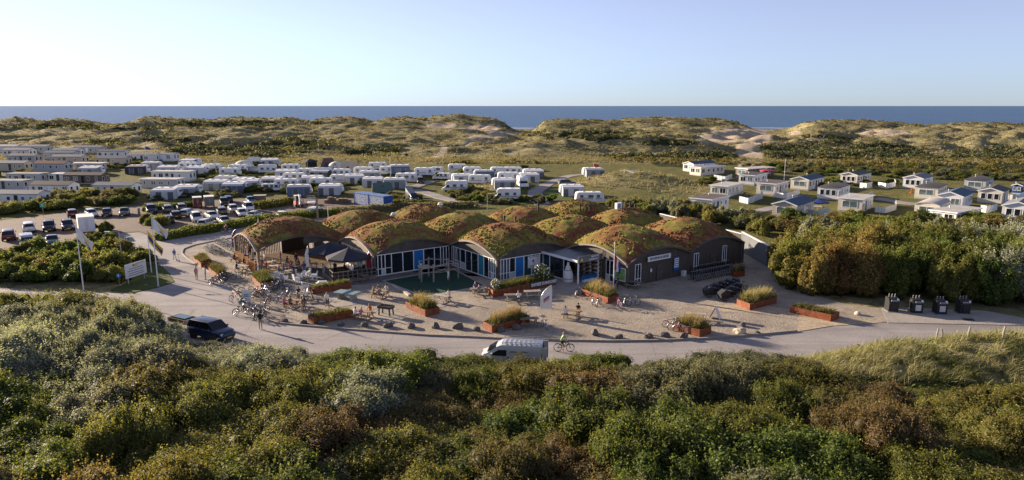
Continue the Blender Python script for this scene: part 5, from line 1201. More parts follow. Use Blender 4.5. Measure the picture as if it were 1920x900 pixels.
def container(p, q, label):
    p = np.array(p); q = np.array(q); L = np.linalg.norm((q - p)[:2]); rz = math.atan2(*(q - p)[1::-1]); c = (p + q) / 2
    t = thing('shipping_container', label, 'container', (c[0], c[1], 0.0), rz, 'blue containers by the hedge'); W, h = 2.44, 2.6
    mb = MB(); n = 22; ring = []
    for s in (-1, 1):
        mb = MB(); rg = []
        for k in range(n * 2 + 1):
            x = -L / 2 + L * k / (n * 2); d = 0.04 if (k // 1) % 2 else 0.0
            rg.append([(x, s * (W / 2 - d), 0.15), (x, s * (W / 2 - d), h - 0.12), (x, s * (W / 2 - 0.12), h - 0.12), (x, s * (W / 2 - 0.12), 0.15)])
        mb.loft(rg); mb.build('side_wall', 'container_print', t)
    for x in (-L / 2, L / 2): mb = MB(); mb.box((x, 0, h / 2), (0.08, W - 0.2, h - 0.2)); mb.build('end_wall', 'container_blue', t)
    mb = MB(); mb.box((0, 0, h), (L - 0.02, W, 0.1)); mb.build('roof', 'container_roof', t)
    for x in (-L / 2 + 0.06, L / 2 - 0.06):
        for y in (-W / 2 + 0.06, W / 2 - 0.06): mb = MB(); mb.box((x, y, h / 2), (0.16, 0.16, h)); mb.build('corner_post', 'container_blue', t)
    for z in (0.09, h - 0.1):
        for y in (-W / 2 + 0.05, W / 2 - 0.05): mb = MB(); mb.box((0, y, z), (L - 0.3, 0.12, 0.16)); mb.build('side_rail', 'container_blue', t)
a, b = P(667, 383), P(716, 391); d = (b - a) / np.linalg.norm(b - a)
a = a + np.array([d[1], -d[0], 0]) * -1.3; b = b + np.array([d[1], -d[0], 0]) * -1.3; m_ = (a + b) / 2
container(a - d * 0.6, m_ - d * 0.12, 'blue shipping container with white lettered side, end next to the timber stack'); container(m_ + d * 0.12, b + d * 0.6, 'blue shipping container with white lettered side, plain blue end showing')
for r in CARS.values():
    for ch in list(r.children):
        for g in list(ch.children): bpy.data.objects.remove(g)
        bpy.data.objects.remove(ch)
    bpy.data.objects.remove(r)
# ================================================================== mobile homes, chalets, caravans, tents
for nm, c in dict(white=(0.68, 0.68, 0.68), cream=(0.63, 0.585, 0.50), grey=(0.42, 0.43, 0.44), brown=(0.13, 0.095, 0.075), tan=(0.48, 0.42, 0.34), sage=(0.45, 0.46, 0.42)).items(): mk('wall_' + nm, c, 0.6, var=0.08, scale=1.2, bump=0.15, stretch=(0.4, 0.4, 9))
for nm, c in dict(blue=(0.045, 0.085, 0.14), dark=(0.06, 0.055, 0.055), brown=(0.11, 0.085, 0.07), pale=(0.42, 0.40, 0.37), grey=(0.17, 0.18, 0.20), red=(0.14, 0.045, 0.04), green=(0.06, 0.085, 0.07)).items(): mk('roof_' + nm, c, 0.7, var=0.2, scale=1.5, bump=0.2)
mk('orange', (0.65, 0.16, 0.02), 0.5); mk('parasol_red', (0.35, 0.03, 0.04), 0.7); mk('parasol_blue', (0.02, 0.05, 0.22), 0.7)
mk('screen_glass', (0.50, 0.55, 0.60), 0.25, var=0.1, scale=1.0)
def house(L, W, h, roof, rise, rcol, wcol, seed, name='mobile_home', near=True):
    """one-storey holiday home; local x runs along its length from the window end at x=0"""
    rng = random.Random(seed); root = link(name, None)
    w = W / 2
    if roof == 'gable': sec = [(-w, 0.35), (w, 0.35), (w, h), (0, h + rise), (-w, h)]
    elif roof == 'round': sec = [(-w, 0.35), (w, 0.35), (w, h), (w * 0.6, h + rise * 0.75), (0, h + rise), (-w * 0.6, h + rise * 0.75), (-w, h)]
    else: sec = [(-w, 0.35), (w, 0.35), (w, h), (-w, h)]
    mb = MB(); mb.loft([[(0, y, z) for y, z in sec], [(L, y, z) for y, z in sec]]); mb.build('wall', wcol, root)
    mb = MB(); mb.box((L / 2, 0, 0.16), (L - 0.1, W - 0.12, 0.5)); mb.build('skirt', 'wall_grey', root)
    mb = MB(); ov = 0.22; t = 0.10
    if roof == 'gable':
        for s in (1, -1):
            mb.loft([[(x, 0, h + rise + 0.02), (x, s * (w + ov), h - rise * ov / w + 0.02), (x, s * (w + ov), h - rise * ov / w + 0.02 + t), (x, 0, h + rise + 0.02 + t)] for x in (-ov, L + ov)])
    elif roof == 'hip':
        ins = min(L * 0.25, W * 0.55)
        mb.add([(-ov, -w - ov, h), (L + ov, -w - ov, h), (L + ov, w + ov, h), (-ov, w + ov, h), (ins, 0, h + rise), (L - ins, 0, h + rise)], [(0, 1, 5, 4), (1, 2, 5), (2, 3, 4, 5), (3, 0, 4), (0, 3, 2, 1)])
    elif roof == 'round':
        c = [(w + 0.06, h - 0.02), (w * 0.6, h + rise * 0.75 + 0.03), (0, h + rise + 0.04), (-w * 0.6, h + rise * 0.75 + 0.03), (-w - 0.06, h - 0.02)]
        mb.loft([[(x, y, z) for y, z in c] + [(x, y, z - 0.06) for y, z in c[::-1]] for x in (-0.15, L + 0.15)])
    else:
        mb.box((L / 2, 0, h + 0.06), (L + 2 * ov, W + 2 * ov, 0.14))
    mb.build('roof', rcol, root, 30)
    if roof in ('gable', 'flat'):
        mb = MB()
        if roof == 'gable':
            for s in (1, -1): mb.bar((-ov - 0.02, 0, h + rise + 0.04), (-ov - 0.02, s * (w + ov), h - rise * ov / w + 0.04), 0.05, 0.2)
        else:
            mb.box((-ov - 0.03, 0, h + 0.05), (0.05, W + 2 * ov + 0.1, 0.22))
            mb.box((L / 2, -w - ov - 0.03, h + 0.05), (L + 2 * ov, 0.05, 0.22))
        mb.build('bargeboard', 'white_frame', root)
    def win(x, y, nx, ww, hh, z, mat='glass_dark', facing='x'):
        o = link('window', None, root, (x, y, z), nx)
        g = MB(); g.box((0, -0.012, 0), (ww, 0.03, hh)); g.build('pane', mat, o)
        f = MB(); t_ = 0.07
        f.box((0, -0.02, hh / 2), (ww + 2 * t_, 0.05, t_)); f.box((0, -0.02, -hh / 2), (ww + 2 * t_, 0.05, t_)); f.box((-ww / 2, -0.02, 0), (t_, 0.05, hh)); f.box((ww / 2, -0.02, 0), (t_, 0.05, hh))
        if ww > 1.1: f.box((0, -0.02, 0), (t_, 0.05, hh))
        f.build('frame', 'white_frame', o)
    # window end at x = 0 looks towards -x : local frame of window has its front at -y, so turn by -90
    e = -math.pi / 2
    style = rng.randrange(3); zc = 0.35 + (h - 0.35) * 0.56; hh = (h - 0.35) * 0.5
    if style == 0: win(-0.0, 0, e, W * 0.62, hh, zc, 'glass_pale')
    elif style == 1:
        for y in (-W * 0.27, 0, W * 0.27): win(0, y, e, W * 0.19, hh, zc, 'glass_dark')
    else:
        for y in (-W * 0.22, W * 0.22): win(0, y, e, W * 0.32, hh, zc, rng.choice(('glass_dark', 'glass_pale')))
    for s, rot in ((-1, 0.0), (1, math.pi)):
        x = rng.uniform(0.9, 1.4)
        while x < L - 0.9:
            if s == -1 and abs(x - L * 0.45) < 0.8:
                d = link('door', None, root, (x, s * w, 0.35)); mb = MB(); mb.box((0, s * 0.015, 1.0), (0.85, 0.05, 1.95)); mb.build('leaf', rng.choice(('white_frame', 'glass_dark', 'fascia_dark')), d); mb = MB(); mb.box((0.3, s * 0.05, 1.0), (0.1, 0.05, 0.05)); mb.build('handle', 'steel', d); x += 1.6; continue
            if near or rng.random() < 0.8: win(x, s * w, rot, rng.choice((0.55, 0.8, 1.2)), hh * rng.choice((0.7, 1.0)), zc, rng.choice(('glass_dark', 'glass_dark', 'glass_pale')))
            x += rng.uniform(1.6, 2.5)
    for y in (-W * 0.25, W * 0.25): win(L, y, math.pi / 2, 0.8, hh, zc)
    mb = MB(); fx = L * rng.uniform(0.3, 0.7); mb.lathe([(0.08, 0), (0.08, 0.45), (0.14, 0.45), (0.12, 0.6)], 8, (fx, w * 0.4, h + (rise * 0.6 if roof != 'flat' else 0))); mb.build('flue', 'steel', root)
    return root
def put(root, px, py, deg, label, cat, group, dz=0.0):
    p = hit(px, py); root.location = (p[0], p[1], p[2] + dz); root.rotation_euler = (0, 0, R(deg)); tag(root, label, cat, group); return p
RIGHT = [  # px, py of the window end, yaw, L, W, h, roof, rise, roof colour, wall, description
    (1313, 399, 50, 8.0, 4.2, 2.7, 'flat', 0, 'roof_brown', 'wall_white', 'flat brown roof and grey shrubs before it'), (1347, 370, 50, 8.5, 4.0, 2.6, 'flat', 0, 'roof_pale', 'wall_cream', 'flat pale roof and glass wind screens'), (1435, 366, 50, 8.5, 4.2, 2.7, 'flat', 0, 'roof_brown', 'wall_cream', 'flat dark roof and wide front window by the television mast'), (1399, 347, 50, 9.0, 4.0, 2.6, 'flat', 0, 'roof_dark', 'wall_white', 'flat black roof beside the red parasol'), (1390, 333, 30, 11.0, 4.2, 2.6, 'flat', 0, 'roof_pale', 'wall_brown', 'brown side wall behind the red parasol'),
    (1290, 322, 35, 10.0, 4.0, 2.5, 'gable', 0.6, 'roof_blue', 'wall_white', 'blue roof half hidden by the hillock'), (1303, 329, 35, 10.5, 4.0, 2.5, 'flat', 0, 'roof_grey', 'wall_cream', 'flat grey roof in front of the hillock end'), (1498, 356, 48, 11.0, 4.2, 2.6, 'gable', 0.7, 'roof_blue', 'wall_cream', 'blue roof beside the television mast'), (1469, 411, 50, 10.0, 4.2, 2.7, 'gable', 0.75, 'roof_blue', 'wall_tan', 'blue roof and beige end beside the blue parasol'),
    (1551, 374, 50, 9.0, 4.3, 2.7, 'hip', 0.7, 'roof_dark', 'wall_white', 'black hipped roof and blind-covered front window'), (1590, 346, 45, 10.5, 4.0, 2.6, 'gable', 0.6, 'roof_green', 'wall_cream', 'green roof and a round glass wind screen'), (1592, 398, 50, 8.5, 4.2, 2.7, 'flat', 0, 'roof_pale', 'wall_cream', 'flat pale roof and a slatted fence behind'), (1710, 354, 46, 9.5, 4.2, 2.7, 'gable', 0.7, 'roof_grey', 'wall_white', 'slate roof and an orange board at its corner'), (1735, 374, 48, 9.5, 4.3, 2.7, 'hip', 0.7, 'roof_dark', 'wall_cream', 'black hipped roof and three narrow front windows'),
    (1826, 358, 46, 9.0, 4.3, 2.7, 'hip', 0.7, 'roof_dark', 'wall_grey', 'black hipped roof at the foot of the thicket'), (1854, 382, 47, 8.5, 4.2, 2.7, 'gable', 0.7, 'roof_dark', 'wall_cream', 'black pitched roof beside the blue shed'), (1778, 393, 47, 10.0, 4.3, 2.8, 'gable', 0.8, 'roof_blue', 'wall_white', 'steel-blue pitched roof and a veranda canopy'), (1736, 406, 47, 9.0, 4.0, 2.3, 'round', 0.45, 'roof_pale', 'wall_cream', 'rounded pale roof'), (1766, 418, 35, 10.0, 4.2, 2.1, 'flat', 0, 'roof_pale', 'wall_white', 'flat pale roof half sunk behind the bank shrubs'), (1905, 416, 47, 9.0, 4.4, 2.8, 'gable', 0.8, 'roof_grey', 'wall_white', 'grey pitched roof and big paired front windows')]
for k, (px, py, dg, L, W, h, rf, rs_, rc, wc, ds) in enumerate(RIGHT):
    o = house(L * 1.06, W * 1.08, h * 1.06, rf, rs_, rc, wc, 100 + k); put(o, px, py, dg, 'pale mobile home with ' + ds, 'mobile home', 'mobile homes below the dune thicket', -0.1)
LEFT = [(30, 385, -4, 12, 4, 2.6, 'gable', 0.6, 'roof_grey', 'wall_white', 'grey pitched roof nearest the bank shrubs and a low deck'), (93, 366, -6, 10, 4, 2.6, 'gable', 0.7, 'roof_dark', 'wall_white', 'dark pitched roof and white gable by the garden bushes'), (212, 367, -4, 11, 4, 2.6, 'gable', 0.6, 'roof_grey', 'wall_white', 'slate pitched roof standing alone above the parked cars'), (155, 345, -4, 12, 4, 2.5, 'gable', 0.6, 'roof_dark', 'wall_brown', 'brown walls and charcoal roof'), (108, 342, -4, 5, 4, 2.4, 'flat', 0, 'roof_pale', 'wall_white', 'short white box shape and flat roof'), (45, 343, -4, 13, 4.5, 2.6, 'flat', 0, 'roof_brown', 'wall_cream', 'long flat brown roof and an orange cloth'), (15, 356, -4, 8, 4, 2.4, 'flat', 0, 'roof_brown', 'wall_grey', 'small flat brown roof behind the grey pitched one'),
    (92, 322, -4, 15, 4, 2.6, 'gable', 0.7, 'roof_red', 'wall_cream', 'dark red pitched roof'), (18, 321, -4, 13, 4, 2.6, 'gable', 0.6, 'roof_grey', 'wall_cream', 'grey roof beside the red-roofed one'), (320, 340, -4, 11, 4, 2.8, 'flat', 0, 'roof_pale', 'wall_white', 'flat pale roof, taller of the pair by the caravan awnings'), (298, 353, -4, 12, 4, 2.4, 'flat', 0, 'roof_pale', 'wall_grey', 'flat pale roof, lower of the pair by the caravan awnings'), (207, 311, -4, 13, 4, 2.6, 'gable', 0.7, 'roof_grey', 'wall_tan', 'slate roof and beige walls'), (125, 308, -4, 13, 4, 2.6, 'gable', 0.6, 'roof_grey', 'wall_cream', 'slate roof behind the red-roofed one'), (40, 306, -4, 15, 4, 2.6, 'gable', 0.6, 'roof_brown', 'wall_cream', 'brown roof above the grey-roofed pair'), (160, 319, -4, 14, 4, 2.2, 'flat', 0, 'roof_pale', 'wall_tan', 'low flat roof and long beige wall'),
    (30, 294, -4, 15, 4, 2.6, 'gable', 0.6, 'roof_grey', 'wall_white', 'grey roof at the dune edge by the lane'), (122, 294, -4, 16, 4, 2.6, 'gable', 0.6, 'roof_grey', 'wall_white', 'long grey roof in the row under the dune'), (110, 300, -4, 14, 4, 2.6, 'gable', 0.6, 'roof_blue', 'wall_cream', 'bluish roof in the second row under the dune'), (208, 297, -4, 13, 4, 2.6, 'gable', 0.6, 'roof_blue', 'wall_white', 'pale blue roof beside the flagpole row'), (266, 304, -4, 14, 4, 2.6, 'gable', 0.5, 'roof_grey', 'wall_white', 'dark grey roof right behind the flag'), (309, 303, -4, 6, 4, 2.8, 'flat', 0, 'roof_dark', 'wall_white', 'short white block shape beside a yellow awning'), (10, 286, -4, 15, 4, 2.6, 'gable', 0.6, 'roof_pale', 'wall_white', 'pale roof in the last row under the dune'), (64, 287, -4, 16, 4, 2.6, 'gable', 0.6, 'roof_grey', 'wall_grey', 'slate roof in the last row under the dune'), (165, 288, -4, 14, 4, 2.5, 'gable', 0.6, 'roof_grey', 'wall_cream', 'slate roof at the end of the last row under the dune')]
for k, (px, py, dg, L, W, h, rf, rs_, rc, wc, ds) in enumerate(LEFT):
    L = min(L, 10.5) + 0.6 * math.sin(k * 2.3); W = 3.8
    o = house(L, W, h, rf, rs_, rc, ('wall_tan', 'wall_grey')[k % 2] if wc == 'wall_cream' else wc, 300 + k, 'chalet', py > 330)
    p = hit(px, py); dgr = dg - 14 * 0 ; a = R(dgr)
    o.location = (p[0] - math.cos(a) * L / 2 - math.sin(a) * W / 2 * -1 * -1, p[1] - math.sin(a) * L / 2 + math.cos(a) * W / 2, p[2] - 0.1); o.rotation_euler = (0, 0, a)
    tag(o, 'long holiday chalet with ' + ds, 'chalet', 'chalets on the left-hand field')
# wind screens of glass and posts beside the mobile homes
def windscreen(px, h, label, mat='screen_glass', step=1.1):
    pts = [Vector(hit(a, b)) for a, b in px]; r = resample(pts, step); t = thing('wind_screen', label, 'wind screen', r[0])
    for k in range(len(r) - 1):
        a, b = r[k] - r[0], r[k + 1] - r[0]; z = min(a.z, b.z)
        mb = MB(); mb.bar((a.x, a.y, z + h / 2 + 0.05), (b.x, b.y, z + h / 2 + 0.05), 0.03, h); mb.build('panel', mat, t)
        mb = MB(); mb.box((a.x, a.y, z + h / 2 + 0.05), (0.08, 0.08, h + 0.1)); mb.build('post', 'wall_grey' if mat == 'screen_glass' else 'steel', t)
windscreen([(1386, 379), (1402, 383), (1430, 372), (1425, 366)], 1.3, 'pale glass wind screen beside the flat pale roof home'); windscreen([(1452, 370), (1474, 373), (1500, 364)], 1.2, 'white wind screen beside the flat dark roof home', 'white_paint'); windscreen([(1338, 336), (1360, 340), (1374, 334)], 1.3, 'glass wind screen beside the flat grey roof home'); windscreen([(1646, 351), (1662, 354), (1679, 350), (1676, 344)], 1.3, 'rounded white wind screen beside the green roof home', 'white_paint'); windscreen([(1640, 398), (1660, 400), (1680, 394), (1679, 385)], 1.2, 'slatted white fence beside the flat pale roof home', 'white_paint', 0.6)
windscreen([(1505, 404), (1530, 408), (1556, 400)], 1.3, 'glass terrace screen round the blue parasol'); windscreen([(1838, 398), (1852, 400), (1872, 393)], 1.4, 'white terrace fence beside the steel-blue roof home', 'white_paint'); windscreen([(1612, 352), (1625, 354), (1636, 350)], 1.3, 'white storage screen in front of the green roof home', 'white_paint'); windscreen([(1880, 374), (1905, 376), (1920, 370)], 1.2, 'white wind screen beside the blue shed', 'white_paint'); windscreen([(1600, 372), (1618, 374), (1636, 367)], 1.0, 'blue-grey terrace screen beside the blind-covered window')
def parasol(px, py, r, h, mat, label, n=8, base=True, rise=0.45, z0=None):
    p = hit(px, py); t = thing('parasol', label, 'parasol', (p[0], p[1], p[2] if z0 is None else z0))
    mb = MB(); mb.lathe([(r, h), (r * 0.99, h + 0.02), (0.05, h + rise)], n); mb.v = mb.v; mb.build('canopy', mat, t)
    mb = MB()
    for k in range(n): a = 2 * math.pi * k / n; b = 2 * math.pi * (k + 1) / n; mb.add([(r * math.cos(a), r * math.sin(a), h), (r * math.cos(b), r * math.sin(b), h), (r * 1.01 * math.cos(b), r * 1.01 * math.sin(b), h - 0.22), (r * 1.01 * math.cos(a), r * 1.01 * math.sin(a), h - 0.22)], [(0, 1, 2, 3)])
    mb.build('valance', mat, t); mb = MB(); mb.tube([(0, 0, 0), (0, 0, h + rise + 0.12)], 0.04, 8); mb.build('pole', 'timber_pale', t); mb = MB(); mb.lathe([(0.35, 0.0), (0.35, 0.08), (0.08, 0.12)], 12); mb.build('foot', 'concrete', t)
    for k in range(n): a = 2 * math.pi * k / n; mb = MB(); mb.bar((r * 0.96 * math.cos(a), r * 0.96 * math.sin(a), h - 0.0), (0, 0, h + rise - 0.06), 0.03); mb.build('rib', 'timber_pale', t)
    return t
parasol(1532, 398, 2.2, 2.2, 'parasol_blue', 'blue parasol on the terrace of a mobile home'); parasol(1437, 334, 2.2, 2.3, 'parasol_red', 'red parasol between two flat-roofed mobile homes')
p = hit(1709, 362); mb = MB(); mb.box((0, 0, 0.7), (1.0, 0.08, 1.3)); mb.box((0, 0.1, 0.05), (1.0, 0.5, 0.1)); o = mb.build('notice_board', 'orange', loc=tuple(p), rz=R(40)); tag(o, 'orange board standing at the corner of a mobile home', 'board')
p = hit(1905, 362); o = house(2.2, 2.0, 2.1, 'gable', 0.4, 'roof_blue', 'container_blue', 5, 'garden_shed', False); put(o, 1905, 364, 45, 'small blue shed between the mobile homes', 'shed', None)
# ---- caravans
mk('caravan_white', (0.70, 0.71, 0.715), 0.42, var=0.05, scale=0.8); mk('awning_grey', (0.26, 0.28, 0.30), 0.8, var=0.1, scale=1.0); mk('awning_pale', (0.50, 0.51, 0.53), 0.8, var=0.1, scale=1.0); mk('awning_blue', (0.10, 0.14, 0.22), 0.8, var=0.1); mk('awning_dark', (0.035, 0.038, 0.045), 0.8, var=0.2); mk('tent_beige', (0.46, 0.39, 0.30), 0.85, var=0.1, scale=1.0); mk('tent_white', (0.60, 0.59, 0.56), 0.8, var=0.1); mk('tent_brown', (0.13, 0.085, 0.075), 0.85, var=0.2); mk('tent_green', (0.09, 0.14, 0.12), 0.8, var=0.2); mk('stripe_grey', (0.16, 0.17, 0.19), 0.5, var=0.2); mk('window_plastic', (0.10, 0.11, 0.13), 0.2, var=0.2)
def side_panel(mb, poly, y): mb.add([(x, y, z) for x, z in poly], [tuple(range(len(poly)))])
def camper(kind, seed):
    rng = random.Random(seed); root = link({'caravan': 'caravan', 'motorhome': 'motorhome', 'campervan': 'campervan'}[kind], None); W = 2.25
    if kind == 'caravan':
        L = rng.uniform(5.2, 6.6); h = L / 2; pr = [(-h, 0.75), (-h + 0.3, 0.42), (h - 0.3, 0.42), (h, 0.75), (h - 0.06, 1.45), (h - 0.38, 2.2), (h - 0.75, 2.5), (-h + 0.7, 2.56), (-h + 0.25, 2.42), (-h + 0.05, 1.9)]
    elif kind == 'motorhome':
        L = rng.uniform(6.2, 7.0); h = L / 2; pr = [(-h, 0.5), (h - 0.6, 0.42), (h - 0.02, 0.5), (h, 0.85), (h - 0.75, 1.25), (h - 1.15, 1.75), (h - 0.9, 2.0), (h - 0.95, 2.55), (h - 1.5, 2.85), (-h + 0.15, 2.85), (-h, 2.7)]; W = 2.25
    else:
        L = 5.0; h = L / 2; pr = [(-h, 0.45), (h - 0.1, 0.4), (h, 0.55), (h - 0.05, 0.95), (h - 0.75, 1.2), (h - 1.5, 1.95), (h - 1.9, 2.05), (-h + 0.15, 2.05), (-h, 1.8)]; W = 1.9
    mb = MB(); n = len(pr); w = W / 2; cx = sum(p[0] for p in pr) / n; cz = sum(p[1] for p in pr) / n
    def ins(p, d): return (p[0] + (cx - p[0]) * d, p[1] + (cz - p[1]) * d)
    mb.loft([[(ins(p, 0.045)[0], -w, ins(p, 0.045)[1]) for p in pr], [(p[0], -w + 0.12, p[1]) for p in pr], [(p[0], w - 0.12, p[1]) for p in pr], [(ins(p, 0.045)[0], w, ins(p, 0.045)[1]) for p in pr]]); mb.build('body', 'caravan_white', root, 35)
    for s in (-1, 1):
        xs = [-L * 0.3, L * 0.02, L * 0.28] if kind == 'caravan' else [-L * 0.3, -L * 0.02]
        zc = 1.65 if kind != 'campervan' else 1.5
        for x in xs:
            if s == -1 and kind == 'caravan' and x == xs[1] and rng.random() < 0.5: continue
            o = link('window', None, root, (x, s * (w + 0.012), zc)); ww = rng.choice((0.8, 1.1, 0.6)); mb = MB(); mb.box((0, 0, 0), (ww, 0.035, 0.52)); mb.build('pane', 'window_plastic', o)
            mb = MB(); mb.box((0, -s * 0.004, 0), (ww + 0.1, 0.03, 0.62)); mb.build('frame', 'stripe_grey', o)
        mb = MB(); mb.box((0, s * (w + 0.006), 1.12), (L * 0.78, 0.012, rng.choice((0.08, 0.16)))); mb.build('stripe', 'stripe_grey', root)
        if kind != 'caravan':
            mb = MB(); y = s * (w + 0.015)
            pl = [(h - 1.95, 1.25), (h - 0.95, 1.25), (h - 1.3, 1.75), (h - 1.95, 1.78)]
            mb.add([(x, y, z) for x, z in pl], [(0, 1, 2, 3)]); mb.build('cab_window', 'car_glass', root)
            for x in (h - 1.0, -h + 1.3): wheel(root, x, s * (w - 0.14), 0.34)
            mb = MB(); mb.box((h - 0.12, s * w * 0.72, 0.8), (0.2, 0.3, 0.2)); mb.build('headlight', 'headlamp', root)
        else: wheel(root, -0.15, s * (w - 0.12), 0.33, 0.2)
    if kind == 'caravan':
        mb = MB(); mb.bar((h - 0.1, 0.5, 0.5), (h + 1.15, 0, 0.48), 0.08); mb.bar((h - 0.1, -0.5, 0.5), (h + 1.15, 0, 0.48), 0.08); mb.build('drawbar', 'steel', root)
        o = link('window', None, root, (h - 0.16, 0, 1.72)); mb = MB(); mb.box((0, 0, 0), (0.06, 1.6, 0.5), ry=-0.40); mb.build('pane', 'window_plastic', o)
        d = link('door', None, root, (L * 0.14, -w - 0.012, 0.45)); mb = MB(); mb.box((0, 0, 0.95), (0.62, 0.03, 1.85)); mb.build('leaf', 'white_frame', d)
    else:
        mb = MB(); a, b = (pr[4], pr[5]) if kind == 'motorhome' else (pr[4], pr[5]); mb.add([(a[0] - 0.02, -w * 0.85, a[1]), (a[0] - 0.02, w * 0.85, a[1]), (b[0] + 0.04, w * 0.8, b[1]), (b[0] + 0.04, -w * 0.8, b[1])], [(0, 1, 2, 3)]); o = mb.build('windscreen', 'car_glass', root); o.location = (0.04, 0, 0.04)
    top = max(p[1] for p in pr)
    for x in (-L * 0.2, L * 0.12): mb = MB(); mb.box((x, 0, top + 0.05), (0.55, 0.5, 0.14), taper=0.85); mb.build('roof_hatch', 'awning_pale', root)
    return root, L, W
def awning(L, D, h0, h1, mat, seed):
    root = link('awning', None); mb = MB(); w = L / 2
    mb.loft([[(x, 0, h0), (x, -D * 0.75, h0 - 0.22), (x, -D, h1), (x, -D, h1 - 0.05), (x, -D * 0.75, h0 - 0.27), (x, 0, h0 - 0.05)] for x in (-w - 0.05, w + 0.05)]); mb.build('roof', 'awning_pale' if random.random() < 0.6 else mat, root)
    k = 4
    for i in range(k):
        a = -w + L * i / k; b = -w + L * (i + 1) / k; mb = MB(); mb.add([(a + 0.03, -D, 0.05), (b - 0.03, -D, 0.05), (b - 0.03, -D + 0.02, h1), (a + 0.03, -D + 0.02, h1)], [(0, 1, 2, 3)]); mb.build('front_panel', mat if (i + seed) % 2 else 'window_plastic', root)
        mb = MB(); mb.bar((a, -D, 0), (a, -D + 0.02, h1), 0.06); mb.build('pole', 'awning_pale', root)
    for x in (-w, w): mb = MB(); mb.add([(x, 0, 0.05), (x, -D, 0.05), (x, -D, h1 - 0.03), (x, -D * 0.75, h0 - 0.25), (x, 0, h0 - 0.03)], [(0, 1, 2, 3, 4)]); mb.build('side_panel', mat, root)
    return root
CAMP = [  # kind, px, py, yaw, awning cloth or None, description
    ('caravan', 172, 327, 6, 'awning_grey', 'by the low beige-walled chalet'), ('caravan', 258, 325, 6, 'awning_dark', 'standing alone on the green below the flag'), ('caravan', 284, 318, 8, 'awning_grey', 'behind the flagpole chalet row'), ('caravan', 317, 326, 6, 'awning_pale', 'by the dune edge lamp post'), ('caravan', 358, 312, 172, 'awning_blue', 'with an arched entrance tent'), ('caravan', 352, 319, 8, None, 'behind the pale double awning'), ('caravan', 368, 327, 8, 'awning_pale', 'below the camp lamp post'),
    ('caravan', 312, 372, 4, 'awning_pale', 'right behind the bank shrubs of the car park'), ('caravan', 352, 366, 4, 'awning_grey', 'second along the bushes behind the car park'), ('caravan', 407, 355, 4, 'awning_grey', 'third along the bushes behind the car park'), ('caravan', 458, 351, 4, 'awning_grey', 'with long awning at the hedge bend'), ('caravan', 441, 360, 4, 'awning_blue', 'next to the pop-top campervan'),
    ('caravan', 506, 311, 10, 'awning_pale', 'behind the two white tents'), ('motorhome', 503, 326, 8, None, 'parked below the white tents'), ('caravan', 545, 323, 8, None, 'beside the motorhome below the white tents'), ('caravan', 551, 341, 5, None, 'with plain white side by the parked motorhome'), ('caravan', 512, 349, 5, 'awning_dark', 'with black-sided awning'), ('caravan', 468, 354, 5, 'awning_grey', 'with grey awning above the strip of bushes'), ('campervan', 510, 360, 6, None, 'with its roof popped up behind the hedge'), ('caravan', 560, 366, 12, 'awning_blue', 'with large blue-grey tent by the excavator'), ('caravan', 620, 364, 4, 'awning_pale', 'behind the cage trailer'),
    ('motorhome', 606, 333, -8, 'awning_dark', 'with its sun roof rolled out'), ('caravan', 639, 345, 4, None, 'in front of the beige tent'), ('caravan', 664, 344, 12, 'awning_pale', 'with rounded awning by the green tent'), ('caravan', 693, 337, 8, 'awning_grey', 'with grey awning beside the white mast'), ('caravan', 708, 319, 8, None, 'in the back row beside the beige tent'), ('caravan', 729, 328, 8, None, 'behind the white mast'), ('caravan', 750, 325, 10, 'awning_blue', 'by the dune path'), ('caravan', 740, 352, 6, 'awning_grey', 'at the white mast foot'), ('campervan', 775, 337, 8, None, 'white, beside the black car'),
    ('campervan', 815, 326, 160, None, 'dark windowed, at the end of the back row'), ('caravan', 858, 323, 6, None, 'long and white in the back row under the mid dune'), ('campervan', 828, 338, 165, None, 'silver, nose to the lane'), ('caravan', 908, 335, 6, 'awning_blue', 'with small blue sun sail'), ('caravan', 938, 329, 6, None, 'with long tinted window in the back row under the mid dune'), ('caravan', 866, 343, 10, 'awning_pale', 'behind the motorhome by the tussocky bushes'), ('motorhome', 852, 360, 178, None, 'standing by the tussocky bushes'), ('caravan', 954, 341, 5, None, 'beside the nose-on motorhome'), ('caravan', 992, 341, 5, 'awning_pale', 'behind the nose-on motorhome'), ('caravan', 1000, 333, 6, 'awning_blue', 'on the lawn in the back row'), ('motorhome', 980, 352, -82, None, 'parked nose-on to the domed roofs'), ('caravan', 944, 353, 6, 'awning_grey', 'low and white behind the alcove motorhome'), ('motorhome', 950, 377, 178, None, 'with over-cab bed behind the domed roofs'), ('caravan', 1112, 331, 6, 'awning_grey', 'alone by the small red flag'), ('caravan', 1072, 366, 4, 'awning_pale', 'behind the rounded white one by the lawn'), ('caravan', 1106, 382, 4, None, 'rounded and white right behind the domed roofs')]
CAMP += [('caravan', px, py, random.uniform(-4, 12), aw, 'packed close between its neighbours in the middle rows') for px, py, aw in ((430, 331, None), (446, 324, None), (586, 347, 'awning_pale'), (602, 352, None), (576, 332, None), (536, 334, 'awning_pale'), (682, 329, None), (700, 350, 'awning_pale'), (762, 342, None), (796, 331, None), (886, 329, None), (962, 329, None), (396, 323, None), (424, 347, 'awning_grey'), (536, 354, None), (900, 346, None), (640, 333, None))]
random.seed(21)
CPROTO = {}
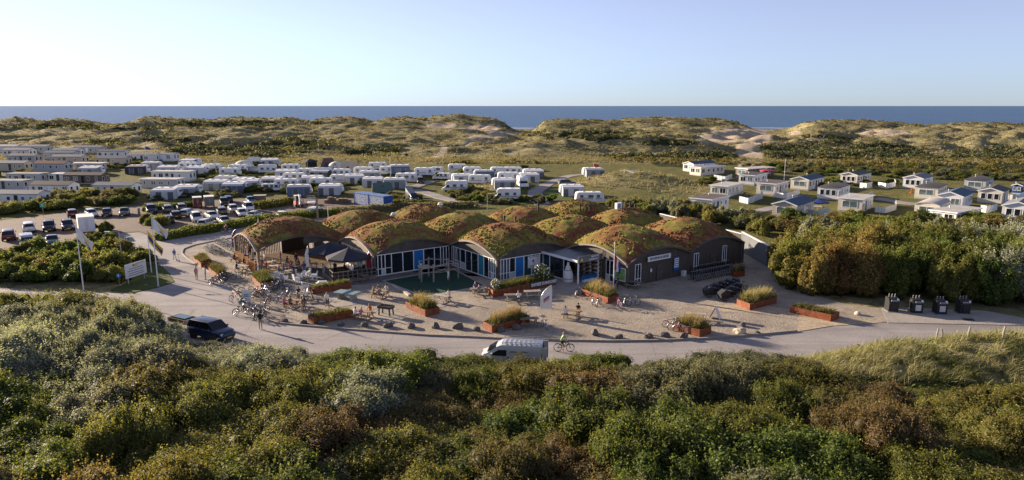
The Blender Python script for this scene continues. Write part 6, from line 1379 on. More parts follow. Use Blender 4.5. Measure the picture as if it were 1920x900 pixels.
for k, (kind, px, py, dg, aw, ds) in enumerate(CAMP):
    key = (kind, k % 3)
    if key not in CPROTO: CPROTO[key] = camper(kind, 500 + k)
    r0, L, W = CPROTO[key]; p = hit(px, py)
    o = dup(r0, (p[0], p[1] + 1.0, p[2] - 0.02), R(dg)); 
    tag(o, ('white caravan ' if kind == 'caravan' else kind + ' ') + ds, kind, kind + 's on the camping field')
    if aw:
        d = 2.4 if py > 335 else 2.6; a = awning(L * 0.85, d, 2.45, 1.85, aw, k); flip = abs(dg) > 90
        a.location = (p[0] + math.sin(R(dg)) * W / 2, p[1] + 1.0 - math.cos(R(dg)) * W / 2, p[2] - 0.02) if not flip else (p[0] - math.sin(R(dg)) * W / 2, p[1] + 1.0 + math.cos(R(dg)) * W / 2, p[2])
        a.rotation_euler = (0, 0, R(dg if not flip else dg - 180)); tag(a, aw.split('_')[1] + ' cloth awning of the caravan ' + ds if kind == 'caravan' else aw.split('_')[1] + ' cloth awning of the motorhome ' + ds, 'awning', 'awnings on the camping field')
for r0, _, _ in CPROTO.values():
    for ch in list(r0.children):
        for g in list(ch.children): bpy.data.objects.remove(g)
        bpy.data.objects.remove(ch)
    bpy.data.objects.remove(r0)
# ---- tents
def dome_tent(px, py, r, h, mat, label, sx=1.3):
    p = hit(px, py); t = thing('dome_tent', label, 'tent', p, random.uniform(-0.4, 0.4), 'tents on the camping field'); n = 12; mb = MB(); rings = []
    for i in range(7):
        ph = math.pi / 2 * i / 6.2; rings.append([(sx * r * math.cos(ph) * math.cos(2 * math.pi * j / n), r * math.cos(ph) * math.sin(2 * math.pi * j / n), h * math.sin(ph)) for j in range(n)])
    mb.loft(rings); mb.build('fly_sheet', mat, t, 60)
    mb = MB(); mb.add([(-0.6, -r * 0.93, 0.1), (0.6, -r * 0.93, 0.1), (0.35, -r * 0.72, h * 0.75), (-0.35, -r * 0.72, h * 0.75)], [(0, 1, 2, 3)]); mb.build('door_flap', 'awning_grey', t, loc=(0, -0.12, 0.05))
def ridge_tent(px, py, L, W, h, mat, label, wall=0.5):
    p = hit(px, py); t = thing('ridge_tent', label, 'tent', p, random.uniform(-0.3, 0.3), 'tents on the camping field'); mb = MB(); w = W / 2
    mb.loft([[(x, -w * 1.1, 0), (x, w * 1.1, 0), (x, w * 0.9, wall), (x * 0.9, 0, h), (x, -w * 0.9, wall)] for x in (-L / 2, L / 2)]); mb.build('canvas', mat, t)
    mb = MB(); mb.add([(-0.7, -w * 1.1, 0.03), (0.7, -w * 1.1, 0.03), (0.25, -w * 0.5, wall + (h - wall) * 0.45), (-0.25, -w * 0.5, wall + (h - wall) * 0.45)], [(0, 1, 2, 3)]); mb.build('door_flap', 'awning_dark', t, loc=(0, -0.08, 0.03))
    for x in (-L / 2, L / 2): mb = MB(); mb.tube([(x * 0.9, 0, 0), (x * 0.9, 0, h + 0.1)], 0.03); mb.build('pole', 'timber_pale', t)
    mb = MB()
    for sx in (-1, 1):
        mb = MB(); mb.tube([(sx * L * 0.45, 0, h), (sx * (L * 0.5 + 1.3), 0, 0)], 0.012, 4); mb.build('guy_rope', 'timber_pale', t)
dome_tent(458, 314, 2.3, 2.3, 'tent_white', 'large white dome tent at the end of the caravan row', 1.5); ridge_tent(478, 311, 4, 3.5, 3.0, 'tent_white', 'white pointed tent beside the white dome tent'); dome_tent(470, 321, 2.2, 1.7, 'awning_grey', 'low grey tunnel tent in front of the white tents', 1.7); dome_tent(631, 315, 2.2, 2.2, 'tent_white', 'white dome tent between the brown and beige tents', 1.3); ridge_tent(656, 323, 5.5, 4.5, 3.6, 'tent_beige', 'big beige pointed tent'); ridge_tent(616, 314, 4, 3.5, 3.2, 'tent_brown', 'brown tent beside the black pavilion tent'); ridge_tent(717, 362, 5.0, 3.2, 2.6, 'tent_green', 'green tent with coloured window strips by the containers', 1.2); dome_tent(905, 338, 1.4, 1.1, 'awning_grey', 'small grey dome tent by the caravans')
p = hit(581, 314); t = thing('pavilion_tent', 'black open-sided pavilion tent in the back row', 'tent', p)
mb = MB(); mb.lathe([(2.9, 2.0), (2.88, 2.25), (0.2, 2.9)], 4); mb.build('roof', 'awning_dark', t)
for a in range(4): mb = MB(); q = math.pi / 2 * a; mb.tube([(2.8 * math.cos(q), 2.8 * math.sin(q), 0), (2.8 * math.cos(q), 2.8 * math.sin(q), 2.1)], 0.05); mb.build('leg', 'steel', t)
mb = MB(); mb.add([(-1.9, 1.9, 0), (1.9, 1.9, 0), (1.9, 1.9, 2.0), (-1.9, 1.9, 2.0)], [(0, 1, 2, 3)]); mb.build('back_panel', 'awning_dark', t)
# pop-top camper by the lane
make_van(773, 377, -65, 'paint_navy', 'dark campervan with raised pop-top parked by the lane', 'campervans on the camping field', 5.0, 1.9, 1.95, name='campervan')
p = hit(771, 377); mb = MB(); mb.prism([(-1.8, 0), (0.8, 0), (-1.9, 1.0)], -0.75, 0.75); o = mb.build('pop_top', 'awning_grey', bpy.data.objects['campervan'] if False else None, loc=(p[0], p[1], p[2] + 2.0), rz=R(-65)); tag(o, 'grey canvas pop-top raised above the dark campervan', 'tent')
# camp lanes and lawns
def lane(px, w, mat, name, z=0.06):
    pts = resample([Vector(hit(a, b)) for a, b in px], 2.0); mb = MB(); rings = []
    for i, q in enumerate(pts):
        d = (pts[min(i + 1, len(pts) - 1)] - pts[max(i - 1, 0)]).normalized(); s = Vector((-d.y, d.x, 0)) * w / 2
        rr_ = []
        for k in (-1, 1): e = q + s * k; rr_.append((e.x, e.y, float(hgt(np.array([e.x]), np.array([e.y]))[0]) + z))
        rings.append(rr_ + [(rr_[1][0], rr_[1][1], rr_[1][2] - 0.4), (rr_[0][0], rr_[0][1], rr_[0][2] - 0.4)])
    mb.loft(rings); struct(mb.build(name, mat))
lane([(1018, 384), (1004, 372), (1003, 360), (1022, 348), (1048, 336), (1075, 329), (1110, 326), (1200, 322)], 3.6, 'asphalt', 'camp_lane', 0.10); lane([(775, 356), (800, 362), (830, 372), (870, 382), (900, 386)], 3.2, 'asphalt', 'camp_lane', 0.10); lane([(700, 340), (775, 352), (800, 343), (815, 338)], 3.0, 'asphalt', 'camp_lane', 0.12)
lane([(1400, 400), (1440, 392), (1480, 385), (1560, 388)], 3.0, 'asphalt', 'camp_lane', 0.10); lane([(1640, 372), (1700, 382), (1760, 386), (1800, 384)], 3.2, 'asphalt', 'camp_lane', 0.10)
lane([(968, 384), (962, 372), (966, 360), (990, 348), (1020, 338)], 5.0, 'lawn', 'lawn', 0.08); lane([(1062, 380), (1046, 372), (1042, 360), (1052, 350)], 7.0, 'lawn', 'lawn', 0.07)
# ================================================================== things on the plaza
def corten_mat():
    m, nt, o = _new('corten'); b = N(nt, 'BsdfPrincipled'); nt.links.new(b.outputs[0], o.inputs[0]); b.inputs['Roughness'].default_value = 0.75; b.inputs['Metallic'].default_value = 0.1
    n = noise(nt, 2.2, 6, 0.65, 'World'); c = ramp(nt, n.outputs[0], [(0.3, (0.11, 0.028, 0.012)), (0.55, (0.22, 0.062, 0.02)), (0.75, (0.32, 0.105, 0.035))]); nt.links.new(c.outputs[0], b.inputs['Base Color'])
corten_mat()
mk('soil', (0.06, 0.045, 0.03), 0.95, var=0.3); mk('stone_grey', (0.105, 0.10, 0.098), 0.9, var=0.3, scale=2, bump=0.8); mk('stone_pale', (0.45, 0.40, 0.33), 0.9, var=0.25, scale=2, bump=0.8)
mk('parasol_navy', (0.022, 0.026, 0.045), 0.8, var=0.2, scale=1.0); mk('chair_white', (0.74, 0.74, 0.74), 0.5, var=0.05); mk('pingpong_green', (0.16, 0.26, 0.26), 0.5, var=0.1)
mk('flag_white', (0.70, 0.69, 0.68), 0.8, var=0.05); mk('flag_red', (0.45, 0.02, 0.02), 0.8); mk('flag_blue', (0.02, 0.05, 0.28), 0.8); mk('flag_purple', (0.10, 0.05, 0.25), 0.8); mk('flag_yellow', (0.70, 0.45, 0.02), 0.8); mk('flag_orange', (0.6, 0.17, 0.04), 0.8)
mk('log_grey', (0.26, 0.24, 0.21), 0.85, var=0.25, scale=2, bump=0.4, stretch=(5, 5, 0.5)); mk('flower_white', (0.72, 0.72, 0.68), 0.7)
mk('bike_black', (0.02, 0.021, 0.024), 0.4); mk('bike_silver', (0.45, 0.46, 0.47), 0.35, metal=0.6); mk('bike_red', (0.35, 0.03, 0.02), 0.4); mk('bike_blue', (0.05, 0.09, 0.2), 0.4); mk('bike_pink', (0.5, 0.16, 0.25), 0.4); mk('cover_black', (0.02, 0.022, 0.028), 0.55, var=0.3, scale=3, bump=0.6)
leafmat('plant_mix', [(0.05, 0.08, 0.015), (0.11, 0.13, 0.03), (0.2, 0.17, 0.06), (0.33, 0.27, 0.13)], 0.7, 0.3, 0.2); leafmat('plume', [(0.25, 0.19, 0.09), (0.35, 0.28, 0.15), (0.42, 0.36, 0.22), (0.3, 0.2, 0.1)], 0.8, 0.4, 0.1)
# pads of paving let into the gravel
sheet('play_surface', [(722, 528), (848, 506), (906, 536), (797, 556)], 0.09, 'rubber_green')
sheet('play_border', [(716, 527), (849, 503), (912, 537), (796, 560)], 0.078, 'concrete')
sheet('terrace_paving', [(500, 541), (560, 546), (720, 530), (850, 500), (936, 533), (1000, 527), (1000, 520), (640, 500), (500, 500), (470, 512)], 0.07, 'paver_grey')
sheet('entrance_paving', [(1000, 530), (1020, 520), (1090, 516), (1150, 540), (1085, 552)], 0.082, 'concrete')
for pad in ([(607, 561), (672, 545), (700, 566), (632, 578)], [(700, 592), (733, 583), (764, 592), (722, 604)], [(806, 568), (842, 560), (852, 571), (818, 580)]): sheet('paving_pad', pad, 0.084, 'concrete')
sheet('lawn', [(205, 545), (250, 549), (293, 540), (327, 529), (316, 513), (296, 494), (262, 500), (240, 530)], 0.05, 'lawn')
for ck in ([(262, 441), (420, 552)], [(330, 575), (470, 590)], [(560, 640), (900, 655)], [(1050, 660), (1500, 640)], [(1520, 640), (1900, 625)]): pass
prng = np.random.default_rng(77)
def planter(pa, pb, pc, label, h=0.72, grass=1.0, tall=0.6, plume=0.0, bush=0):
    a, b, c = (np.array(P(*q, 0.06)) for q in (pa, pb, pc)); e1 = a - b; e2 = c - b; ctr = b + (e1 + e2) / 2
    t = thing('planter', label, 'planter', (*ctr[:2], 0.06), 0.0, 'rust-brown steel planters on the plaza')
    q = [(b - ctr)[:2], (c - ctr)[:2], (b + e1 + e2 - ctr)[:2], (a - ctr)[:2]]
    for i in range(4):
        s, d = q[i], q[(i + 1) % 4]; L = np.linalg.norm(d - s); u_ = (d - s) / L; s2 = s + u_ * 0.025; d2 = d - u_ * 0.025
        n_ = max(1, int(L / 1.5))
        for k in range(n_):
            f0 = s2 + (d2 - s2) * k / n_ + u_ * 0.004; f1 = s2 + (d2 - s2) * (k + 1) / n_ - u_ * 0.004
            mb = MB(); mb.bar((*f0, h / 2), (*f1, h / 2), 0.05, h); mb.build('steel_panel', 'corten', t)
    mb = MB(); mb.slab([tuple(p * 0.97) for p in q], 0.05, h - 0.12); mb.build('soil', 'soil', t)
    A = np.linalg.norm(np.cross(e1, e2)); n = int(A * 15 * grass); uv = prng.random((n, 2)) * 0.9 + 0.05
    pos = (b - ctr)[None] + uv[:, :1] * e1[None] + uv[:, 1:] * e2[None]; pos[:, 2] = h - 0.15
    v, f, tt = blades(pos, 9, tall, 0.022, prng, (0.15, -0.05), 0.55); stuff(link('planting', bigmesh('planting', v, f, 4, 'plant_mix', tt), t))
    m = int(A * 60 * grass); uv = prng.random((m, 2)) * 0.92 + 0.04; pos = (b - ctr)[None] + uv[:, :1] * e1[None] + uv[:, 1:] * e2[None]; pos[:, 2] = h - 0.1 + prng.random(m) * tall * 0.6 * (0.4 + fbm(pos[:, 0] * 1.3 + 50, pos[:, 1] * 1.3 + 50, 2))
    v, f = leaf_quads(pos, np.tile([0, 0, 1.0], (m, 1)), prng.uniform(0.04, 0.09, m), prng); stuff(link('ground_cover', bigmesh('ground_cover', v, f, 4, 'leaf_olive', prng.random(m)), t))
    if plume:
        n = int(A * 5 * plume); uv = prng.random((n, 2)) * 0.7 + 0.15; pos = (b - ctr)[None] + uv[:, :1] * e1[None] + uv[:, 1:] * e2[None]; pos[:, 2] = h - 0.1
        v, f, tt = blades(pos, 14, 1.25, 0.016, prng, (0.2, -0.05), 0.28); stuff(link('pampas_grass', bigmesh('pampas_grass', v, f, 4, 'plume', tt), t))
    return t, ctr, e1, e2
planter((578, 603), (589, 608), (663, 595), 'long rusty planter with clipped grass by the road kerb beside the football table'); planter((580, 549), (590, 552), (659, 540), 'long rusty planter with green plants in front of the decked terrace'); planter((472, 526), (490, 544), (514, 537), 'rusty planter with a bright green shrub near the white armchairs', tall=0.9)
planter((363, 490), (378, 503), (397, 497), 'weathered planter with low shrubs beside the scooter rider'); planter((392, 511), (411, 526), (425, 520), 'weathered planter with bushy plants behind the two standing walkers', tall=0.8)
planter((761, 577), (798, 594), (824, 588), 'rusty planter with tall bronze grass beside the pale picnic table', tall=0.8, plume=1.0); planter((906, 615), (923, 624), (993, 605), 'rusty planter with feathery straw grass behind the silver van', tall=0.7, plume=1.2); planter((1090, 552), (1140, 570), (1160, 563), 'rusty planter with golden grass tufts in front of the entrance flagpole', tall=0.8, plume=0.8)
pl8 = planter((916, 552), (925, 558), (1042, 534), 'long dark planter behind the white entrance lettering', h=0.85, tall=0.9); planter((1262, 618), (1312, 632), (1333, 625), 'rusty planter overgrown with straw grass beside leaning bicycles', tall=0.8, plume=1.3); planter((1381, 572), (1406, 582), (1456, 568), 'rusty planter with straw-coloured shrubs beside the covered cargo bikes', tall=0.9, plume=0.7); planter((1481, 586), (1558, 603), (1573, 597), 'long orange-rust planter at the foot of the golden grove', tall=0.5); planter((1371, 516), (1377, 521), (1396, 517), 'small rusty planter at the end of the rental bicycles', tall=0.8, plume=0.4)
# entrance lettering on the long planter, white flowering shrub in it
t8, c8, e1, e2 = pl8; dv = e2 / np.linalg.norm(e2); rz8 = math.atan2(dv[1], dv[0]); b8 = c8 - (e1 + e2) / 2
sp = b8 + e2 * 0.79 + np.array([dv[1], -dv[0], 0]) * 0.10
es2 = thing('entrance_lettering', 'dark board with white capitals reading ENTREE DUINOORD on the long planter', 'sign', (sp[0], sp[1], 0.06), rz8)
mb = MB(); mb.box((0, 0, 0.55), (4.1, 0.08, 0.62)); mb.build('board', 'fascia_dark', es2)
text('ENTREE DUINOORD', 0.52, 'letter_white', es2, (0, -0.05, 0.55), (math.pi / 2, 0, 0), 0.012, bold=0.014, sx=0.82)
for k, (u_, r_, h_) in enumerate(((0.80, 1.1, 2.0), (0.08, 0.6, 1.2))):
    q = b8 + e2 * u_ + e1 * 0.5; o = thing('flowering_shrub', ('tall' if k == 0 else 'small') + ' shrub full of white flowers growing in the dark entrance planter', 'shrub', (q[0], q[1], 0.75)); n = 900 if k == 0 else 400
    d = unit(prng.normal(0, 1, (n, 3))); pos = d * np.array([r_, r_, h_ / 2]) * prng.uniform(0.5, 1.05, (n, 1)) + [0, 0, h_ / 2]
    v, f = leaf_quads(pos, d, prng.uniform(0.06, 0.11, n), prng); link('foliage', bigmesh('foliage', v, f, 4, 'leaf_green', prng.random(n)), o)
    n //= 6; d = unit(prng.normal(0, 1, (n, 3))); pos = d * np.array([r_, r_, h_ / 2]) * 1.04 + [0, 0, h_ / 2]; v, f = leaf_quads(pos, d, prng.uniform(0.06, 0.10, n), prng, 0.9); link('blossom', bigmesh('blossom', v, f, 4, 'flower_white', None), o)
    mb = MB(); mb.tube([(0, 0, -0.5), (0, 0, h_ * 0.6)], 0.05); mb.build('stem', 'bark', o)
# ---- picnic tables
def picnic(mat):
    r = link('picnic_table', None); L = 1.9
    for k in range(5): mb = MB(); mb.box((0, -0.32 + 0.16 * k, 0.75), (L, 0.145, 0.045)); mb.build('top_plank', mat, r)
    for s in (-1, 1):
        for k in range(2): mb = MB(); mb.box((0, s * (0.68 + 0.15 * k), 0.44), (L, 0.135, 0.045)); mb.build('seat_plank', mat, r)
    for x in (-0.68, 0.68):
        for s in (-1, 1): mb = MB(); mb.bar((x, s * 0.24, 0.73), (x, s * 0.78, 0.0), 0.05, 0.10); mb.build('leg', mat, r)
        mb = MB(); mb.box((x + 0.05, 0, 0.385), (0.045, 1.62, 0.09)); mb.build('cross_beam', mat, r); mb = MB(); mb.box((x + 0.05, 0, 0.69), (0.045, 0.74, 0.08)); mb.build('top_batten', mat, r)
    return r
PT = {m: picnic(m) for m in ('timber_grey', 'timber_pale', 'timber_warm')}
TABLES = [(1072, 594, -18, 'timber_warm', 'with two people facing each other on the sunny gravel'), (962, 564, 8, 'timber_grey', 'with one person in white, next to an empty one'), (998, 557, 10, 'timber_pale', 'standing empty between the white banner and a sitter'), (898, 552, 12, 'timber_grey', 'with two people beside the dark entrance planter'), (992, 610, 10, 'timber_grey', 'in shade behind the silver van'), (828, 566, -28, 'timber_pale', 'with pale top beside the bronze grass planter'), (682, 596, -20, 'timber_warm', 'with three people beside the clipped grass planter'), (713, 556, -20, 'timber_warm', 'crowded with people beside the play area beam'), (549, 574, -8, 'timber_warm', 'with three people among the parked bicycles'), (566, 561, 20, 'timber_grey', 'half hidden behind crowded bicycles'), (1188, 539, -25, 'timber_grey', 'in shade by the map board'), (1168, 528, -25, 'timber_grey', 'under the entrance canopy edge'), (677, 526, -20, 'timber_grey', 'in shade below the deck railing'), (1305, 601, -15, 'timber_pale', 'with pale top behind the straw grass planter'), (470, 498, -30, 'timber_pale', 'with people near the orange screens'), (455, 508, -30, 'timber_pale', 'between the weathered planters and the terrace'), (447, 490, -20, 'timber_grey', 'beside the bicycle racks')]
TB = []
for px, py, dg, m, ds in TABLES:
    p = P(px, py, 0.07); TB.append((tag(dup(PT[m], (p[0], p[1], 0.06), R(dg)), 'wooden picnic table ' + ds, 'picnic table', 'picnic tables on the plaza'), p, R(dg)))
for r in PT.values():
    for ch in list(r.children): bpy.data.objects.remove(ch)
    bpy.data.objects.remove(r)
# ---- boulders along the kerb
def boulder(px, py, s, mat, label):
    p = P(px, py, 0.06); bm = bmesh.new(); bmesh.ops.create_icosphere(bm, subdivisions=2, radius=1.0); rg = random.Random(px)
    s *= 0.8
    sx, sy, sz = s * rg.uniform(0.8, 1.2), s * rg.uniform(0.7, 1.0), s * rg.uniform(0.6, 0.85)
    ph = rg.uniform(0, 99)
    for v in bm.verts:
        n_ = float(fbm(np.array([v.co.x * 1.2 + ph]), np.array([v.co.y * 1.2 + v.co.z + ph]), 2)[0]); q = v.co * (0.6 + 0.8 * n_); v.co = (q.x * sx, q.y * sy, q.z * sz)
    me = bpy.data.meshes.new('boulder'); bm.to_mesh(me); bm.free(); me.materials.append(M(mat))
    tag(link('boulder', me, None, (p[0], p[1], 0.06 + sz * 0.45), rg.uniform(0, 6)), label, 'boulder', 'boulders along the plaza kerb')
for px, py, s in ((474, 583, 0.6), (533, 604, 0.5), (569, 607, 0.55), (603, 607, 0.6), (640, 610, 0.55), (684, 612, 0.5), (728, 613, 0.55), (770, 614, 0.6), (817, 615, 0.55), (859, 615, 0.7), (894, 620, 0.6), (940, 621, 0.65), (968, 618, 0.6), (1115, 627, 0.75), (1160, 634, 0.6), (1215, 633, 0.6), (1247, 631, 0.55), (1283, 634, 0.65), (452, 566, 0.5), (1420, 626, 0.4)): boulder(px, py, s, 'stone_grey', 'dark grey boulder set in the gravel along the road kerb')
boulder(1386, 625, 0.7, 'stone_pale', 'flat pale boulder lit by the sun near the end of the kerb'); boulder(1393, 612, 0.5, 'stone_grey', 'slanted grey boulder standing behind the pale one'); boulder(1608, 590, 0.45, 'stone_pale', 'white boulder in the grass beside the long orange planter')
# ---- underground waste containers
def waste(px, py, front, label):
    p = P(px, py, 0.08); t = thing('waste_container', label, 'bin', (p[0], p[1], 0.075), R(-6), 'waste containers on the concrete apron')
    mb = MB(); mb.prism([(-0.55, 0), (0.5, 0), (0.55, 1.0), (0.30, 1.4), (-0.40, 1.5), (-0.55, 1.35)], -0.5, 0.5); b_ = mb.build('body', 'black_plastic', t); b_.rotation_euler = (0, 0, -math.pi / 2)
    mb = MB(); mb.box((0.0, -0.57, 0.62), (0.55, 0.05, 0.62)); mb.build('front_plate', front, t)
    mb = MB(); mb.box((0.0, -0.50, 1.18), (0.62, 0.26, 0.12), rx=-0.9); mb.build('flap', 'steel', t)
    mb = MB(); mb.box((0.42, -0.42, 1.30), (0.16, 0.05, 0.26), rx=-0.6); mb.build('label_plate', 'poster_white', t)
    for x in (-0.3, 0, 0.3): mb = MB(); mb.tube([(x, 0.2, 1.4), (x, 0.2, 1.72), (x + 0.06, 0.2, 1.78)], 0.04, 6); mb.build('lifting_lug', 'steel', t)
    mb = MB(); mb.box((0, 0, 0.02), (1.3, 1.4, 0.05)); mb.build('base_plate', 'steel', t)
waste(1671, 582, 'black_plastic', 'black waste container with a round hole, at the long orange planter end of the row'); waste(1716, 585, 'screen_glass', 'black waste container with steel drum, second from the orange planter'); waste(1761, 587, 'screen_glass', 'black waste container with steel drum, third from the orange planter'); waste(1804, 586, 'black_plastic', 'black waste container with white label beside the drain cover')
mb = MB(); p = P(1816, 599, 0.085); mb.box((0, 0, 0), (1.0, 0.7, 0.02)); tag(mb.build('drain_cover', 'black_plastic', loc=(p[0], p[1], 0.088), rz=R(-10)), 'dark iron drain cover in the concrete apron', 'drain cover')
for px, py, h in ((1755, 640, 1.2), (1765, 640, 1.1), (1814, 640, 1.2), (1879, 642, 1.3)):
    p = hit(px, py); mb = MB(); mb.tube([(0, 0, -0.3), (0.03, 0.02, h * 0.6), (0.10 * (1 if px != 1765 else -1), 0.03, h)], [0.09, 0.08, 0.07], 7); tag(mb.build('fence_post', 'log_grey', loc=tuple(p)), 'weathered round fence post at the grassy edge of the road', 'post', 'fence posts by the grassy hillock')
# ---- table tennis, table football
p = P(651, 560, 0.085); tt = thing('table_tennis_table', 'concrete table tennis table with green top and net', 'table', (p[0], p[1], 0.08), R(-22))
for x in (-0.69, 0.69): mb = MB(); mb.box((x, 0, 0.76), (1.37, 1.5, 0.08)); mb.build('half_top', 'pingpong_green', tt)
for x in (-0.8, 0.8): mb = MB(); mb.prism([(x - 0.15, 0), (x + 0.2, 0), (x + 0.06, 0.36), (x + 0.2, 0.72), (x - 0.25, 0.72), (x - 0.08, 0.36)], -0.55, 0.55); mb.build('leg', 'concrete', tt)
mb = MB(); mb.box((0, 0, 0.88), (0.02, 1.6, 0.15)); mb.build('net', 'white_paint', tt); mb = MB(); mb.box((0, 0, 0.812), (2.6, 0.03, 0.006)); mb.build('centre_line', 'white_paint', tt)
p = P(724, 590, 0.085); tf = thing('football_table', 'dark table football table on a concrete pad', 'table', (p[0], p[1], 0.08), R(-22))
mb = MB(); mb.box((0, 0, 0.80), (1.5, 0.85, 0.06)); mb.build('playing_field', 'stone_grey', tf)
for s in (-1, 1): mb = MB(); mb.box((0, s * 0.43, 0.88), (1.55, 0.06, 0.26)); mb.build('side_board', 'timber_dark', tf); mb = MB(); mb.box((s * 0.76, 0, 0.88), (0.06, 0.80, 0.26)); mb.build('end_board', 'timber_dark', tf)
for x in np.linspace(-0.6, 0.6, 6): mb = MB(); mb.tube([(x, -0.7, 0.95), (x, 0.7, 0.95)], 0.015, 5); mb.build('rod', 'steel', tf)
for x in (-0.6, 0.6):
    for y in (-0.34, 0.34): mb = MB(); mb.bar((x, y, 0.78), (x * 1.1, y * 1.05, 0), 0.12, 0.12); mb.build('leg', 'timber_dark', tf)
# ---- play frame of logs
p0 = P(822, 522, 0.09); pf = thing('climbing_frame', 'log climbing frame with ropes on the dark green play surface', 'climbing frame', (p0[0], p0[1], 0.08), R(20))
pts = [(-2.4, -1.0), (-1.0, -1.6), (0.9, -1.5), (2.4, -0.7), (1.6, 1.3), (-0.9, 1.5), (-2.3, 0.6)]; hs = [2.3, 2.2, 2.4, 2.0, 2.2, 2.5, 2.4]
for (x, y), h in zip(pts, hs): mb = MB(); mb.tube([(x, y, 0), (x + 0.05, y, h)], 0.11, 8); mb.build('post', 'log_grey', pf)
for i in range(7): a, b = pts[i], pts[(i + 1) % 7]; mb = MB(); mb.tube([(*a, hs[i] - 0.2), (*b, hs[(i + 1) % 7] - 0.2)], 0.07, 6); mb.build('beam', 'log_grey', pf)
for k, (i, j) in enumerate(((0, 3), (1, 4), (5, 3))): mb = MB(); mb.tube([(*pts[i], 1.2), ((pts[i][0] + pts[j][0]) / 2, (pts[i][1] + pts[j][1]) / 2, 0.95), (*pts[j], 1.25)], 0.03, 5); mb.build('rope', 'timber_pale', pf)
mb = MB(); mb.box((-1.9, -0.2, 1.75), (1.3, 1.4, 0.08)); mb.build('platform', 'timber_pale', pf)
for a, b, lb in (((736, 536), (752, 546), 'grey beam lying along the play surface nearest the deck'), ((754, 546), (768, 555), 'sunlit pale beam lying at the corner of the play surface')):
    a, b = P(*a, 0.1), P(*b, 0.1); mb = MB(); mb.bar((a[0], a[1], 0.2), (b[0], b[1], 0.2), 0.35, 0.22); tag(mb.build('sitting_beam', 'timber_pale'), lb, 'beam')
# ---- white bottle figure at the entrance
p = P(1065, 527, 0.085); bt = thing('covered_figure', 'white bottle-shaped wrapped figure standing before the entrance', 'statue', (p[0], p[1], 0.08))
mb = MB(); mb.lathe([(0.62, 0), (0.66, 0.3), (0.60, 0.9), (0.48, 1.35), (0.34, 1.6), (0.30, 1.85), (0.17, 2.1), (0.15, 2.35), (0.12, 2.45)], 14); mb.build('cover', 'flag_white', bt, 50)
for z, r_ in ((0.35, 0.68), (1.4, 0.47)): mb = MB(); mb.lathe([(r_, z), (r_ + 0.02, z + 0.04), (r_, z + 0.08)], 14); mb.build('strap', 'print_grey', bt)
# ---- flagpoles and flags
def cloth(mb, a, b, c, d, n=8, m=5, amp=0.12, mi=0, ph=0.0):
    a, b, c, d = (np.array(q, float) for q in (a, b, c, d)); nrm = np.cross(b - a, d - a); nrm = nrm / np.linalg.norm(nrm); vs = []
    for i in range(n + 1):
        for j in range(m + 1):
            u_, w_ = i / n, j / m; q = (a * (1 - u_) + b * u_) * (1 - w_) + (d * (1 - u_) + c * u_) * w_
            vs.append(tuple(q + nrm * amp * u_ * math.sin(u_ * 7 + w_ * 2.5 + ph)))
    k = m + 1; mb.add(vs, [(i * k + j, (i + 1) * k + j, (i + 1) * k + j + 1, i * k + j + 1) for i in range(n) for j in range(m)], mi)
def flagpole(px, py, h, label, flag=None, z0=0.06, r=0.07):
    p = P(px, py, z0); t = thing('flagpole', label, 'flagpole', (p[0], p[1], z0)); mb = MB(); mb.tube([(0, 0, 0), (0, 0, h * 0.5), (0, 0, h)], [r, r * 0.85, r * 0.55], 8); mb.build('pole', 'white_paint', t); mb = MB(); mb.lathe([(0.02, h), (0.09, h + 0.06), (0.09, h + 0.14), (0.02, h + 0.2)], 8); mb.build('finial', 'white_paint', t); mb = MB(); mb.lathe([(r * 1.9, 0), (r * 1.7, 0.12)], 8); mb.build('foot', 'steel', t)
    return t
def camp_flag(t, h, label, drop, kind='white'):
    o = thing('flag', label, 'flag', t.location); mb = MB()
    A = (0.08, 0, h - 0.1); D = (0.08, 0, h - 1.55); B = (1.9, -0.25, h - drop); C_ = (1.65, -0.2, h - drop - 1.0)
    cloth(mb, A, B, C_, D, 10, 6, 0.16); mb.build('cloth', 'flag_white' if kind == 'white' else 'flag_yellow', o, 60)
    def lerp(u_, w_): a_, b_, c_, d_ = map(np.array, (A, B, C_, D)); return (a_ * (1 - u_) + b_ * u_) * (1 - w_) + (d_ * (1 - u_) + c_ * u_) * w_
    if kind == 'white':
        mb = MB(); cloth(mb, lerp(0.35, 0.25) + [0, -0.03, 0], lerp(0.8, 0.35) + [0, -0.2, 0], lerp(0.85, 0.6) + [0, -0.2, 0], lerp(0.4, 0.55) + [0, -0.03, 0], 4, 2, 0.0); mb.build('emblem', 'sun_yellow', o)
        mb = MB(); cloth(mb, lerp(0.4, 0.62) + [0, -0.03, 0], lerp(0.95, 0.7) + [0, -0.2, 0], lerp(0.95, 0.82) + [0, -0.2, 0], lerp(0.4, 0.74) + [0, -0.03, 0], 4, 2, 0.0); mb.build('print', 'flag_purple', o)
    else:
        mb = MB(); cloth(mb, lerp(0.0, 0.35) + [0, -0.04, 0], lerp(1.0, 0.35) + [0, -0.04, 0], lerp(1.0, 0.7) + [0, -0.04, 0], lerp(0, 0.7) + [0, -0.04, 0], 6, 2, 0.16); mb.build('band', 'flag_blue', o)
def top_h(px, py, tx, ty): q = P(px, py); return float(PY(tx, ty, q[1])[2])
h1 = top_h(157, 545, 143, 424); f1 = flagpole(157, 545, h1, 'tall white flagpole standing at the far side of the island shrubs, alone'); camp_flag(f1, h1, 'white camp flag with yellow emblem on the lone pole', 1.9)
h2 = top_h(297, 537, 272, 406); f2 = flagpole(297, 537, h2, 'tall white flagpole at the tip of the island lawn'); camp_flag(f2, h2, 'white camp flag on the pole at the lawn tip', 1.7)
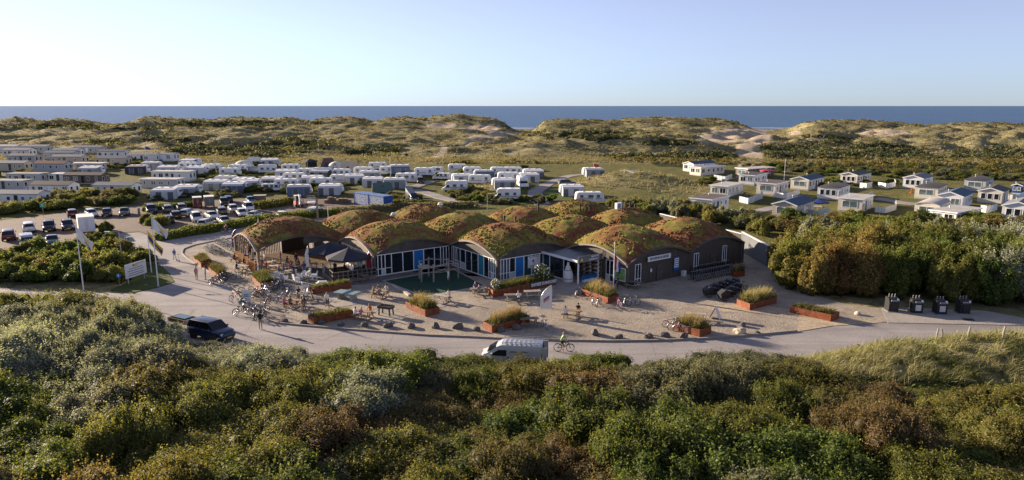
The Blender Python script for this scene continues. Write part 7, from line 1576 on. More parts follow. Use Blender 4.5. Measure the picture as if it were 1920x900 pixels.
h3 = top_h(284, 511, 276, 432); f3 = flagpole(284, 511, h3, 'shorter white flagpole behind the one at the lawn tip'); camp_flag(f3, h3, 'yellow and blue flag hanging limp on the shorter pole', 2.4, 'yellow')
h4 = top_h(1150, 546, 1153, 458); f4 = flagpole(1150, 546, h4, 'white flagpole beside the golden grass planter at the entrance', r=0.06)
o = thing('flag', 'limp red, white and blue tricolour on the entrance flagpole', 'flag', f4.location)
for k, m in enumerate(('flag_red', 'flag_white', 'flag_blue')): mb = MB(); cloth(mb, (0.06 + 0.22 * k, -0.02 * k, h4 - 1.2 - 0.45 * k), (0.34 + 0.22 * k, -0.05, h4 - 1.6 - 0.45 * k), (0.30 + 0.22 * k, -0.05, h4 - 3.0 - 0.3 * k), (0.06 + 0.2 * k, 0, h4 - 3.1 - 0.2 * k), 4, 5, 0.08, ph=k); mb.build('stripe', m, o)
def feather(px, py, h, w, mat, label, tip=0.5, deg=0, band=None):
    p = P(px, py, 0.06); t = thing('feather_banner', label, 'banner', (p[0], p[1], 0.06), R(deg)); n = 9; path = [(0.0 + (w * 0.9) * max(0, (k / n - 0.55) / 0.45) ** 2, 0, h * k / n) for k in range(n + 1)]; mb = MB(); mb.tube(path, [0.03] * n + [0.015], 6); mb.build('pole', 'steel', t)
    mb = MB(); vs = []
    for k in range(2, n + 1): x0 = path[k][0]; x1 = max(x0 + 0.03, w * (1.0 if k < n else 0.95)); vs += [(x0, 0.0, path[k][2]), ((x0 + x1) / 2, 0.05 * math.sin(k), path[k][2]), (x1, 0.06 * math.sin(k * 1.3), path[k][2])]
    m_ = len(vs) // 3; mb.add(vs, [(3 * i + j, 3 * i + j + 1, 3 * i + 3 + j + 1, 3 * i + 3 + j) for i in range(m_ - 1) for j in range(2)]); mb.build('cloth', mat, t, 60)
    if band:
        for k, m in enumerate(band): mb = MB(); mb.add([(w * 0.25, -0.07, h * (0.42 + 0.07 * k)), (w * 0.75, -0.07, h * (0.55 + 0.07 * k)), (w * 0.75, -0.07, h * (0.60 + 0.07 * k)), (w * 0.25, -0.07, h * (0.47 + 0.07 * k))], [(0, 1, 2, 3)]); mb.build('print', m, t)
    mb = MB(); mb.lathe([(0.28, 0), (0.28, 0.06), (0.05, 0.1)], 10); mb.build('foot', 'steel', t)
feather(1014, 592, 3.3, 1.15, 'flag_white', 'white feather banner with a slanted purple and orange print on the gravel', band=('flag_orange', 'flag_purple'))
feather(573, 512, 3.6, 0.55, 'flag_white', 'narrow white feather banner at the front edge of the terrace'); feather(688, 517, 3.4, 0.6, 'flag_red', 'red and blue feather banner beside the deck', band=('flag_blue', 'flag_blue')); feather(436, 472, 3.4, 0.7, 'flag_purple', 'purple feather banner at the bicycle racks', band=('flag_white',))
# ---- signs
p = P(242, 533); q = P(272, 523); d = (q - p) / np.linalg.norm(q - p); L = np.linalg.norm(q - p) + 0.8; c = (p + q) / 2; rz = math.atan2(d[1], d[0])
sg = thing('site_sign', 'large white site sign with a yellow dune emblem on two posts in the lawn', 'sign', (c[0], c[1], 0.05), rz)
for s in (-1, 1): mb = MB(); mb.box((s * (L / 2 - 0.4), 0.06, 0.9), (0.1, 0.1, 1.8)); mb.build('post', 'timber_pale', sg)
mb = MB(); mb.box((0, 0, 1.55), (L, 0.06, 1.75)); mb.build('panel', 'poster_white', sg)
mb = MB(); mb.prism([(-0.3, 1.95), (0.35, 1.95), (0.15, 2.15), (0.02, 2.3), (-0.12, 2.18)], -0.045, -0.034); mb.build('emblem', 'sun_yellow', sg); mb = MB(); mb.prism([(-0.62, 2.05), (-0.25, 2.0), (-0.2, 2.25), (-0.45, 2.28)], -0.042, -0.034); mb.build('emblem', 'poster_teal', sg)
text('DUINOORD', 0.26, 'print_grey', sg, (0.72, -0.036, 2.2), (math.pi / 2, 0, 0), 0.004)
for k, (w_, z) in enumerate(((2.3, 1.78), (2.7, 1.5), (2.4, 1.2), (2.6, 0.95))): mb = MB(); mb.box((0, -0.034, z), (min(w_, L - 0.3), 0.008, 0.09)); mb.build('print_line', 'print_grey', sg)
p = P(463, 569, 0.06); ps = thing('notice_stand', 'white upright notice panel at the kerb among the bicycles', 'sign', (p[0], p[1], 0.06), R(-8)); mb = MB(); mb.box((0, 0, 0.85), (0.95, 0.05, 1.45)); mb.build('panel', 'poster_white', ps)
for z in (1.05, 0.85): mb = MB(); mb.box((0, -0.03, z), (0.6, 0.008, 0.1)); mb.build('print_line', 'poster_teal', ps)
for x in (-0.35, 0.35): mb = MB(); mb.box((x, 0.03, 0.3), (0.06, 0.06, 0.6)); mb.build('post', 'steel', ps)
p = P(1341, 597, 0.068); af = thing('a_frame_sign', 'folding pavement sign standing open on the sandy track', 'sign', (p[0], p[1], 0.068), R(60))
for s in (-1, 1): mb = MB(); mb.box((0, s * 0.28, 0.6), (0.75, 0.04, 1.22), rx=s * 0.42); mb.build('board', 'timber_warm' if s > 0 else 'poster_white', af)
mb = MB(); mb.box((0, 0, 1.17), (0.72, 0.1, 0.05)); mb.build('hinge', 'steel', af)
p = P(224, 534); rs1 = thing('road_sign', 'small round blue road sign in front of the island shrubs', 'sign', (p[0], p[1], 0.0), 0); mb = MB(); mb.tube([(0, 0.03, 0), (0, 0.03, 1.3)], 0.03, 6); mb.build('post', 'steel', rs1); mb = MB(); mb.lathe([(0.3, -0.01), (0.3, 0.01)], 18); o = mb.build('disc', 'poster_blue', rs1, loc=(0, 0, 1.15)); o.rotation_euler = (math.pi / 2, 0, 0); mb = MB(); mb.prism([(-0.05, 1.0), (0.05, 1.0), (0.05, 1.2), (0.14, 1.2), (0, 1.34), (-0.14, 1.2), (-0.05, 1.2)], -0.03, -0.02); mb.build('arrow', 'letter_white', rs1)
p = hit(82, 408); gs = thing('assembly_sign', 'green square assembly point sign on the bank behind the parked cars', 'sign', tuple(p)); mb = MB(); mb.tube([(0, 0.04, 0), (0, 0.04, 2.8)], 0.04, 6); mb.build('post', 'steel', gs); mk('sign_green', (0.02, 0.34, 0.20), 0.5); mb = MB(); mb.box((0, 0, 2.4), (0.95, 0.04, 0.8)); mb.build('panel', 'sign_green', gs)
mb = MB()
for a in (0.7, -0.7): mb.box((0, -0.025, 2.4), (0.8, 0.01, 0.06), ry=a)
mb.build('symbol', 'letter_white', gs)
# ---- lamps and posts
def lamp(px, py, h, label, arm=1.0, side=-1):
    p = hit(px, py); t = thing('lamp_post', label, 'lamp post', p); mb = MB(); mb.tube([(0, 0, 0), (0, 0, h)], [0.07, 0.05], 8); mb.build('pole', 'steel', t); mb = MB(); mb.tube([(0, 0, h), (side * arm * 0.6, 0, h + 0.06), (side * arm, 0, h + 0.03)], 0.035, 6); mb.build('arm', 'steel', t); mb = MB(); mb.box((side * (arm + 0.3), 0, h + 0.03), (0.7, 0.22, 0.1)); mb.build('lamp_head', 'white_paint', t)
lamp(231, 509, 5.3, 'grey lamp post with one arm rising from the island shrubs', 1.2, -1); lamp(914, 396, 3.6, 'slender lamp post behind the domed roofs', 0.2, 1); lamp(406, 330, 6.0, 'lamp post among the caravans at the dune edge', 0.5, -1)
for px, py, h, m, nm, lb in ((733, 352, 8.0, 'white_paint', 'mast', 'tall white mast standing among the caravans'), (276, 318, 7.5, 'white_paint', 'mast', 'flag mast among the long chalets'), (1470, 338, 6.0, 'white_paint', 'mast', 'television mast with aerial beside a mobile home'), (596, 413, 4.2, 'timber_warm', 'wooden_post', 'square orange-brown wooden post behind the open dome'), (261, 402, 1.2, 'timber_warm', 'litter_bin_post', 'short brown litter bin at the corner of the back row of cars'), (242, 462, 1.35, 'poster_teal', 'bollard', 'dark green bollard at the car park entrance'), (1113, 328, 3.5, 'steel', 'mast', 'small mast with red flag beside the lone caravan'), (1450, 372, 3.2, 'steel', 'mast', 'thin grey pole between two mobile homes')):
    p = hit(px, py); t = thing(nm, lb, 'post', p); mb = MB(); r_ = 0.06 if h > 1.5 else 0.25
    if nm == 'wooden_post': mb.box((0, 0, h / 2), (0.3, 0.3, h))
    else: mb.tube([(0, 0, 0), (0, 0, h)], [r_, r_ * 0.8], 8)
    mb.build('shaft', m, t)
    mb = MB(); mb.lathe([(r_ * 1.25, h), (r_ * 1.3, h + 0.05), (r_ * 0.4, h + 0.12)], 8); mb.build('cap', 'steel', t)
    if 'television' in lb:
        for k in range(5): mb = MB(); mb.bar((-0.6 + 0.25 * k, -0.35, h - 0.3), (-0.6 + 0.25 * k, 0.35, h - 0.3), 0.03); mb.build('aerial', 'steel', t)
    if 'flag' in lb: mb = MB(); cloth(mb, (0.05, 0, h - 0.1), (1.5, 0, h - 0.5), (1.5, 0, h - 1.3), (0.05, 0, h - 1.1), 6, 4, 0.1); mb.build('flag', 'flag_blue' if h > 5 else 'flag_red', t)
p = P(616, 418, 0.06); t = thing('lantern_post', 'white box lantern on a thin post behind the open dome', 'lamp post', (p[0], p[1], 0.06)); mb = MB(); mb.tube([(0, 0, 0), (0, 0, 3.0)], 0.05, 6); mb.build('pole', 'white_paint', t); mb = MB(); mb.box((0.3, 0, 3.0), (0.8, 0.2, 0.12)); mb.build('lamp_head', 'white_paint', t)
# stacked timber by the containers
for k in range(7):
    p = hit(612 + 7 * k, 381); s = thing('timber_pallet', 'weathered timber pallet stack beside the blue containers', 'pallets', p, R(random.uniform(-8, 8)), 'pallet stacks by the containers')
    for j in range(random.randint(4, 9)): mb = MB(); mb.box((0, 0, 0.08 + 0.16 * j), (1.0, 1.2, 0.09)); mb.build('pallet', 'timber_warm' if (j + k) % 3 else 'timber_grey', s)
p = hit(488, 379); t = thing('log_shed', 'small stack of weathered planks under a flat lid beside parked cars', 'shed', p, R(10)); mb = MB(); mb.box((0, 0, 0.75), (2.4, 1.6, 1.5)); mb.build('wall', 'timber_grey', t); mb = MB(); mb.box((0, 0, 1.56), (2.7, 1.9, 0.1)); mb.build('lid', 'timber_pale', t)
# ---- the decked terrace: deck, railing, parasols, furniture
dp = [P(606, 515, 0), P(626, 534, 0), P(706, 523, 0), P(690, 506, 0)]
dk = thing('raised_deck', 'raised timber deck with railing beside the second glass front', 'deck', (0, 0, 0))
mb = MB(); mb.slab([tuple(q[:2]) for q in dp], 0.06, 0.50); mb.build('platform', 'timber_grey', dk)
for a, b in ((dp[0], dp[1]), (dp[1], dp[2])):
    n_ = 6 if a is dp[0] else 9
    for k in range(n_ + 1): c = a + (b - a) * k / n_; mb = MB(); mb.box((c[0], c[1], 1.0), (0.08, 0.08, 1.0)); mb.build('railing_post', 'timber_grey', dk)
    for z in (1.48, 1.0): mb = MB(); mb.bar((a[0], a[1], z), (b[0], b[1], z), 0.07, 0.06); mb.build('railing', 'timber_grey', dk)
    for k in range(n_): c = a + (b - a) * (k + 0.5) / n_; w_ = np.linalg.norm(b - a) / n_ - 0.12; mb = MB(); mb.bar(tuple(a[:2] + (b - a)[:2] * (k + 0.1) / n_) + (1.0,), tuple(a[:2] + (b - a)[:2] * (k + 0.9) / n_) + (1.0,), 0.012, 0.75); mb.build('railing_glass', 'glass_dark', dk)
parasol(620, 508, 3.0, 2.75, 'parasol_navy', 'large dark navy parasol under the open dome', rise=1.05, z0=0.08); parasol(655, 519, 2.9, 2.2, 'parasol_navy', 'large dark navy parasol over the raised deck', rise=1.05, z0=0.5)
def armchair():
    r = link('garden_armchair', None)
    mb = MB(); mb.box((0, 0, 0.40), (0.62, 0.62, 0.08)); mb.build('seat', 'chair_white', r)
    mb = MB(); mb.box((-0.32, 0, 0.72), (0.07, 0.64, 0.75), ry=-0.18); mb.build('backrest', 'chair_white', r)
    for s in (-1, 1): mb = MB(); mb.box((0.02, s * 0.34, 0.52), (0.64, 0.07, 0.32)); mb.build('armrest', 'chair_white', r)
    for x in (-0.27, 0.27):
        for y in (-0.3, 0.3): mb = MB(); mb.box((x, y, 0.19), (0.07, 0.07, 0.38)); mb.build('leg', 'chair_white', r)
    return r
ac_ = armchair()
for px, py, dg in ((533, 527, 60), (556, 530, 40), (566, 523, 160), (590, 524, 200), (577, 519, 220), (573, 546, 10), (520, 524, 100)):
    p = P(px, py, 0.07); tag(dup(ac_, (p[0], p[1], 0.07), R(dg), scale=1.0), 'white plastic garden armchair on the terrace', 'armchair', 'white armchairs on the terrace')
for ch in list(ac_.children): bpy.data.objects.remove(ch)
bpy.data.objects.remove(ac_)
p = P(605, 537, 0.07); mb = MB(); mb.prism([(-0.8, 0.0), (0.8, 0.0), (0.85, 0.35), (0.5, 0.62), (-0.4, 0.66), (-0.8, 0.4)], -0.45, 0.45); tag(mb.build('covered_lounger', 'screen_glass', loc=(p[0], p[1], 0.07), rz=R(15)), 'lounge seat wrapped in a pale cover beside the deck corner', 'lounger')
def cafe_table(px, py, label, mat='timber_pale'):
    p = P(px, py, 0.085); t = thing('cafe_table', label, 'table', (p[0], p[1], 0.085), random.uniform(0, 1)); mb = MB(); mb.box((0, 0, 0.73), (1.5, 0.8, 0.05)); mb.build('top', mat, t)
    for x in (-0.62, 0.62):
        for y in (-0.3, 0.3): mb = MB(); mb.box((x, y, 0.36), (0.06, 0.06, 0.70)); mb.build('leg', mat, t)
    return t
for px, py in ((545, 517), (515, 508), (540, 502), (562, 508), (585, 504), (508, 500)): cafe_table(px, py, 'wooden cafe table under the open dome', 'timber_pale')['group'] = 'cafe tables under the open dome'
cafe_table(640, 512, 'dark table under the navy parasols', 'timber_dark')
# ---- bicycles
def bicycle(frame, child=False):
    r = link('bicycle', None)
    for x in (-0.52, 0.54):
        w = link('wheel', None, r, (x, 0, 0.34)); mb = MB(); n = 18
        rings = []
        for i in range(n + 1): a = 2 * math.pi * i / n; rings.append((0.33 * math.cos(a), 0, 0.33 * math.sin(a)))
        mb.tube(rings, 0.028, 5, cap=False); mb.build('tyre', 'tyre', w)
        mb = MB()
        for i in range(8): a = math.pi * i / 8; mb.bar((0.31 * math.cos(a), 0, 0.31 * math.sin(a)), (-0.31 * math.cos(a), 0, -0.31 * math.sin(a)), 0.008)
        mb.build('spokes', 'bike_silver', w)
        mb = MB(); rings = [(0.37 * math.cos(a), 0, 0.37 * math.sin(a)) for a in np.linspace(0.3 if x < 0 else 0.1, 2.9 if x < 0 else 2.2, 8)]; mb.tube(rings, 0.02, 4); mb.build('mudguard', 'bike_silver', r, loc=(x, 0, 0.34))
    B_, S_, Hd = (-0.08, 0, 0.32), (-0.24, 0, 0.82), (0.36, 0, 0.86)
    mb = MB()
    for a, b in ((B_, S_), (B_, (0.39, 0, 0.70)), (S_, (0.37, 0, 0.82)), (B_, (-0.52, 0, 0.34)), ((-0.22, 0, 0.76), (-0.52, 0, 0.34)), (Hd, (0.54, 0, 0.34)), ((0.36, 0, 0.86), (0.33, 0, 1.05))): mb.tube([a, b], 0.028, 5)
    mb.build('frame', frame, r)
    mb = MB(); mb.tube([(0.18, -0.28, 1.03), (0.32, -0.12, 1.07), (0.32, 0.12, 1.07), (0.18, 0.28, 1.03)], 0.018, 5); mb.build('handlebar', 'bike_silver', r)
    mb = MB(); mb.prism([(-0.38, 0.90), (-0.12, 0.90), (-0.1, 0.94), (-0.36, 0.97)], -0.07, 0.07); mb.tube([(-0.24, 0, 0.8), (-0.25, 0, 0.92)], 0.02, 5); mb.build('saddle', 'bike_black', r)
    mb = MB(); mb.box((-0.58, 0, 0.74), (0.4, 0.14, 0.02)); mb.build('carrier', 'bike_silver', r)
    return r
BK = {c: bicycle('bike_' + c) for c in ('black', 'silver', 'red', 'blue', 'pink')}
random.seed(9)
def bikes(lst, label, group):
    for px, py, dg, c in lst:
        p = P(px, py, 0.065); tag(dup(BK[c], (p[0], p[1], 0.062), R(dg)), c + ' bicycle ' + label, 'bicycle', c + ' ' + group)
cs = ('black', 'silver', 'black', 'blue', 'silver', 'red', 'black')
bikes([(404 + 5 * k, 533 - (k % 3) * 3, random.uniform(20, 70), cs[k % 7]) for k in range(3)] + [(430, 524, 10, 'black'), (447, 523, 20, 'silver'), (458, 518, 60, 'black')], 'parked between the weathered planters and the terrace', 'bicycles by the weathered planters')
bikes([(440, 563, 70, 'pink')], 'with pink seat at the kerb beside the notice panel', 'bicycle at the notice panel')
bikes([(462 + random.uniform(-10, 40), 560 + random.uniform(-12, 42), random.uniform(0, 180), random.choice(cs)) for k in range(20)], 'parked on the gravel near the notice panel', 'bicycles near the notice panel')
bikes([(507, 545, 15, 'silver'), (528, 543, 170, 'black'), (516, 548, 20, 'black'), (534, 558, 30, 'silver'), (525, 566, 60, 'silver'), (540, 553, 100, 'black'), (575, 553, 80, 'silver'), (585, 557, 110, 'black')], 'parked round the crowded picnic table', 'bicycles round the crowded picnic table')
bikes([(1082, 556, 70, 'black'), (1111, 569, 80, 'silver'), (1122, 573, 60, 'silver')], 'leaning on the golden grass planter', 'bicycles at the golden grass planter'); bikes([(1161, 577, 100, 'pink'), (1172, 571, 70, 'silver'), (1187, 573, 15, 'silver')], 'standing free on the gravel beside the golden grass planter', 'bicycles on the gravel'); bikes([(1021, 616, 110, 'silver')], 'leaning on the shaded picnic table behind the silver van', 'bicycle behind the van'); bikes([(1258, 614, 170, 'red'), (1268, 620, 160, 'silver'), (1278, 624, 150, 'silver'), (1288, 618, 170, 'black'), (1272, 612, 20, 'red')], 'leaning on the straw grass planter', 'bicycles at the straw grass planter')
# racks full of bicycles left of the open dome
for i, (ax, ay, bx, by) in enumerate(((392, 468, 412, 478), (412, 455, 440, 470), (446, 452, 470, 466))):
    a, b = P(ax, ay, 0.06), P(bx, by, 0.06); rk = thing('bicycle_rack', ('silver tube bicycle rack full of bicycles, nearest the lane', 'silver tube bicycle rack full of bicycles, between the two others', 'silver tube bicycle rack full of bicycles, beside the open dome')[i], 'bicycle rack', (0, 0, 0.06))
    for z in (0.25, 0.75): mb = MB(); mb.tube([(a[0], a[1], z), (b[0], b[1], z)], 0.04, 6); mb.build('rail', 'steel', rk)
    for q in (a, (a + b) / 2, b): mb = MB(); mb.tube([(q[0], q[1], 0), (q[0], q[1], 0.8)], 0.04, 6); mb.build('post', 'steel', rk)
    d = (b - a); n_ = 7 if i else 6; ang = math.degrees(math.atan2(d[1], d[0])) + 90
    for k in range(n_):
        q = a + d * (k + 0.5) / n_; c = random.choice(('black', 'silver', 'silver')); tag(dup(BK[c], (q[0], q[1], 0.062), R(ang + random.uniform(-12, 12) + (180 if k % 2 else 0))), c + ' bicycle standing in the tube racks beside the open dome', 'bicycle', c + ' bicycles in the racks')
# rental bicycles in two long rows by the dark wall, cargo bikes under covers
for row, (ax, ay, bx, by, n_) in enumerate(((1298, 526, 1368, 512, 17), (1302, 515, 1366, 503, 15), (1318, 505, 1350, 498, 8))):
    a, b = P(ax, ay, 0.06), P(bx, by, 0.06); d = b - a; ang = math.degrees(math.atan2(d[1], d[0])) + 78
    for k in range(n_): q = a + d * k / (n_ - 1); tag(dup(BK['black'], (q[0], q[1], 0.062), R(ang + random.uniform(-4, 4))), ('black rental bicycle in the row facing the plaza', 'black rental bicycle in the middle rental row', 'black rental bicycle close to the dark boards')[row], 'bicycle', 'black rental bicycles by the dark boards')
def cargo(px, py, dg, label):
    p = P(px, py, 0.06); t = thing('cargo_bike', label, 'cargo bike', (p[0], p[1], 0.06), R(dg), 'covered cargo bikes by the planter')
    mb = MB(); mb.prism([(0.1, 0.25), (1.15, 0.30), (1.25, 0.85), (0.7, 1.25), (0.15, 1.15), (-0.02, 0.8)], -0.4, 0.4); mb.build('box_cover', 'cover_black', t)
    mb = MB(); mb.bar((0.1, -0.42, 0.3), (1.2, -0.42, 0.34), 0.06, 0.1); mb.build('box_trim', 'screen_glass', t)
    for x, y in ((0.75, -0.45), (0.75, 0.45), (-0.75, 0)):
        w = link('wheel', None, t, (x, y, 0.3)); mb = MB(); mb.tube([(0.28 * math.cos(a), 0, 0.28 * math.sin(a)) for a in np.linspace(0, 2 * math.pi, 15)], 0.03, 5, cap=False); mb.build('tyre', 'tyre', w)
    mb = MB(); mb.tube([(0.1, 0, 0.5), (-0.3, 0, 0.4), (-0.75, 0, 0.3)], 0.03, 5); mb.tube([(-0.35, 0, 0.4), (-0.45, 0, 0.9)], 0.03, 5); mb.build('frame', 'bike_black', t)
    mb = MB(); mb.box((-0.47, 0, 0.93), (0.28, 0.16, 0.07)); mb.build('saddle', 'bike_black', t); mb = MB(); mb.tube([(-0.15, -0.3, 1.05), (0.0, 0, 1.1), (-0.15, 0.3, 1.05)], 0.02, 5); mb.build('handlebar', 'steel', t)
for k, (px, py, dg) in enumerate(((1338, 556, 190), (1350, 551, 170), (1362, 547, 160), (1374, 543, 160), (1386, 541, 150), (1366, 562, 195), (1380, 556, 170), (1392, 550, 160))): cargo(px, py, dg, 'black cargo bike with covered box beside the straw shrub planter' if k != 0 else 'black cargo bike with open box and white bag, outermost of the cargo bikes')
# ================================================================== people
mk('skin', (0.42, 0.25, 0.17), 0.6, var=0.1); mk('hair_dark', (0.03, 0.02, 0.015), 0.7); mk('hair_fair', (0.30, 0.20, 0.09), 0.7); mk('hair_grey', (0.35, 0.33, 0.31), 0.7)
for nm, c in dict(black=(0.02, 0.02, 0.022), white=(0.70, 0.70, 0.69), navy=(0.025, 0.04, 0.09), blue=(0.08, 0.16, 0.35), red=(0.38, 0.03, 0.03), pink=(0.50, 0.20, 0.24), grey=(0.20, 0.21, 0.22), khaki=(0.28, 0.23, 0.15), green=(0.35, 0.48, 0.22), orange=(0.50, 0.15, 0.04), jeans=(0.07, 0.10, 0.17), purple=(0.22, 0.10, 0.28), brown=(0.15, 0.09, 0.06)).items(): mk('cloth_' + nm, c, 0.85, var=0.15, scale=9, bump=0.2)
BASE = dict(pelvis=(0, 0, 0.94), spine=(0, 0, 1.14), chest=(0.0, 0, 1.36), neck=(0, 0, 1.50), head0=(0.015, 0, 1.575), head1=(0.025, 0, 1.67), nose=(0.125, 0, 1.60),
    hipL=(0, 0.09, 0.88), kneeL=(0.02, 0.10, 0.49), ankL=(-0.01, 0.10, 0.09), toeL=(0.15, 0.12, 0.04), hipR=(0, -0.09, 0.88), kneeR=(0.02, -0.10, 0.49), ankR=(-0.01, -0.10, 0.09), toeR=(0.15, -0.12, 0.04),
    shL=(0, 0.17, 1.42), elL=(-0.02, 0.23, 1.14), wrL=(0.07, 0.22, 0.90), haL=(0.10, 0.21, 0.81), thL=(0.13, 0.17, 0.86), shR=(0, -0.17, 1.42), elR=(-0.02, -0.23, 1.14), wrR=(0.07, -0.22, 0.90), haR=(0.10, -0.21, 0.81), thR=(0.13, -0.17, 0.86))
RADII = dict(pelvis=0.135, spine=0.125, chest=0.15, neck=0.058, head0=0.088, head1=0.085, nose=0.02, hip=0.088, knee=0.062, ank=0.045, toe=0.038, sh=0.068, el=0.048, wr=0.034, ha=0.036, th=0.018)
BONES = [('pelvis', 'spine', 0), ('spine', 'chest', 0), ('chest', 'neck', 0), ('neck', 'head0', 1), ('head0', 'head1', 1), ('head0', 'nose', 1)] + [b for s in 'LR' for b in (('pelvis', 'hip' + s, 2), ('hip' + s, 'knee' + s, 2), ('knee' + s, 'ank' + s, 3), ('ank' + s, 'toe' + s, 4), ('chest', 'sh' + s, 0), ('sh' + s, 'el' + s, 0), ('el' + s, 'wr' + s, 1), ('wr' + s, 'ha' + s, 1), ('wr' + s, 'th' + s, 1))]
def pose_mesh(name, **ch):
    J = dict(BASE); J.update(ch); names = list(J); idx = {n: i for i, n in enumerate(names)}
    bm = bmesh.new(); lay = bm.verts.layers.skin.verify(); vs = [bm.verts.new(J[n]) for n in names]
    for a, b, _ in BONES: bm.edges.new((vs[idx[a]], vs[idx[b]]))
    for n, v in zip(names, vs):
        key = n if n in RADII else n[:-1]; r = RADII[key]; v[lay].radius = (r, r) if key not in ('chest', 'pelvis', 'spine') else (r * 0.8, r * 1.1); v[lay].use_root = (n == 'pelvis')
    me = bpy.data.meshes.new('tmp'); bm.to_mesh(me); bm.free(); o = bpy.data.objects.new('tmp', me); C.objects.link(o)
    o.modifiers.new('skin', 'SKIN').use_smooth_shade = True; sb = o.modifiers.new('sub', 'SUBSURF'); sb.levels = 1; sb.render_levels = 1
    res = bpy.data.meshes.new_from_object(o.evaluated_get(bpy.context.evaluated_depsgraph_get())); bpy.data.objects.remove(o); bpy.data.meshes.remove(me); res.name = name
    ctr = np.array([p.center[:] for p in res.polygons]); best = np.full(len(ctr), 1e9); mi = np.zeros(len(ctr), int)
    for a, b, m in BONES:
        A, B = np.array(J[a]), np.array(J[b]); d = B - A; t = np.clip(((ctr - A) @ d) / (d @ d), 0, 1); ds = np.linalg.norm(ctr - (A + t[:, None] * d), axis=1)
        k = ds < best; best[k] = ds[k]; mi[k] = m
    res.materials.clear()
    for m in ('cloth_white', 'skin', 'cloth_navy', 'skin', 'cloth_black'): res.materials.append(M(m))
    res.polygons.foreach_set('material_index', mi.astype(np.int32)); res.update()
    h = np.array(J['head1']); mb = MB(); n = 10; rings = []
    for i in range(6): ph = math.pi * 0.62 * i / 5; rings.append([(h[0] - 0.018 + 0.105 * math.sin(ph) * math.cos(2 * math.pi * j / n) - 0.02 * (i > 3), h[1] + 0.098 * math.sin(ph) * math.sin(2 * math.pi * j / n), h[2] + 0.005 + 0.105 * math.cos(ph)) for j in range(n)])
    mb.loft(rings); hair = mb.mesh('hair', 'hair_dark', 60)
    return res, hair
def L_(**k): return k
sit = dict(pelvis=(0, 0, 0.55), spine=(0.03, 0, 0.76), chest=(0.08, 0, 0.97), neck=(0.11, 0, 1.10), head0=(0.14, 0, 1.18), head1=(0.155, 0, 1.27), nose=(0.25, 0, 1.20), hipL=(0.03, 0.10, 0.53), kneeL=(0.42, 0.12, 0.52), ankL=(0.36, 0.12, 0.09), toeL=(0.52, 0.13, 0.04), hipR=(0.03, -0.10, 0.53), kneeR=(0.42, -0.12, 0.52), ankR=(0.38, -0.12, 0.09), toeR=(0.54, -0.13, 0.04), shL=(0.08, 0.17, 1.02), elL=(0.18, 0.24, 0.80), wrL=(0.40, 0.17, 0.80), haL=(0.49, 0.14, 0.80), thL=(0.46, 0.10, 0.83), shR=(0.08, -0.17, 1.02), elR=(0.18, -0.24, 0.80), wrR=(0.40, -0.17, 0.80), haR=(0.49, -0.14, 0.80), thR=(0.46, -0.10, 0.83))
walk = dict(kneeL=(0.16, 0.10, 0.50), ankL=(0.22, 0.10, 0.10), toeL=(0.38, 0.11, 0.06), kneeR=(-0.04, -0.10, 0.48), ankR=(-0.28, -0.10, 0.14), toeR=(-0.16, -0.11, 0.05), elL=(-0.14, 0.23, 1.16), wrL=(-0.10, 0.22, 0.92), haL=(-0.08, 0.21, 0.83), thL=(-0.05, 0.18, 0.87), elR=(0.06, -0.23, 1.15), wrR=(0.24, -0.20, 0.98), haR=(0.31, -0.19, 0.92), thR=(0.30, -0.15, 0.97))
phone = dict(elL=(0.06, 0.24, 1.16), wrL=(0.26, 0.12, 1.26), haL=(0.32, 0.07, 1.30), thL=(0.28, 0.05, 1.34), elR=(0.06, -0.24, 1.16), wrR=(0.26, -0.12, 1.26), haR=(0.32, -0.07, 1.30), thR=(0.28, -0.05, 1.34))
ride = dict(pelvis=(-0.24, 0, 1.0), spine=(-0.18, 0, 1.2), chest=(-0.08, 0, 1.40), neck=(-0.03, 0, 1.53), head0=(0.0, 0, 1.61), head1=(0.01, 0, 1.70), nose=(0.11, 0, 1.63), hipL=(-0.22, 0.09, 0.96), kneeL=(0.14, 0.12, 0.80), ankL=(0.02, 0.12, 0.42), toeL=(0.16, 0.13, 0.38), hipR=(-0.22, -0.09, 0.96), kneeR=(0.02, -0.12, 0.58), ankR=(-0.12, -0.12, 0.22), toeR=(0.03, -0.13, 0.18), shL=(-0.06, 0.17, 1.44), elL=(0.06, 0.26, 1.24), wrL=(0.20, 0.27, 1.10), haL=(0.26, 0.26, 1.07), thL=(0.25, 0.23, 1.09), shR=(-0.06, -0.17, 1.44), elR=(0.06, -0.26, 1.24), wrR=(0.20, -0.27, 1.10), haR=(0.26, -0.26, 1.07), thR=(0.25, -0.23, 1.09))
reach = dict(elL=(0.12, 0.24, 1.62), wrL=(0.24, 0.22, 1.84), haL=(0.28, 0.21, 1.92), thL=(0.30, 0.18, 1.88), elR=(0.12, -0.24, 1.6), wrR=(0.24, -0.22, 1.8), haR=(0.28, -0.2, 1.88), thR=(0.30, -0.17, 1.84), kneeL=(0.16, 0.11, 0.56), ankL=(0.05, 0.11, 0.20), toeL=(0.2, 0.12, 0.12))
POSES = {'stand': pose_mesh('body'), 'sit': pose_mesh('body', **sit), 'walk': pose_mesh('body', **walk), 'phone': pose_mesh('body', **phone), 'ride': pose_mesh('body', **ride), 'reach': pose_mesh('body', **reach)}
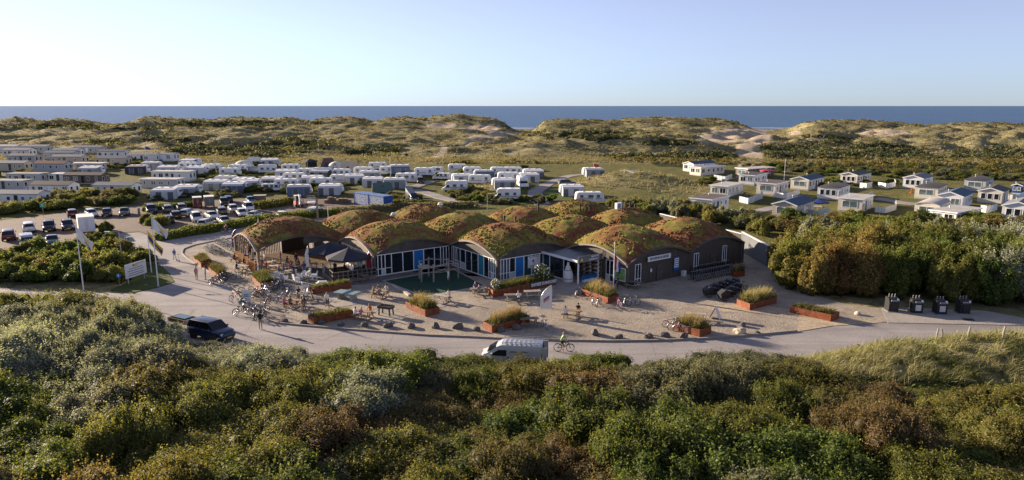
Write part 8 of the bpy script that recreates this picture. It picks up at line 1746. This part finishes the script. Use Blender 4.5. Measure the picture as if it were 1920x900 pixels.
def person(pose, x, y, z, deg, shirt, legs, hair, label, group=None, s=1.0, bare=True):
    me, hm = POSES[pose]; o = link('person', me, None, (float(x), float(y), float(z)), R(deg)); o.scale = (s, s, s); tag(o, label, 'person', group)
    paint(o, 'cloth_' + shirt, 0); paint(o, 'cloth_' + legs, 2)
    if not bare: paint(o, 'cloth_' + legs, 3)
    h = link('hair', hm, o); paint(h, 'hair_' + hair); return o
def at_px(pose, px, py, deg, shirt, legs, hair, label, group=None, s=1.0, bare=True, z=0.062): p = P(px, py, z); return person(pose, p[0], p[1], z, deg, shirt, legs, hair, label, group, s, bare)
at_px('phone', 489, 618, 100, 'black', 'khaki', 'dark', 'person in black top and khaki shorts standing on the road edge', s=1.06, z=0.03)
at_px('stand', 369, 525, -30, 'pink', 'khaki', 'fair', 'person in pink top standing on the road by the weathered planters', z=0.03); at_px('stand', 386, 524, 200, 'grey', 'grey', 'dark', 'person in grey standing beside the weathered planters', bare=False, z=0.03)
o = at_px('walk', 328, 489, -40, 'blue', 'white', 'fair', 'person in light blue pushing a kick scooter on the lane', z=0.03)
p = P(332, 489); sc = thing('kick_scooter', 'small kick scooter pushed along the lane', 'scooter', (p[0] + 0.25, p[1] - 0.2, 0.03), R(-40)); mb = MB(); mb.box((0, 0, 0.1), (0.7, 0.12, 0.03)); mb.build('deck', 'bike_black', sc); mb = MB(); mb.tube([(0.35, 0, 0.1), (0.28, 0, 0.95)], 0.02, 5); mb.build('stem', 'bike_silver', sc); mb = MB(); mb.tube([(0.28, -0.2, 0.95), (0.28, 0.2, 0.95)], 0.02, 5); mb.build('handlebar', 'bike_black', sc)
for x in (-0.32, 0.38): mb = MB(); mb.lathe([(0.09, -0.02), (0.09, 0.02)], 12); w = mb.build('wheel', 'tyre', sc, loc=(x, 0, 0.09)); w.rotation_euler = (math.pi / 2, 0, 0)
at_px('walk', 567, 586, 220, 'brown', 'khaki', 'dark', 'person in brown walking beside the table among the bicycles'); at_px('walk', 571, 583, 230, 'navy', 'black', 'dark', 'person in navy walking beside the table among the bicycles', bare=False); at_px('walk', 614, 577, -60, 'white', 'black', 'fair', 'person in white top walking past the table tennis table'); at_px('stand', 609, 524, 150, 'grey', 'grey', 'grey', 'grey-haired person standing at the deck railing', z=0.07, bare=False)
at_px('stand', 552, 522, 90, 'navy', 'jeans', 'dark', 'person in dark blue standing among the white armchairs', z=0.085, bare=False, s=1.05); at_px('stand', 571, 517, 100, 'navy', 'jeans', 'dark', 'tall person in blue standing beside the white feather banner', z=0.085, bare=False, s=1.08); at_px('stand', 1158, 543, 150, 'navy', 'navy', 'dark', 'person in dark blue reading the map by the flagpole', z=0.08, bare=False); at_px('stand', 1078, 512, 200, 'pink', 'black', 'fair', 'person in pink inside the shaded entrance', z=0.085)
at_px('reach', 841, 527, 140, 'white', 'white', 'fair', 'child in white hanging from the log climbing frame', s=0.8, z=0.2)
at_px('walk', 500, 512, 40, 'red', 'black', 'dark', 'person in red walking under the open dome', z=0.085); at_px('stand', 481, 515, 160, 'orange', 'jeans', 'dark', 'person in orange standing at the open dome column', bare=False); at_px('stand', 466, 489, 220, 'purple', 'grey', 'fair', 'person in purple standing by the racks of bicycles'); at_px('stand', 478, 486, 100, 'white', 'jeans', 'dark', 'person in white standing by the orange screens', bare=False); at_px('walk', 470, 480, 100, 'brown', 'black', 'dark', 'person in brown walking towards the open dome', bare=False); at_px('stand', 487, 518, 60, 'blue', 'jeans', 'fair', 'person in blue standing at the edge of the open dome', bare=False)
at_px('walk', 485, 428, 180, 'white', 'khaki', 'grey', 'person in white hat walking behind the open dome along the hedge', z=0.03)
p = hit(1105, 341); person('stand', p[0], p[1], p[2], -90, 'white', 'red', 'dark', 'person in white standing on the camping lane')
def sitter(k, side, xo, shirt, legs, hair, label, s=1.0):
    t, p, a = TB[k]; off = Vector((xo, side * 0.84, 0)); off.rotate(Matrix.Rotation(a, 3, 'Z')); person('sit', p[0] + off.x, p[1] + off.y, 0.06 - 0.0, math.degrees(a) + (-90 if side > 0 else 90), shirt, legs, hair, label, 'people sitting at the picnic tables', s)
SEATED = [(0, -1, -0.5, 'white', 'khaki', 'fair', 'fair-haired person in white sitting at the sunny table'), (0, 1, 0.5, 'black', 'jeans', 'dark', 'dark-haired person in black sitting at the sunny table'), (1, -1, 0.5, 'white', 'navy', 'fair', 'person in white sitting next to the empty table'), (3, 1, -0.3, 'purple', 'jeans', 'grey', 'grey-haired person in lilac beside the dark planter'), (3, -1, -0.1, 'grey', 'jeans', 'grey', 'person in grey sitting beside the dark planter'), (5, 1, 0.5, 'white', 'blue', 'dark', 'child in white sitting behind the pale-topped table'), (6, -1, -0.5, 'white', 'khaki', 'dark', 'broad person in white sitting by the clipped grass planter'), (6, -1, 0.2, 'pink', 'white', 'fair', 'person in pink sitting by the clipped grass planter'), (6, 1, 0.3, 'orange', 'khaki', 'fair', 'person in orange sitting by the clipped grass planter'), (7, 1, -0.6, 'brown', 'khaki', 'dark', 'person in brown at the crowded table by the beam'), (7, -1, -0.4, 'khaki', 'khaki', 'fair', 'person in beige at the crowded table by the beam'), (7, 1, 0.4, 'white', 'blue', 'dark', 'child in white and blue at the crowded table by the beam'), (7, -1, 0.4, 'grey', 'jeans', 'dark', 'person in grey at the crowded table by the beam'), (8, -1, -0.6, 'pink', 'purple', 'fair', 'person in pink and purple at the table among bicycles'), (8, -1, 0.1, 'brown', 'jeans', 'dark', 'person in brown at the table among bicycles'), (8, 1, 0.3, 'grey', 'jeans', 'dark', 'person in grey at the table among bicycles'), (9, 1, -0.3, 'navy', 'jeans', 'dark', 'person in navy at the table hidden by bicycles'), (9, -1, 0.4, 'white', 'khaki', 'fair', 'person in white at the table hidden by bicycles'), (14, -1, -0.4, 'black', 'jeans', 'dark', 'person in black at the table near the orange screens'), (14, 1, 0.3, 'white', 'jeans', 'fair', 'person in white at the table near the orange screens'), (14, -1, 0.5, 'red', 'jeans', 'dark', 'person in red at the table near the orange screens'), (15, 1, 0.3, 'orange', 'jeans', 'fair', 'person in orange at the table by the weathered planters'), (15, -1, -0.2, 'navy', 'jeans', 'dark', 'person in navy at the table by the weathered planters'), (16, -1, 0.0, 'black', 'red', 'dark', 'person in black and red at the table by the racks'), (16, 1, 0.3, 'white', 'jeans', 'dark', 'person in white at the table by the racks')]
for a in SEATED: sitter(*a)
for px, py, dg, sh, lb in ((522, 514, 20, 'purple', 'person in lilac seated under the open dome'), (533, 513, 160, 'blue', 'person in bright blue seated under the open dome'), (548, 507, 200, 'red', 'person in red seated under the open dome'), (538, 498, -20, 'black', 'person in black seated at the back of the open dome'), (562, 503, 180, 'brown', 'person in brown seated at the back of the open dome'), (511, 503, 10, 'white', 'person in white seated near the open dome column'), (582, 500, 200, 'grey', 'person in grey seated by the slat screen'), (645, 510, 20, 'navy', 'person in navy seated under the navy parasols')):
    p = P(px, py, 0.085); st = thing('stool', 'low wooden stool under ' + lb.replace(' seated', ' sitting'), 'stool', (p[0], p[1], 0.085), 0, 'stools under the open dome'); mb = MB(); mb.box((0, 0, 0.44), (0.4, 0.4, 0.05)); mb.build('seat', 'timber_pale', st)
    for x in (-0.15, 0.15):
        for y in (-0.15, 0.15): mb = MB(); mb.box((x, y, 0.21), (0.05, 0.05, 0.42)); mb.build('leg', 'timber_pale', st)
    person('sit', p[0], p[1], 0.085, dg, sh, 'jeans', random.choice(('dark', 'fair')), lb, None)
for px, py, dg, sh, lg, lb in ((497, 497, 30, 'white', 'jeans', 'person in white and jeans standing at the back of the open dome'), (527, 494, 200, 'red', 'jeans', 'person in red standing beside the slat screen'), (556, 498, 120, 'black', 'jeans', 'person in black and jeans standing under the open dome'), (492, 507, 250, 'brown', 'khaki', 'person in brown and khaki standing at the open dome column'), (474, 505, 300, 'grey', 'jeans', 'person in grey standing between the orange screens and tables'), (461, 497, 80, 'navy', 'khaki', 'person in navy and khaki standing by the outer tables'), (629, 515, 250, 'black', 'black', 'waiter in black standing under the navy parasols'), (660, 521, 90, 'white', 'black', 'person in white and black standing on the raised deck')):
    at_px('stand', px, py, dg, sh, lg, random.choice(('dark', 'fair', 'grey')), lb, z=0.085 if px != 660 else 0.5, bare=False)
# rider on the road
p = P(1057, 659, 0.03); bk = tag(dup(BK['black'], (p[0], p[1], 0.03), R(-4)), 'black city bicycle ridden along the road past the silver van', 'bicycle'); bk.scale = (1.05,) * 3
person('ride', p[0], p[1], 0.03, -4, 'green', 'black', 'fair', 'person in light green top riding a bicycle past the silver van', s=1.0)
p = P(424, 437, 0.03); tag(dup(BK['black'], (p[0], p[1], 0.03), R(200)), 'black bicycle ridden along the hedge behind the racks', 'bicycle'); person('ride', p[0], p[1], 0.03, 200, 'pink', 'jeans', 'fair', 'person in pink riding a bicycle along the hedge')
for r in BK.values():
    for ch in list(r.children):
        for g in list(ch.children): bpy.data.objects.remove(g)
        bpy.data.objects.remove(ch)
    bpy.data.objects.remove(r)
